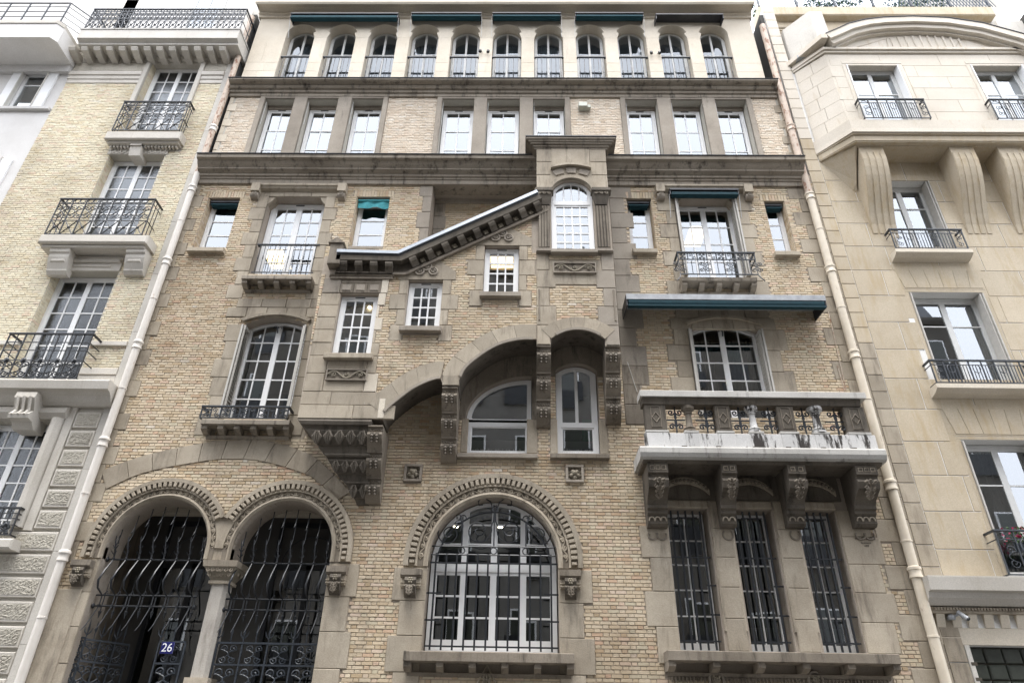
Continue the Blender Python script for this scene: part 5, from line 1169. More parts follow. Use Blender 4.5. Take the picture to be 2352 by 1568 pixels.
# window grilles
def bar_grille(x0, x1, z0, z1, y, n, rails, nm='window_grille', hooks=True):
    root = MB().box(x0, x1+.02, y-.012, y+.012, rails[0]-.012, rails[0]+.012).build(nm, 'iron', B)
    for z in rails[1:]: MB().box(x0-.01, x1+.02, y-.012, y+.012, z-.012, z+.012).build('rail', 'iron', root)
    me = MB().box(-.015, .015, -.0125, .0125, z0, z1).mesh('bar', M['iron'])
    for i in range(n): inst('bar', me, root, (x0+(x1-x0)*(i+.5)/n, y, 0))
    return root
x0, x1 = AG[0]-AG[2]+.03, AG[0]+AG[2]-.03; yg = F+.06; zb = [PZ(1130, v, -.06) for v in (1485, 1293, 1274, 1255)]
gg = bar_grille(x0, x1, zGs+.02, zb[1]+.16, yg, 12, [zb[0], zb[1]])
for v in (1363, 1425):
    z = PZ(1130, v, -.06)
    for sx, xe in ((1, x0), (-1, x1)): MB().box(min(xe-sx*.03, xe+sx*.22), max(xe-sx*.03, xe+sx*.22), yg-.012, yg+.012, z-.012, z+.012).build('stay', 'iron', gg)
for z in zb[2:]: MB().tube([(x0,yg,z),(x1,yg,z)], .014, 5).build('rail', 'iron', gg)
rA = AG[2]-.12
MB().tube([(AG[0]+rA*math.cos(rad(a)), yg, AG[1]-.13+rA*math.sin(rad(a))) for a in range(4, 177, 6)], .016, 6).build('fan_arch', 'iron', gg)
for k, r in ((0,0),(1,1),(-1,1)):
    xx = AG[0]+k*.56; zt_ = AG[1]-.13+rA*math.sqrt(1-(k*.56/rA)**2)
    MB().tube([(xx,yg,zb[3]),(xx,yg,zt_)], .013, 5).build('fan_bar', 'iron', gg)
    for zc in (zt_+.055, (zb[2]+zb[3])/2): MB().tube([(xx+.055*math.cos(a*math.pi/7), yg, zc+.055*math.sin(a*math.pi/7)) for a in range(14)], .011, 5, True).build('ring', 'iron', gg)
zc = zb[3]
for sx in (-1, 1):      # large curls of the fan
    MB().tube([(AG[0]+sx*.02,yg,zc+.75),(AG[0]+sx*.01,yg,zc+.62),(AG[0]+sx*.02,yg,zc+.45)]+[(AG[0]+sx*(.27-p*.24), yg, zc+.27+q*.25) for p, q in spiral(1, 1.7, rad(25), 34, 1, .1)][0:1]+[(AG[0]+sx*(.28-.24*(1-.86*i/34)*math.cos(rad(20)+1.7*2*math.pi*i/34*-1)), yg, zc+.28+.24*(1-.86*i/34)*math.sin(rad(20)-1.7*2*math.pi*i/34)) for i in range(35)], .012, 5).build('fan_curl', 'iron', gg)
    MB().tube([(AG[0]+sx*.02,yg,zc+.62),(AG[0]+sx*.08,yg,zc+.80),(AG[0]+sx*.20,yg,zc+.88),(AG[0]+sx*.30,yg,zc+.82),(AG[0]+sx*.29,yg,zc+.74),(AG[0]+sx*.22,yg,zc+.75)], .012, 5).build('fan_curl', 'iron', gg)
    MB().tube([(AG[0]+sx*(.80-.20*(1-.86*i/30)*math.cos(rad(160)+1.6*2*math.pi*i/30)), yg, zc+.22+.20*(1-.86*i/30)*math.sin(rad(160)+1.6*2*math.pi*i/30)) for i in range(31)], .012, 5).build('fan_curl', 'iron', gg)
    MB().tube([(AG[0]+sx*.61,yg,zc+.25),(AG[0]+sx*.57,yg,zc+.42),(AG[0]+sx*.62,yg,zc+.56),(AG[0]+sx*.68,yg,zc+.55),(AG[0]+sx*.67,yg,zc+.48)], .012, 5).build('fan_curl', 'iron', gg)
    tw = MB()
    for q in range(4): tw.tube([(AG[0]+sx*(.12+.09*q)+p*.03, yg-.01, zc+.52-.02*q+s_*.03) for p, s_ in spiral(1, 1.2, q, 10)], .006, 4)
    tw.build('tendril', 'iron', gg)
for t in (T1, T2, T3):
    bar_grille(t[0]+.02, t[1]-.06, zT0+.02, zT1-.03, F+.05, 5, [PZ(1700, v, -.05) for v in (1473, 1412, 1345, 1281)][0:1]+[PZ(1700, 1281, -.05)])
    for v in (1412, 1345):
        z = PZ(1700, v, -.05); MB().box(t[1]-.16, t[1]-.0, F+.04, F+.06, z-.012, z+.012).build('grille_stay', 'iron', B)
    MB().box((t[0]+t[1])/2-.18, (t[0]+t[1])/2+.18, F+.036, F+.06, zT1-.16, zT1-.14).build('grille_tie', 'iron', B)
# house number
x, z = P(384, 1487, -.10); a = .105
pl_ = MB().cbox(x-a*1.02, x+a*1.02, YG-.045, YG-.03, z-a*.85, z+a*.85, .006).build('house_number_plate', 'plate_blue'); thing('', 'blue enamel house number plate reading 26 on the iron gate', 'sign', None, pl_)
text('26', .18, (x, YG-.047, z), 'plate_white', pl_)
# ================================================================== awnings
def awning(uL, uR, v, hv, d, label, mat='teal', cover='zinc', name='awning', group=None, dz=.10, arms=True, y0=0.0, fas=.05):
    x0, x1 = PXx(uL, v, d), PXx(uR, v, d); zt = PZ((uL+uR)/2, v, d); zb = PZ((uL+uR)/2, v+hv, d)
    root = thing(name, label, 'awning', group); root.location = ((x0+x1)/2, F-d, zt); ox, oy, oz = root.location
    h = zt-zb; L = lambda mb, nm, mt: setattr(mb.build(nm, mt, root), 'matrix_parent_inverse', Matrix.Translation((-ox,-oy,-oz)))
    L(MB().px([(F-y0,zt+.03),(F-d,zt),(F-d,zt-fas),(F-d+.015,zt-fas),(F-d+.015,zt-.015),(F-y0,zt+.015)], x0, x1), 'cover', cover)
    if mat: L(MB().px([(F-d+.09+.085*math.cos(rad(q)), zt-.06-h*.42+h*.36*math.sin(rad(q))) for q in range(0, 360, 30)], x0+.04, x1-.04), 'rolled_canvas', mat); L(MB().px([(F-d+.02,zb+.03),(F-d+.0,zb+.03),(F-d+.0,zb),(F-d+.06,zb-.01),(F-d+.06,zb+.01)], x0+.03, x1-.03), 'front_bar', mat)
    for x in (x0, x1-.02): L(MB().px([(F-y0,zt+.01),(F-d+.02,zt-.02),(F-d+.02,zb+.02),(F-y0,zb+.06)], x, x+.02), 'end_plate', 'zinc_dark')
    if arms:
        for x in (x0-.01, x1+.01): L(MB().tube([(x,F-d+.06,zb+.05),(x,F-.03,zb-.55)], .007, 4), 'arm', 'grey_paint')
    return root
awning(668, 915, 29, 11, .30, 'long teal awning roll above the first three loggia arches beside the white pipe', 'teal', 'zinc_dark', y0=0)
for uL, uR, lb in ((945,1106,'teal awning roll over the fourth and fifth loggia arches, next to the long one'),(1131,1289,'teal awning roll over the middle loggia arches, right of the first spotlight pair'),(1321,1478,'teal awning roll over two loggia arches, next to the empty grey case')): awning(uL, uR, 28, 9, .30, lb, 'teal', 'zinc_dark', 'awning', 'teal awnings above the loggia arches')
awning(1506, 1661, 31, 11, .30, 'grey empty awning case over the last two loggia arches', None, 'zinc_dark', arms=False)
awning(1438, 1894, 676, 27, .62, 'wide blue awning with aged lead cover above the stone balcony', 'blue', 'lead', arms=False, y0=0, fas=.13)
awning(1538, 1696, 432, 14, .22, 'blue awning roll under the scrolled stone hood beside the stair tower', 'blue', 'zinc_dark')
for o_, lb in ((C1, 'small blue awning in the narrow window next to the white drain pipe'), (C5, 'small blue awning in the narrow window beside the stair tower'), (C7, 'small blue awning in the narrow window next to the cream drain pipe')):
    u0, v0, _ = proj(o_[0]+.03, F+.05, o_[3]-.03); u1, v1, _ = proj(o_[1]-.03, F+.05, o_[3]-.03)
    awning(u0, u1, (v0+v1)/2, 9, -.05, lb, 'blue', 'zinc_dark', y0=-.22, arms=False)
x0, x1 = C3[0]+.03, C3[1]-.02; zt = C3[3]-.06; n = 10; mb = MB(); vs = []
for i in range(n+1):
    for j in range(4): vs.append((x0+(x1-x0)*i/n, F+.06+.02*math.sin(i*1.3+j), zt-.22*j/3*(1.0+.10*math.sin(i*.9))))
mb.add(vs, [(i*4+j, (i+1)*4+j, (i+1)*4+j+1, i*4+j+1) for i in range(n) for j in range(3)]); mb.tube([(x0,F+.05,zt),(x1,F+.05,zt)], .03, 6)
thing('', 'torn faded turquoise blind hanging in the window above the sloping cornice', 'blind', None, mb.build('torn_blind', 'teal_pale'))
# ================================================================== drain pipes
def pipe(pts, mats, label, r=.075, collars=(), name='drain_pipe', brk=None):
    root = thing(name, label, 'pipe'); root.location = (pts[0][0], pts[0][1], 0); inv = Matrix.Translation((-pts[0][0], -pts[0][1], 0))
    for (a, b, mt) in mats:
        o = MB().tube([pts[i] for i in range(a, b+1)], r, 12).build('pipe_length', mt, root); o.matrix_parent_inverse = inv
    for (x, y, z, mt) in collars:
        o = MB().lathe(x, y, [(r*1.02,z-.10),(r*1.25,z-.09),(r*1.25,z-.06),(r*1.12,z-.04),(r*1.15,z+.03),(r*1.32,z+.04),(r*1.32,z+.08),(r*1.02,z+.10)], 12).build('pipe_collar', mt, root); o.matrix_parent_inverse = inv
        o = MB().box(x-.02, x+.02, y, F+.02, z-.075, z-.055).build('pipe_clamp', 'zinc_dark', root); o.matrix_parent_inverse = inv
        o = MB().lathe(x, y, [(r*1.0,z-1.02),(r*1.10,z-1.015),(r*1.10,z-.985),(r*1.0,z-.98)], 12).build('pipe_strap', mt, root); o.matrix_parent_inverse = inv
    return root
yp_ = .11
def pz(u, v): x, z = P(u, v, yp_); return (x, F-yp_, z)
lp = [pz(44, 1568), pz(146, 1276), pz(240, 1015), pz(316, 792), pz(384, 601), pz(444, 434), pz(457, 398), pz(492, 296), pz(505, 262), pz(540, 160), pz(583, 40)]
xx = lp[3][0]; lp = [(xx, p[1], p[2]) for p in lp]; lp[0] = (xx, lp[0][1], 0)
pipe(lp, [(0,6,'pipe_w'),(6,10,'pipe_rust')], 'white painted drain pipe between the town house and the yellow brick building', .075, [(xx,F-yp_,lp[i][2],'pipe_w') for i in (1,2,3,4,5,7)])
rp = [pz(2170,1568), pz(2101,1314), pz(2048,1114), pz(2031,1047), pz(1963,815), pz(1908,619), pz(1859,452), pz(1845,400), pz(1815,295), pz(1790,220), pz(1740,60)]
xx = (rp[1][0]+rp[5][0])/2; rp = [(xx, p[1], p[2]) for p in rp]; rp[0] = (xx, rp[0][1], 0)
pipe(rp, [(0,6,'pipe_c'),(6,10,'pipe_rust')], 'cream painted drain pipe between the town house and the ochre stone building', .085, [(xx,F-yp_,rp[i][2],'pipe_c') for i in (1,2,4,5,6)]+[(xx,F-yp_,rp[8][2],'pipe_rust')])
# thin rods on the wall by the balcony
for (u0,v0,u1,v1,lb) in ((1903,716,1944,897,'thin rusty rod fixed to the brick wall beside the cream drain pipe'),(1923,838,1940,897,'short rusty rod standing on the balcony coping')):
    a, b = P(u0, v0, .03), P(u1, v1, .03); o = MB().tube([(a[0],F-.03,a[1]),(b[0],F-.03,b[1])], .009, 5).build('rod', 'pipe_rust'); thing('', lb, 'rod', None, o)
a, b = P(1441, 832, .03), P(1463, 900, .03); o = MB().tube([(a[0],F-.04,a[1]),(b[0],F-.04,b[1])], .008, 5).build('rod', 'cream_paint'); thing('', 'pale thin rod on the wall left of the stone balcony', 'rod', None, o)
# ================================================================== small fittings
x, z = P(1343, 243, .12); root = thing('wall_floodlight', 'grey boxy floodlight on the pale brick between the window groups', 'lamp'); root.location = (x, F-.02, z); inv = Matrix.Translation((-x, -(F-.02), -z))
for nm, q, mt in (('lamp_body', (x-.16,x+.06,F-.20,F-.03,z-.10,z+.06), 'boxgreen'), ('sensor', (x+.0605,x+.15,F-.14,F-.03,z-.08,z+.03), 'boxgreen'), ('bracket', (x-.06,x+.06,F-.0295,F,z-.05,z+.05), 'zinc_dark')):
    o = MB().cbox(*q, .01).build(nm, mt, root); o.matrix_parent_inverse = inv
for u, v, s_, lb in ((1103,117,-1,'left one of the paired dark spotlights on the middle loggia pier'),(1121,118,1,'right one of the paired dark spotlights on the middle loggia pier'),(1753,120,-1,'spare'),(1499,120,0,'x')):
    if lb in ('spare', 'x'): continue
    x, z = P(u, v, .08); o = MB().lathe(x, F-.08, [(.02,z-.04),(.045,z-.035),(.04,z+.03),(.015,z+.04)], 8).build('spotlight', 'iron'); thing('', lb, 'spotlight', None, o); o2 = MB().tube([(x,F-.08,z),(x-s_*.05,F,z+.05)], .008, 4).build('arm', 'iron', o)
for u, s_, lb in ((1496,-1,'dark spotlight on the loggia pier facing the empty grey awning, left of a pair'),(1515,1,'dark spotlight on the loggia pier under the empty grey awning, right of a pair')):
    x, z = P(u, 121, .08); o = MB().lathe(x, F-.08, [(.02,z-.04),(.045,z-.035),(.04,z+.03),(.015,z+.04)], 8).build('spotlight', 'iron'); thing('', lb, 'spotlight', None, o); o2 = MB().tube([(x,F-.08,z),(x-s_*.05,F,z+.05)], .008, 4).build('arm', 'iron', o)
# ================================================================== rooms
levels = [PZ(1150,1000,0)-.1, PZ(1150,665,0)-.1, Z_C2B+.15, Z_C1B+.05]
zr = [0]+levels+[zt1+.08]
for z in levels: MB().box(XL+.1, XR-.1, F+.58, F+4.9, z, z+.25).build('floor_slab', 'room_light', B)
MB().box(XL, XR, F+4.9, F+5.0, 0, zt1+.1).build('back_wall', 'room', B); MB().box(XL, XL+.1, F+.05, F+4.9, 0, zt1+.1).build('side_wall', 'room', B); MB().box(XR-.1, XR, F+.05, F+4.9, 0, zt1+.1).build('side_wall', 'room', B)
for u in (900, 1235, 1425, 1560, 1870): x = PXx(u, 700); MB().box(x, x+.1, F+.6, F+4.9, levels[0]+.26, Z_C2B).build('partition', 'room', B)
def lamp(x, y, z, w_, l, label):
    r0 = thing('ceiling_lamp', label, 'lamp'); r0.location = (x, y, z); MB().box(-w_/2, w_/2, -l/2, l/2, 0, .02).build('lamp_panel', 'lamp', r0); MB().box(-w_/2-.02, w_/2+.02, -l/2-.02, l/2+.02, .021, .06).build('lamp_case', 'white', r0)
def lamp_at(u, v, d, w_, l, label): x, z = W(u, v, F+d); lamp(x, F+d, z, w_, l, label)
lamp_at(636, 597, 1.3, .5, .75, 'warm lit ceiling panel seen through the tall window with the thin bar railing')
lamp_at(1597, 545, 1.3, .40, .75, 'warm lit ceiling panel seen through the shuttered window with the iron balcony')
x, z = W(1153, 607, YO+1.0); lamp(x, YO+1.0, z, .5, .5, 'warm lit ceiling panel behind the highest gabled stair window')
x, z = W(1617, 878, F+1.1); lamp(x, F+1.1, z, .2, .35, 'small warm lamp behind the arched window above the balcony')
x, z = W(849, 706, YO+.6); o = MB().ball((x, YO+.6, z), .035, 8).build('light_bulb', 'lamp_hot'); thing('', 'bare glowing bulb behind the lowest oriel window', 'lamp', None, o); MB().tube([(x,YO+.6,z+.03),(x,YO+.6,z+.25)], .012, 5).build('bulb_stem', 'zinc', o)
x, z = W(1305, 448, YO+.7); o = MB().ball((x, YO+.7, z), .03, 8).build('light_bulb', 'lamp_hot'); thing('', 'bare glowing bulb behind the tall stair tower window', 'lamp', None, o)
for u, v, lb in ((1047, 1210, 'lit round spot lamp behind the arched grille window, beside its left upright'), (1149, 1211, 'lit round spot lamp behind the arched grille window, beside its central upright')):
    x, z = W(u, v, F+1.4); o = MB().lathe(x, F+1.4, [(.05,z),(.05,z+.02)], 10).build('spot_lamp', 'lamp_hot'); thing('', lb, 'lamp', 'spot lamps behind the arched window', o)
def curtain(x0, x1, z0, z1, y, label, mat='curtain', n=26, amp=.03):
    mb = MB(); vs = []
    for i in range(n*3+1): x = x0+(x1-x0)*i/(n*3); yy = y+amp*math.sin(i*2.1)+amp*.5*math.sin(i*.9); vs += [(x,yy,z0),(x,yy*1.0,z1)]
    mb.add(vs, [(2*i,2*i+2,2*i+3,2*i+1) for i in range(n*3)]); mb.sm = True; o = mb.build('curtain', mat); thing('', label, 'curtain', None, o)
curtain(OW1[0], OW1[1], OW1[2], OW1[2]+.45, YO+.35, 'pale half curtain behind the lowest oriel window'); curtain(OW2[0], OW2[1], OW2[2], OW2[2]+.5, YO+.5, 'pale half curtain behind the lower gabled stair window', 'room_light')
x0, z0 = W(1352, 1010, F+.7); o = MB().box(x0-.12, x0+.28, F+.7, F+.72, z0-.5, z0+.45).build('poster', 'green'); thing('', 'dark green poster behind the low pane under the stair tower', 'poster', None, o)
for t, lb in ((T2, 'pale folded cloth low behind the middle barred window'), (T3, 'pale low screen behind the barred window by the carved signature')): curtain(t[0]+.1, t[1]-.1, t[2], t[2]+.45, F+.55, lb, 'room_light', 8, .015)
curtain(T3[0]+.05, T3[0]+.35, T3[2]+.9, T3[3], F+.6, 'pale curtain strip high behind the barred window by the carved signature', 'curtain', 8); 

for k, (i, lb) in enumerate(((0,'first'),(2,'third'),(3,'fourth'),(5,'sixth'),(6,'seventh'),(9,'tenth'))):
    a, b, c, d = la[i]; curtain(a+.06+(.25 if k % 2 else 0), b-.06, c, d-.25, F+.55, 'net curtain behind the %s loggia arch counted from the white pipe' % lb, 'curtain', 7, .02)
curtain(D2[0]+.12, D2[0]+.62, D2[2], D2[3]-.2, F+.5, 'grey curtain at the shuttered window above the balcony, lamp side', 'room_light', 7); curtain(D2[1]-.6, D2[1]-.1, D2[2], D2[3]-.2, F+.5, 'grey curtain at the shuttered window above the balcony, pipe side', 'room_light', 7)
curtain(D1[0]+.1, D1[0]+.45, D1[2], D1[3]-.2, F+.5, 'dim curtain at the shuttered window over the entrance arches', 'room_light', 6)
# ================================================================== yellow brick building on the left
L = thing('brick_apartment_building', 'pale yellow brick apartment building with black iron balconies and vermiculated stone bands', 'building')
B0 = B
xs1 = PXx(214, 1015); xsl = XL; xl_ = PXx(187, 126)
def lbox(nm, mat, x0, x1, d0, d1, z0, z1, c=.008, par=None): return MB().cbox(min(x0,x1), max(x0,x1), F-d1, F-d0, min(z0,z1), max(z0,z1), c).build(nm, mat, par or L)
L1 = op(281, 406, 300, 143); L2 = op(167, 305, 545, 356); L3 = op(12, 176, 872, 623)
x1_ = PXx(114, 980); L4 = (x1_-1.3, x1_, PZ(20, 1245), PZ(100, 966))
xLeft = min(xl_, L4[0]-.8)
zLt = PZ(400, 122); 
LH = [rect(*o) for o in (L1, L2, L3, L4)]
# pale pier next to the pipe
nz = 14; zt_all = PZ(560, 20)+.8
for i in range(nz): MB().cbox(xs1, XL-.004, F-.03, F+.3, zt_all*i/nz+.002, zt_all*(i+1)/nz-.002, .004).build('pier_stone', 'pier', L)
sheet('wall', 'mortar_pale', L, rect(xLeft, xs1, 0, zLt+.2), LH, F, .30)
zbr0 = PZ(240, 850); zbr1 = PZ(400, 194)
LEX = [h for h in LH]
# string mouldings, ledge
zs_a, zs_b = PZ(240, 796), PZ(240, 786)
for (a, b) in ((xLeft, L3[0]-.02), (L3[1]+.02, xs1)): lbox('string_course', 'lime', a, b, -.02, .06, zs_a, zs_b); LEX.append(rect(a, b, zs_a, zs_b))
zl0, zl1 = PZ(200, 893, .40), PZ(200, 871, .40)
led = MB().px([(F+.05,zl1),(F-.40,zl1),(F-.41,zl1-.03),(F-.38,zl0+.02),(F-.30,zl0),(F-.22,zl0-.06),(F-.16,zl0-.16),(F-.10,zl0-.22),(F+.05,zl0-.24)], xLeft, PXx(250, 880, .40)).build('balcony_ledge', 'lime', L)
for (a, b) in ((L3[1]+.02, xs1),): lbox('plinth_course', 'lime', a, b, -.02, .05, PZ(240, 862), PZ(240, 847)); lbox('plinth_block', 'lime', a, b, -.02, .03, zl1, PZ(240, 863))
# crown mouldings
zc = [PZ(300, v) for v in (193, 185, 177, 168, 164, 146, 142, 133, 125)]
for i, (a, b, d) in enumerate(((zc[0],zc[1],.03),(zc[1],zc[2],.05),(zc[2],zc[3],.08),(zc[3],zc[4],.02),(zc[5],zc[6],.04),(zc[6],zc[7],.05),(zc[7],zc[8],.08))):
    for (p, q) in ((xl_, L1[0]-.12), (L1[1]+.12, xs1)): lbox('crown_mould', 'lime', p, q, -.02, d, a+.002, b-.001, .012)
for (p, q) in ((xl_, L1[0]-.12), (L1[1]+.12, xs1)):
    lbox('rough_frieze', 'verm', p, q, -.02, .025, zc[4]+.002, zc[5]-.002); 
    for zz, r in (((zc[6]+zc[7])/2, .03), ((zc[7]+zc[8])/2, .035)):
        mb = MB(); n = int((q-p)/.085)
        for i in range(n): mb.ball((p+(q-p)*(i+.5)/n, F-.075, zz), r, 6, (1.2,1,1))
        mb.build('bead_row', 'lime', L)
for q in ((L1[0]-.12, L1[0], L1[2]+.9, L1[3]+.14), (L1[1], L1[1]+.12, L1[2]+.9, L1[3]+.14)): lbox('architrave', 'lime', q[0], q[1], -.02, .07, q[2], q[3]); LEX.append(rect(*q))
lbox('architrave', 'lime', L1[0]-.18, L1[1]+.18, -.02, .10, L1[3]+.001, L1[3]+.19, .03)
lbox('pelmet_recess', 'lime', L1[0]+.001, L1[1]-.001, -.3, -.02, L1[3]-.02, L1[3]+.0, .0)
# cornice, modillions, roof balcony
zm0, zm1 = PZ(360, 124), PZ(360, 94, .42); zsb, zst = PZ(360, 90, .58), PZ(360, 69, .60)
xk0, xk1 = PXx(180, 80, .6), PXx(549, 75, .6)
lbox('cornice_bed', 'lime', xl_, xs1, -.02, .16, zm0-.02, zm0+.10, .03)
mm = MB().px([(F,0),(F-.44,0),(F-.45,-.05),(F-.40,-.13),(F-.30,-.15),(F-.2,-.18),(F,-.20)], -.085, .085).mesh('modillion', M['lime'])
for i in range(13): inst('modillion', mm, L, (xl_+.08+(xs1-.12-xl_)*i/12, 0, zsb-.10))
cs = MB().px([(F+.3,zsb-.10),(F-.48,zsb-.10),(F-.48,zsb-.03),(F-.53,zsb),(F-.60,zsb+.02),(F-.60,zst),(F+.3,zst)], xk0, xk1).build('cornice', 'pier', L)
lbox('cornice_top', 'marble', xk0-.02, xk1+.02, -.3, .62, zst+.001, zst+.06)
railing(L, xk0+.04, xk1-.03, zst+.07, PZ(360, 21, .58), F-.57, F+.6, 26, 'scroll', 'iron_blue', 'roof_railing')
# set back top storey
MB().box(xl_-.4, XL+.05, F+.9, F+1.0, zst, zst+4).build('attic_wall', 'render', L)
for k in range(3): lbox('attic_mould', 'lime', xl_-.4, XL, -.9, -.84, zst+1.35+.2*k, zst+1.42+.2*k)
ax0, az0 = W(425, 60, F+.85); ax1, az1 = W(520, 2, F+.85); window(L, ax0, ax1, zst+.1, az1+.3, F+.84, 2, 4, 2, mat='grey_paint')
# windows
for o_ in (L1, L2, L3, L4): window(L, o_[0]+.01, o_[1]-.01, o_[2], o_[3]-.01, F+.25, 2, max(4, round((o_[3]-o_[2])/.42)), 2, fr=.06, st=.055, bar=.028, mat='white', glass='glass_old')
for o_ in (L1, L2, L3):     # brick reveals
    mb = MB(); rn = []
    for xe, sx in ((o_[0], 1), (o_[1], -1)):
        k = 0; z = math.ceil(o_[2]/.067)*.067
        while z < o_[3]-.07:
            ys = [F+.004, F+.11, F+.24] if k % 2 else [F+.004, F+.2, F+.24]
            for a, b in zip(ys, ys[1:]): n0 = len(mb.f); mb.box(min(xe-sx*.004, xe+sx*.009), max(xe-sx*.004, xe+sx*.009), a+.005, b-.005, z+.005, z+.062); rn += [random.random()]*(len(mb.f)-n0)
            z += .067; k += 1
    o = bpy.data.objects.new('reveal_brickwork', mb.mesh('reveal_brickwork', 'brick_l', rn)); COL.objects.link(o); o.parent = L; o['kind'] = 'stuff'
# ledge and panel at the upper window
def rl(uL, uR, vT, vB, d): return (PXx(uL, vB, d), PXx(uR, vB, d), PZ((uL+uR)/2, vB, d), PZ((uL+uR)/2, vT, d))
a, b, c, d = rl(236, 410, 301, 322, .28); lbox('window_ledge', 'lime', a, b, -.02, .28, c+.06, d, .02); lbox('ledge_mould', 'lime', a+.05, b-.05, -.02, .20, c, c+.059, .02); LEX.append(rect(a+.03, b-.03, c-.08, d))
pz0, pz1 = L2[3], c-.0; lbox('carved_lintel', 'lime', L2[0]-.06, L2[1]+.06, -.02, .03, pz0+.001, pz1-.001); LEX.append(rect(L2[0]-.06, L2[1]+.06, pz0, pz1))
xm = (L2[0]+L2[1])/2
MB().px([(F+.25,pz0-.12),(F-.10,pz0-.12),(F-.13,pz0-.02),(F-.18,pz0+.2),(F-.20,pz1-.08),(F-.14,pz1),(F+.25,pz1)], xm-.14, xm+.14).build('keystone', 'lime', L)
for sx in (-1, 1):
    for k in range(4): MB().tube([(xm+sx*(.24+.13*k)+.06*math.cos(t*math.pi/6), F-.036, (pz0+pz1)/2+.09*math.sin(t*math.pi/6)) for t in range(12)], .014, 5, True).build('guilloche_ring', 'lime', L)
dn = MB()
for i in range(20): x = a+.12+(b-a-.24)*i/19; dn.box(x-.02, x+.02, F-.12, F-.03, c-.07, c-.002)
dn.build('dentil_row', 'lime', L)
railing(L, PXx(287,234,.26), PXx(437,234,.26), d+.02, PZ(360, 234, .26), F-.26, F, 5, 'scroll', 'iron')
# middle balcony on two consoles
a, b, c, d = rl(84, 335, 539, 560, .40); lbox('balcony_slab', 'lime', a, b, -.02, .42, c+.03, d, .03); lbox('slab_mould', 'lime', a+.06, b-.06, -.02, .34, c-.05, c+.029, .02); LEX.append(rect(a+.1, b-.1, c-.05, d))
railing(L, PXx(141,457,.36), PXx(357,457,.36), d+.01, PZ(250, 457, .36), F-.36, F, 7, 'scroll', 'iron')
for (uL, uR) in ((92,138),(268,312)):
    x0, x1 = PXx(uL, 632, .05), PXx(uR, 632, .05); zb = PZ(uL, 634, .05); zt = c-.051; x0, x1 = PXx(uL+22, 575, .3), PXx(uR+22, 575, .3); H = zt-zb
    MB().px([(F+.02,zt),(F-.30,zt),(F-.30,zt-.08),(F-.26,zt-.12),(F-.26,zt-.2),(F-.22,zt-.32),(F-.16,zt-H*.8),(F-.16,zt-H*.86),(F-.10,zt-H),(F+.02,zt-H)], x0, x1).build('console', 'lime', L); LEX.append(rect(x0, x1, zb, zt))
    lbox('console_panel', 'lime', x0+.06, x1-.06, .15, .25, zt-H*.55, zt-.22, .02)
lbox('lintel_panel', 'lime', L3[0]-.02, L3[1]+.02, -.02, .035, L3[3]+.002, c-.051, .01); LEX.append(rect(L3[0]-.02, L3[1]+.02, L3[3], c)); lbox('panel_raise', 'lime', L3[0]+.2, L3[1]-.2, .03, .06, L3[3]+.09, L3[3]+.15, .012); lbox('panel_mould', 'lime', L3[0]+.0, L3[1]-.0, .03, .09, c-.25, c-.15, .02)
a, b = PXx(25,765,.36), PXx(215,765,.36); railing(L, a, b, zl1+.02, PZ(120, 766, .36), F-.36, F, 5, 'grid', 'iron')
rects = fill([rect(xLeft, xs1, zbr0-.4, zbr1)], LEX+[rect(xLeft, xs1, 0, PZ(240, 846))], 0, .0605, .0085, [.195, .0975]); 
rects = [r for r in rects if r[1] > xl_-.1]
bricks(L, rects, F, 'brick_l', .010, 300)
# ground storey: moulded frame, keystone, vermiculated blocks
fw = .30
MB().px([(F+.02,L4[3]+.02),(F-.06,L4[3]+.02),(F-.14,L4[3]+.12),(F-.14,L4[3]+.2),(F-.08,L4[3]+.26),(F+.02,L4[3]+.28)], L4[0]-fw, L4[1]+fw).build('window_mould', 'lime', L)
MB().pz([(L4[1],F+.1),(L4[1]+.02,F-.06),(L4[1]+.10,F-.14),(L4[1]+.18,F-.14),(L4[1]+fw-.04,F-.08),(L4[1]+fw-.02,F+.02)], L4[2]+.25, L4[3]+.02).build('window_mould', 'lime', L)
lbox('frame_flat', 'lime', L4[1]+fw-.02, L4[1]+fw+.14, -.02, .05, L4[2]+.2, L4[3]+.4)
ks = PXx(52, 940, .3); ztk = PZ(50, 903, .3); zbk = PZ(50, 968, .2)
MB().px([(F+.2,zbk-.12),(F-.10,zbk-.12),(F-.20,zbk),(F-.34,zbk+.02),(F-.36,zbk+.10),(F-.26,zbk+.2),(F-.38,ztk-.12),(F-.36,ztk),(F+.2,ztk)], ks-.20, ks+.20).build('keystone', 'lime', L)
for k in (-1, 0, 1): MB().tube([(ks+k*.12, F-.385, ztk-.1),(ks+k*.12, F-.30, zbk+.2),(ks+k*.12, F-.37, zbk+.08)], .03, 5).build('keystone_reed', 'lime', L)
vs_ = [PZ(200, v) for v in (945, 991, 1035, 1079.5, 1125, 1172, 1220)]; ph = (vs_[0]-vs_[-1])/6; z = vs_[0]; k = 0
lbox('rough_panel', 'verm', L4[1]+fw+.2, xs1-.03, -.02, .05, z+.06, z+.30)
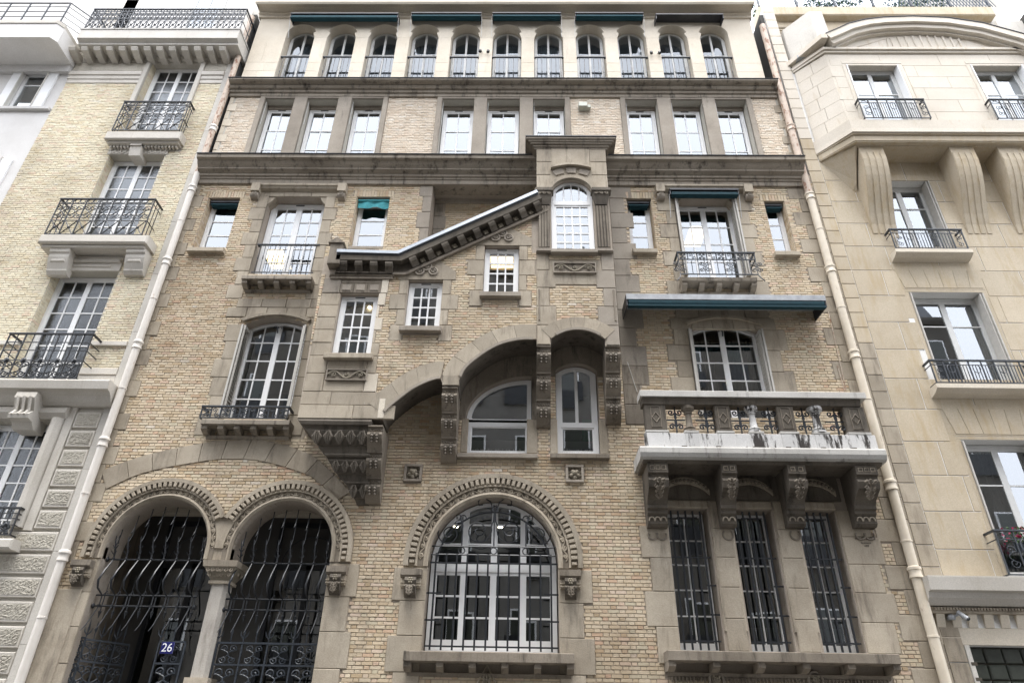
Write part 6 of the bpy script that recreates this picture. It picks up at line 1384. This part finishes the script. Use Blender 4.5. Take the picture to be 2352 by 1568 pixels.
while z > .3:
    xa_ = (L4[1]+fw+.16) if z > L4[2]+.35 else (PXx(-60, 1300) if z > PZ(60,1290) else xLeft)
    blk = MB().cbox(xa_, xs1-.004, F-.045, F+.02, z-ph+.03, z-.03, .012).build('rusticated_block', 'lime', L)
    # hammered face: an uneven grid of real relief
    a, b, c, d = xa_+.04, xs1-.04, z-ph+.07, z-.07; nx, nz_ = min(260, int((b-a)/.018)), max(4, int((d-c)/.018)); mb = MB(); vs = []
    for i in range(nx+1):
        for j in range(nz_+1):
            edge = i in (0, nx) or j in (0, nz_); vs.append((a+(b-a)*i/nx, F-.046-(.004 if edge else random.choice((.001,.004,.009,.013))), c+(d-c)*j/nz_))
    mb.add(vs, [(i*(nz_+1)+j, (i+1)*(nz_+1)+j, (i+1)*(nz_+1)+j+1, i*(nz_+1)+j+1) for i in range(nx) for j in range(nz_)]); mb.build('hammered_face', 'verm', blk)
    z -= ph; k += 1
railing(L, L4[0]+.05, PXx(48,1164,.2), L4[2]+.05, PZ(20, 1165, .2), F-.2, F, 5, 'grid', 'iron'); lbox('window_ledge', 'lime', L4[0]-.1, PXx(27,1245,.3), -.02, .3, L4[2]-.18, L4[2]+.0, .03)
MB().box(xLeft, XL, F+3, F+3.1, 0, zt_all).build('back_wall', 'room', L)
for v in (960, 600, 340, 120): MB().box(xLeft, XL-.02, F+.3, F+3, PZ(200, v)+.1, PZ(200, v)+.3).build('floor_slab', 'room', L)
# ================================================================== white building, far left
FW = thing('white_building', 'white rendered modern building with a deep curved balcony slab at the upper corner', 'building')
xf1 = xl_-.01; xf0 = xf1-7
fw1 = op(-12, 72, 250, 166); fw1 = (PXx(15,247)-.05, PXx(66,247)+.05, PZ(40,249), PZ(85,166)); fw2 = (fw1[0], fw1[1]+.02, PZ(0,470), PZ(10,366))
sheet('wall', 'render', FW, rect(xf0, xf1, 0, zt_all), [rect(*fw1), rect(*fw2)], F+.02, .25)
for o_ in (fw1, fw2):
    wv = window(FW, o_[0]+.01, o_[1]-.01, o_[2], o_[3]-.01, F+.10, 1, 2, 1, fr=.04, st=.03, mat='white', rowz=[.72])
    for xe, sx in ((o_[0], -1), (o_[1], 1)):
        MB().box(min(xe+sx*.02,xe+sx*.28), max(xe+sx*.02,xe+sx*.28), F-.03, F+.019, o_[2], o_[3]).build('sliding_shutter', 'white', FW); MB().box(min(xe+sx*.0,xe+sx*.02), max(xe+sx*.0,xe+sx*.02), F-.06, F+.019, o_[2], o_[3]+.05).build('shutter_rail', 'cream_paint', FW)
    MB().cbox(xf0, xf1-.03, F-.08, F+.02, o_[2]-.10, o_[2], .01).build('sill', 'render', FW)
zf0 = PZ(100, 157); zfa, zfb = PZ(60, 73, .95), PZ(60, 55, .95); 
MB().box(xf0, xf1-.02, F-.10, F+.02, zf0-.25, zf0).build('band', 'render', FW)
xcv = PXx(121, 73, .95)
plan = [(xf0,F+.02),(xf0,F-.95),(xcv,F-.95),(xcv+.12,F-.80)]+[(xcv+.12+(xf1-xcv-.12)*t, F-.80+.82*t**1.6) for t in (.2,.4,.6,.8,1)]
MB().pz(plan, zf0, zfb).build('balcony_slab', 'render', FW); MB().pz([(x, y-.03 if y < F else y) for x, y in plan], zfb+.001, zfb+.12).build('slab_edge', 'lime', FW)
rr = MB(); zt_ = PZ(60, 8, .9); zb_r = zfb+.13
rt = MB().tube([(xf0,F-.9,zt_),(xcv,F-.9,zt_),(xcv+.35,F-.45,zt_),(xf1,F-.3,zt_)], .022, 6).build('railing', 'iron_blue', FW)
for k in range(4): MB().tube([(xf0,F-.9,zb_r+(zt_-zb_r)*k/4+.05),(xcv,F-.9,zb_r+(zt_-zb_r)*k/4+.05),(xcv+.35,F-.45,zb_r+(zt_-zb_r)*k/4+.05)], .013, 5).build('rail', 'iron_blue', rt)
for i in range(8): x = xcv-.01-i*.55; MB().box(x-.014, x+.014, F-.914, F-.886, zb_r, zt_).build('post', 'iron_blue', rt)
MB().box(xf0, xf1, F+.9, F+1, zfb, zfb+4).build('attic_wall', 'lime', FW); MB().box(xf0, xf1, F+3, F+3.1, 0, zt_all).build('back_wall', 'room', FW)
for z in (PZ(0,340), PZ(60,140)+.1): MB().box(xf0, xf1, F+.3, F+3, z, z+.2).build('floor_slab', 'room_light', FW)
# ================================================================== stone building on the right
R = thing('stone_apartment_building', 'ochre ashlar apartment building with a bowed upper floor under a curved pediment', 'building')
def rbox(nm, mat, x0, x1, d0, d1, z0, z1, c=.008, par=None): return MB().cbox(min(x0,x1), max(x0,x1), F-d1, F-d0, min(z0,z1), max(z0,z1), c).build(nm, mat, par or R)
XR2 = PXx(2013, 815); xE = XR2+8.0
BW = .60
R1 = op(1993, 2121, 288, 148, BW); R1b = (R1[0]+PXx(2299,290,BW)-PXx(1993,288,BW), R1[1]+PXx(2299,290,BW)-PXx(1993,288,BW), R1[2], R1[3])
R2 = op(2062, 2195, 570, 415); R3 = op(2159, 2343, 879, 672); x0 = PXx(2314, 1320); R4 = (x0, x0+1.45, PZ(2340, 1322), PZ(2290, 1010))
R2b = (R2[0]+2.15, R2[1]+2.15, R2[2], R2[3])
G0 = (PXx(2224, 1481), xE-1, 0, PZ(2290, 1482))
zb0 = PZ(2000, 330, BW); zbm = PZ(2000, 285, BW); zbt = PZ(1920, 126, BW); zwt = PZ(1800, 20)
sheet('wall', 'joint', R, rect(XR2, xE, 0, zbt+.25), [rect(*o) for o in (R2, R3, R4, G0)], F, .30)
REX = [rect(*o) for o in (R2, R3, R4)]
# toothed quoin strip at the party line
MB().box(XR+.002, XR2, F-.0, F+.2, 0, zwt).build('party_strip', 'joint', R)
hq = PZ(1990, 710)-PZ(1995, 744)
z = .02; k = 0
while z < zwt-.1:
    mt = 'stone' if z < PZ(2000, 800) else 'rstone'
    if z > PZ(1900, 330): mt = 'rstone_top'
    MB().cbox(XR+.004, XR2-.008, F-.02, F+.05, z+.008, z+hq-.008, .005).build('quoin', mt, R); z += hq; k += 1
zg1 = PZ(2140, 1322, .3)
hc_ = (PZ(2050, 621.7)-PZ(2050, 802.7))/3
off_ = PZ(2050, 802.7) % hc_
# window heads with flat arch stones
for o_ in (R2, R3, R4):
    n = 6; z0, z1 = o_[3]+.11, o_[3]+.11+hc_*.92; xm = (o_[0]+o_[1])/2
    if o_ is R2: continue
    rbox('head_backing', 'rstone', o_[0]-.25, o_[1]+.25, -.02, .003, o_[3]+.115, z1, .001)
    for sx, xe in ((-1, o_[0]-.065), (1, o_[1]+.065)): rbox('head_backing', 'rstone', xe, xe+sx*.26, -.02, .0035, o_[3]-hc_, o_[3]+.112, .001)
    for i in range(n):
        a0, a1 = o_[0]-.05+(o_[1]-o_[0]+.1)*i/n, o_[0]-.05+(o_[1]-o_[0]+.1)*(i+1)/n; sk = .16; f0, f1 = (a0-xm)*sk, (a1-xm)*sk
        MB().py([(a0+.005,z0),(a1-.005,z0),(a1+f1-.005,z1),(a0+f0+.005,z1)], F-.012, F+.01).build('voussoir', 'rstone', R)
    REX.append([(o_[0]-.05,o_[3]),(o_[1]+.05,o_[3]),(o_[1]+.05+.8*sk,z1),(o_[0]-.05-.8*sk,z1)])
    for q in ((o_[0]-.07,o_[0]-.0,o_[2],o_[3]+.1),(o_[1]+.0,o_[1]+.07,o_[2],o_[3]+.1),(o_[0]-.07,o_[1]+.07,o_[3],o_[3]+.1)): REX.append(rect(*q))
    rbox('window_frame_stone', 'rstone', o_[0]-.11, o_[1]+.11, -.02, .006, o_[3]+.075, o_[3]+.108, .004)
    for q in ((o_[0]-.06,o_[0]-.002,o_[2],o_[3]),(o_[1]+.002,o_[1]+.06,o_[2],o_[3]),(o_[0]-.06,o_[1]+.06,o_[3]+.002,o_[3]+.07)): rbox('window_frame_stone', 'rstone', q[0]-.012, q[1]+(.012 if q[0] > o_[0] or q[3] > o_[3] else 0), -.02, .004, q[2], q[3], .002)
rects = fill([rect(XR2, xE, zg1-.1, zb0+.2)], REX, off_-hc_*40, hc_, .018, [1.05, .95], .1, .7)
for (a, b, c, d) in rects: MB().cbox(a, b, F-.010-random.uniform(0,.003), F+.01, c, d, .004).build('ashlar_stone', 'rstone', R)
for o_ in (R2, R3, R4):
    kx = dict(fr=.06, st=.06, mat='grey_paint'); window(R, o_[0]+.01, o_[1]-.01, o_[2], o_[3]-.01, F+.27, 1, 2, 2, rowz=[.70], **kx)
    for k in (0, 1):
        MB().box(o_[1]-.012-.04*k, o_[1]-.042-.04*k+.005, F-.03+.03*k, F+.22, o_[2]+.02, o_[3]-.03).build('shutter', 'shutter', R); MB().box(o_[0]+.008, o_[0]+.035, F-.03, F+.22, o_[2]+.02, o_[3]-.03).build('shutter', 'shutter', R) if k == 0 else None
def rsill(o_, d, uL, uR, v, vr0, vr1, bays):
    a, b = PXx(uL, v, d), PXx(uR, v, d); z = PZ((uL+uR)/2, v, d); MB().px([(F+.05,z),(F-d,z),(F-d,z-.09),(F-d+.04,z-.12),(F-d+.12,z-.16),(F+.05,z-.2)], a, b).build('sill', 'stone_light', R)
    railing(R, a+.05, b-.05, z+.01, PZ((uL+uR)/2, vr0, d-.04), F-d+.04, F, bays, 'deco', 'iron_blue', th=.010)
rsill(R2, .26, 2056, 2233, 571, 527, 569, 6); rsill(R3, .28, 2150, 2400, 881, 828, 877, 8)
a, b = PXx(2283,1217,.3), PXx(2283,1217,.3)+2.1; railing(R, a, b, PZ(2320,1323,.3), PZ(2320,1217,.3), F-.3, F, 7, 'deco', 'iron_blue', th=.010)
# net curtains
curtain(R4[0]+.08, R4[1]-.08, R4[2], R4[3]-.1, F+.42, 'pale net curtains behind the window with pink flowers', 'curtain', 18); curtain(R3[1]-.55, R3[1]-.05, R3[2], R3[3]-.1, F+.45, 'beige curtain gathered at the side of the large ashlar window', 'curtain', 7); curtain(R2[0]+.45, R2[1]-.05, R2[2], R2[3]-.4, F+.5, 'dim curtain behind the window under the fluted consoles', 'room_light', 9)
# flower box
fx, fz = P(2337, 1232, .22); fb = thing('flower_box', 'window box of pink flowers hung on the black balcony railing', 'flower box'); fb.location = (fx, F-.22, fz); inv = Matrix.Translation((-fx, -(F-.22), -fz))
def ch(mb, nm, mt, par, kind=None):
    o = mb.build(nm, mt, par); o.matrix_parent_inverse = inv
    if kind: o['kind'] = kind
ch(MB().cbox(fx-.15, fx+.65, F-.28, F-.10, fz-.28, fz-.10, .01), 'planter', 'iron_blue', fb); lf = MB(); pe = MB()
for i in range(420):
    x, y, z = fx-.15+random.random()*.8, F-.30+random.random()*.25, fz-.12+random.random()**1.3*.30; a = random.uniform(0, 6.28); s_ = random.uniform(.018,.035); q = random.uniform(-1,1)
    t = pe if (random.random() < .36 and z > fz-.08) else lf; dx, dz = math.cos(a)*s_, math.sin(a)*s_
    t.add([(x-dx,y,z-dz),(x-dz*.6,y-q*s_,z+dx*.6),(x+dx,y+q*.01,z+dz),(x+dz*.6,y+q*s_,z-dx*.6)], [(0,1,2,3)])
ch(lf, 'leaves', 'leaf', fb, 'stuff'); ch(pe, 'petals', 'petal', fb, 'stuff')
# ground storey of the stone building
xg = PXx(2134, 1335, .36)
MB().px([(F+.02,zg1),(F-.36,zg1),(F-.36,zg1-.02),(F-.34,PZ(2140,1352,.36)),(F-.26,PZ(2140,1353,.34)-.02),(F-.24,PZ(2140,1353,.34)-.10),(F-.14,PZ(2140,1353,.34)-.2),(F+.02,PZ(2140,1353,.34)-.22)], xg, xE).build('ledge', 'lime', R)
zd = PZ(2140,1353,.34)-.22; rbox('fascia', 'stone', xg+.06, xE, -.02, .10, zd-.10, zd-.001)
dn = MB()
for i in range(90): x = xg+.1+i*.05; dn.box(x, x+.03, F-.125, F-.095, zd-.05, zd-.01)
o = dn.build('small_dentils', 'stone', R); o['kind'] = 'stuff'
for i in range(22): MB().px([(F+.02,zd-.10),(F-.08,zd-.102),(F-.02,zd-.30),(F+.02,zd-.30)], xg+.12+i*.26, xg+.26+i*.26).build('flute_block', 'stone_light', R)
rbox('frieze', 'stone_light', xg+.06, xE, -.02, .012, G0[3], zd-.30)
rbox('jamb_stone', 'pier', XR2, G0[0], -.02, .03, 0, G0[3]-.002); 
for k in range(3): rbox('jamb_slot', 'cut_shade', XR2+.12, G0[0]-.06, .02, .034, G0[3]-.30-.22*k, G0[3]-.25-.22*k, .002)
for i in range(9):
    for j in range(5): rbox('glass_block', 'glass_block', G0[0]+.02+.30*i, G0[0]+.30+.30*i, -.22, -.15, G0[3]-.24-.24*j, G0[3]-.02-.24*j, .02)
MB().box(G0[0], G0[1], F+.2, F+.28, 0, G0[3]).build('glass_block_joint', 'cut_shade', R)
# camera on the frieze
cx_, cz_ = P(2196, 1416, .10); sc = thing('security_camera', 'grey bullet security camera under the carved stone ledge', 'camera'); sc.location = (cx_-.05, F, cz_); inv = Matrix.Translation((-(cx_-.05), -F, -cz_))
ch(MB().lathe(cx_-.06, F-.06, [(.06,cz_-.04),(.07,cz_),(.04,cz_+.04)], 10), 'mount', 'camgrey', sc); ch(MB().tube([(cx_-.06,F-.06,cz_),(cx_+.05,F-.14,cz_+.04)], .018, 6), 'arm', 'camgrey', sc); ch(MB().tube([(cx_+.04,F-.12,cz_+.07),(cx_+.10,F-.24,cz_-.05)], .036, 10), 'camera_body', 'camgrey', sc); ch(MB().tube([(cx_+.102,F-.244,cz_-.054),(cx_+.105,F-.25,cz_-.06)], .028, 10), 'lens', 'iron', sc)
# ---- bowed upper floor
xb0 = PXx(1880, 352, .03); xb1 = PXx(1955, 302, BW)
def plan_(o): return [(xb0-o*.4, F+.02), (xb0-o*.4, F-.03), (xb1-o*.41, F-BW-o), (xE, F-BW-o), (xE, F+.02)]
# canted and front wall courses
Cs = 6; zc0, zc1 = zbm, zbt
hcs = (zc1-zc0)/Cs
for k in range(Cs):
    a, b = zc0+hcs*k+.004, zc0+hcs*(k+1)-.004; xmid = .52 if k % 2 else .40
    p0, p1 = Vector((xb0, F-.03)), Vector((xb1, F-BW)); q = p0.lerp(p1, xmid); nrm = Vector((.006, .008))
    for (s0, s1) in ((p0, q), (q, p1)):
        t = (s1-s0).normalized()*.004; e0, e1 = s0+t, s1-t
        MB().pz([(e0.x,e0.y),(e1.x,e1.y),(e1.x+.25,e1.y+.3),(e0.x+.25,e0.y+.3)], a, b).build('ashlar_stone', 'rstone_top', R)
bw_holes = [rect(*R1), rect(*R1b)]
sheet('bow_wall', 'rstone_top', R, rect(xb1, xE, zc0-.1, zc1+.05), bw_holes, F-BW+.006, .26)
for (a, b, c, d) in fill([rect(xb1, xE, zc0, zc1)], [rect(o[0]-.12, o[1]+.12, o[2]-.1, o[3]+.14) for o in (R1, R1b)], zc0, hcs, .006, [1.5, 1.3], .1, .7): MB().cbox(a, b, F-BW-.002-random.uniform(0,.002), F-BW+.02, c, d, .003).build('ashlar_stone', 'rstone_top', R)
for o_ in (R1, R1b):
    window(R, o_[0]+.01, o_[1]-.01, o_[2], o_[3]-.01, F-BW+.24, 1, 2, 2, rowz=[.62], fr=.06, st=.05, mat='grey_paint')
    for q in ((o_[0]-.11,o_[0]-.002,o_[2],o_[3]),(o_[1]+.002,o_[1]+.11,o_[2],o_[3]),(o_[0]-.11,o_[1]+.11,o_[3]+.002,o_[3]+.13)): rbox('window_frame_stone', 'rstone_top', q[0], q[1], BW-.03, BW+.012, q[2], q[3], .02)
    MB().box(o_[0]+.006, o_[0]+.03, F-BW-.02, F-BW+.2, o_[2]+.02, o_[3]-.02).build('shutter', 'white', R); MB().box(o_[1]-.03, o_[1]-.006, F-BW-.02, F-BW+.2, o_[2]+.02, o_[3]-.02).build('shutter', 'white', R)
    railing(R, o_[0]-.12, o_[1]+.12, o_[2]+.04, PZ(2047, 228, BW+.16), F-BW-.16, F-BW, 7, 'deco', 'iron', th=.011)
curtain(R1[0]+.7, R1[1]-.05, R1[2], R1[3]-.1, F-BW+.45, 'pale curtain behind the bow window nearest the town house', 'curtain', 7)
zmo = [(0.0,zb0),(.05,zb0+.03),(.07,zb0+(zbm-zb0)*.30),(.11,zb0+(zbm-zb0)*.36),(.15,zb0+(zbm-zb0)*.55),(.15,zb0+(zbm-zb0)*.97)]
for i in range(len(zmo)-1): MB().pz(plan_(zmo[i+1][0]), zmo[i][1]+.001, zmo[i+1][1]).build('bow_base_mould', 'rstone_top' if i > 2 else 'rstone', R)
MB().pz(plan_(-.06), zb0-.02, zb0).build('bow_soffit', 'rstone', R)
# corbelled underside of the canted side
MB().add([(xb0,F,zb0-.02),(xb1,F-BW+.06,zb0-.02),(xb1+.05,F-BW+.06,zb0-.02),(xb1+.05,F,zb0-.02),(xb1-.05,F,zb0-.95),(xb1+.05,F,zb0-1.0),(xb1+.05,F-.12,zb0-.75)], [(0,1,6,4),(1,2,6),(4,6,5),(2,3,5,6)]).build('corbel', 'rstone', R)
def rconsole(uL, uR):
    x0, x1 = PXx(uL, 335, BW-.08), PXx(uR, 335, BW-.08); zt = zb0-.021; zb = PZ(uL+50, 545, .02); H = zt-zb; d = BW-.08
    pr = [(F+.01,zt),(F-d,zt),(F-d-.0,zt-H*.08)]+[(F-d*(.5+.5*math.cos(math.pi*t**1.1))-.012, zt-H*(.08+.92*t)) for t in (.1,.2,.3,.4,.5,.6,.72,.84,.95)]+[(F-.01,zb),(F+.01,zb)]
    c = MB().px(pr, x0, x1).build('console', 'rstone', R); w_ = x1-x0
    for k in range(4):      # reeds between the three flutes
        xa_ = x0+w_*(.02+.26*k); MB().px([(y-.014, z) for y, z in pr[2:-2]]+[(y+.01, z) for y, z in pr[2:-2]][::-1], xa_, xa_+w_*.17).build('reed', 'rstone', c)
for a, b in ((1970,2026),(2178,2233),(2288,2344),(2490,2545)): rconsole(a, b)
# pediment
oa = [W(u, v, F-BW-.28) for u, v in ((1896.5,77.6),(1922,67),(1950,54.5),(1990,45),(2030,40.5),(2097,38),(2177,41.5),(2258,53.5),(2352,79),(2420,104))]
def offs(t): return off(oa, -t)
for t0, t1, dd, mt in ((0,.20,.28,'rstone_top'),(.2005,.34,.20,'rstone_top'),(.3405,.40,.10,'rstone_top')):
    hi, lo = offs(t0), offs(t1); MB().py(hi+lo[::-1], F-BW-dd, F+.1).build('pediment_mould', mt, R)
MB().py([(x, z+.02) for x, z in oa]+[(x, z+.001) for x, z in oa][::-1], F-BW-.30, F+.1).build('pediment_flashing', 'zinc_dark', R)
inn = [p for p in offs(.39) if p[1] > zbt+.08]; xt_0, xt_1 = inn[0][0], inn[-1][0]
zt0_ = zbt+.05
MB().py([(xb1, zt0_), (xE, zt0_), (xE, inn[-1][1])]+inn[::-1]+[(xb1, inn[0][1])], F-BW-.0, F).build('tympanum', 'rstone_top', R)
xfa, xfb = PXx(2050, 100, BW), PXx(2205, 100, BW)
for i in range(10):
    x = xfa+(xfb-xfa)*i/9; zt_ = PZ(2100, 84, BW)+.0-.10*((i-4.5)/4.5)**2; MB().tube([(x,F-BW-.004,PZ(2100,119,BW)),(x,F-BW-.004,zt_)], .035, 6).build('tympanum_flute', 'rstone_top', R)
for sx, (uA, uB, uC) in ((1, (1945, 2042, 2035)), (-1, (2300, 2190, 2205))):
    p0, p1, p2 = P(uA, 116, BW), P(uB, 117, BW), P(uC, 89, BW); MB().tube([(p0[0],F-BW-.004,p0[1]),(p1[0],F-BW-.004,p1[1]),(p2[0],F-BW-.004,p2[1])], .018, 4, True).build('tympanum_panel', 'rstone_top', R)
za_, zb2 = PZ(1900, 105, BW+.1), PZ(1900, 78, BW+.28)
for i, (o, z0, z1) in enumerate(((.05,zbt+.03,zbt+.10),(.10,zbt+.101,zbt+.18),(.20,zbt+.34,zb2-.16),(.28,zb2-.159,zb2))):
    q = plan_(o); q = [q[0], q[1], q[2], (oa[0][0]+.02 if i > 1 else xE, F-BW-o), (oa[0][0]+.02 if i > 1 else xE, F+.02)]; MB().pz(q, z0, z1).build('entablature', 'rstone_top', R)
q = plan_(.02); MB().pz([q[0], q[1], q[2], (oa[0][0]+.02, F-BW-.02), (oa[0][0]+.02, F)], zbt+.18, zbt+.34).build('entablature', 'rstone_top', R)
# pedestal block at the corner
bx0, bz0 = W(1806, 128, F-.2); bx1, _ = W(1905, 70, F-BW); zbk = W(1880, 36, F-BW+.1)[1]
MB().pz([(xb0+.02,F+.3),(xb0+.02,F-.05),(xb1-.05,F-BW-.02),(xb1+.30,F-BW-.02),(xb1+.30,F+.3)], zb2+.001, zbk).build('pedestal', 'pier', R)
# roof terrace parapet and netting, set back
yb_ = F+1.3
a, _ = W(1738, 30, yb_); b, zpb = W(2264, 34, yb_); zpt = W(2000, 15, yb_-.25)[1]; zpb = W(2000, 34, yb_-.25)[1]
MB().box(a, b, yb_, yb_+.3, 12, zpb-.001).build('terrace_wall', 'rstone', R); MB().cbox(a-.05, b+.05, yb_-.25, yb_+.3, zpb, zpt, .03).build('parapet', 'rstone', R)
for k in range(4): MB().cbox(a, W(1860, 50, yb_)[0], yb_-.04, yb_, zpb-.35-.13*k, zpb-.30-.13*k, .01).build('terrace_groove', 'stone', R)
nr = MB().box(a, b, yb_-.25, yb_-.22, zpt+1.1, zpt+1.13).build('terrace_railing', 'net', R); mb = MB()
nn = int((b-a)/.10)
for i in range(nn): x = a+(b-a)*i/nn; mb.tube([(x,yb_-.235,zpt),(x+.30,yb_-.235,zpt+1.1)], .010, 3, cap=False); mb.tube([(x+.30,yb_-.235,zpt),(x,yb_-.235,zpt+1.1)], .010, 3, cap=False)
o = mb.build('netting', 'net', nr); o['kind'] = 'stuff'
for i in range(7): x = a+(b-a)*i/6; MB().box(x-.03, x+.03, yb_-.26, yb_-.21, zpt, zpt+1.1).build('post', 'iron_blue', nr)
hg = MB()
for i in range(2600):
    x = a+random.random()*(b-a); y = yb_+random.random()*.5; z = zpt+random.random()**.8*1.3; q = random.uniform(.03,.07); an = random.uniform(0,6.28); s_ = random.uniform(-1,1)
    if math.sin(x*2.1)+math.sin(x*5.3+1)*.6 < -.2: continue
    hg.add([(x-q*math.cos(an),y,z-q*math.sin(an)),(x+q*.5*math.sin(an),y-q*s_,z-q*.5*math.cos(an)),(x+q*math.cos(an),y,z+q*math.sin(an)),(x-q*.5*math.sin(an),y+q*s_,z+q*.5*math.cos(an))], [(0,1,2,3)])
o = hg.build('terrace_hedge', 'leaf'); thing('', 'leafy hedge behind the blue netting on the roof terrace', 'hedge', None, o)
wx0, wz0 = W(2262, 60, yb_+.2); wx1, _ = W(2318, 75, yb_+.2)
MB().pz([(wx0,yb_),(wx1,yb_),(wx1,yb_+4),(wx0,yb_+4)], 14, zpt+5).build('chimney_wall', 'pier', R)
MB().box(W(2285, 60, yb_-.4)[0], W(2345, 60, yb_-.4)[0], yb_-.5, yb_+.5, 14, W(2310, 48, yb_-.5)[1]).build('chimney_foot', 'pier', R)
MB().box(XR2, xE, F+3.2, F+3.3, 0, zpb).build('back_wall', 'room', R); MB().box(xE-.1, xE, F, F+3.2, 0, zpb-.5).build('side_wall', 'room', R)
for v in (1330, 990, 655, 402, 140): MB().box(XR2, xE-.12, F+.3, F+3.2, PZ(2150, v)+.05, PZ(2150, v)+.25).build('floor_slab', 'room_light', R)
MB().box(XR2+.1, xE, F-BW+.3, F+3.2, zbt+.3, zbt+.4).build('roof_slab', 'zinc', R)
# ================================================================== houses across the street (they show in the window panes)
def opposite(x0, x1, h, label, mat, wcol, nwin, floors):
    o = thing('opposite_house', label, 'building'); y = -2.6; o.location = ((x0+x1)/2, y, 0); inv = Matrix.Translation((-(x0+x1)/2, -y, 0))
    def c(mb, nm, mt): q = mb.build(nm, mt, o); q.matrix_parent_inverse = inv; return q
    c(MB().box(x0, x1, y-8, y, 0, h), 'wall', mat); c(MB().px([(y+.25,h),(y+.35,h+.2),(y+.35,h+.35),(y-8,h+.35),(y-8,h)], x0, x1), 'cornice', mat); c(MB().px([(y-.4,h+.35),(y-1.6,h+2.9),(y-8,h+3.4),(y-8,h+.35)], x0+.1, x1-.1), 'roof', 'slate')
    fh = h/floors; ww = (x1-x0)/nwin
    for i in range(nwin):
        for f_ in range(floors):
            xa_ = x0+ww*(i+.5); za = f_*fh+.7; c(MB().box(xa_-.55, xa_+.55, y+.001, y+.05, za, za+2.1), 'window', 'white'); c(MB().add([(xa_-.48,y+.06,za+.07),(xa_+.48,y+.06,za+.07),(xa_+.48,y+.06,za+2.03),(xa_-.48,y+.06,za+2.03)], [(0,1,2,3)]), 'pane', 'glass_block'); c(MB().box(xa_-.7, xa_+.7, y+.07, y+.10, za, za+.9), 'rail_panel', 'iron')
opposite(-22, -8.5, 20.0, 'pale stone house across the street mirrored in the panes, west of the taller one', 'far', 'white', 6, 6); opposite(-8.4, 3.4, 21.0, 'tall pale house across the street mirrored in the panes, six storeys', 'far2', 'white', 5, 6); opposite(3.5, 20, 19.0, 'lower pale house across the street mirrored in the panes, five storeys', 'far', 'white', 7, 5)
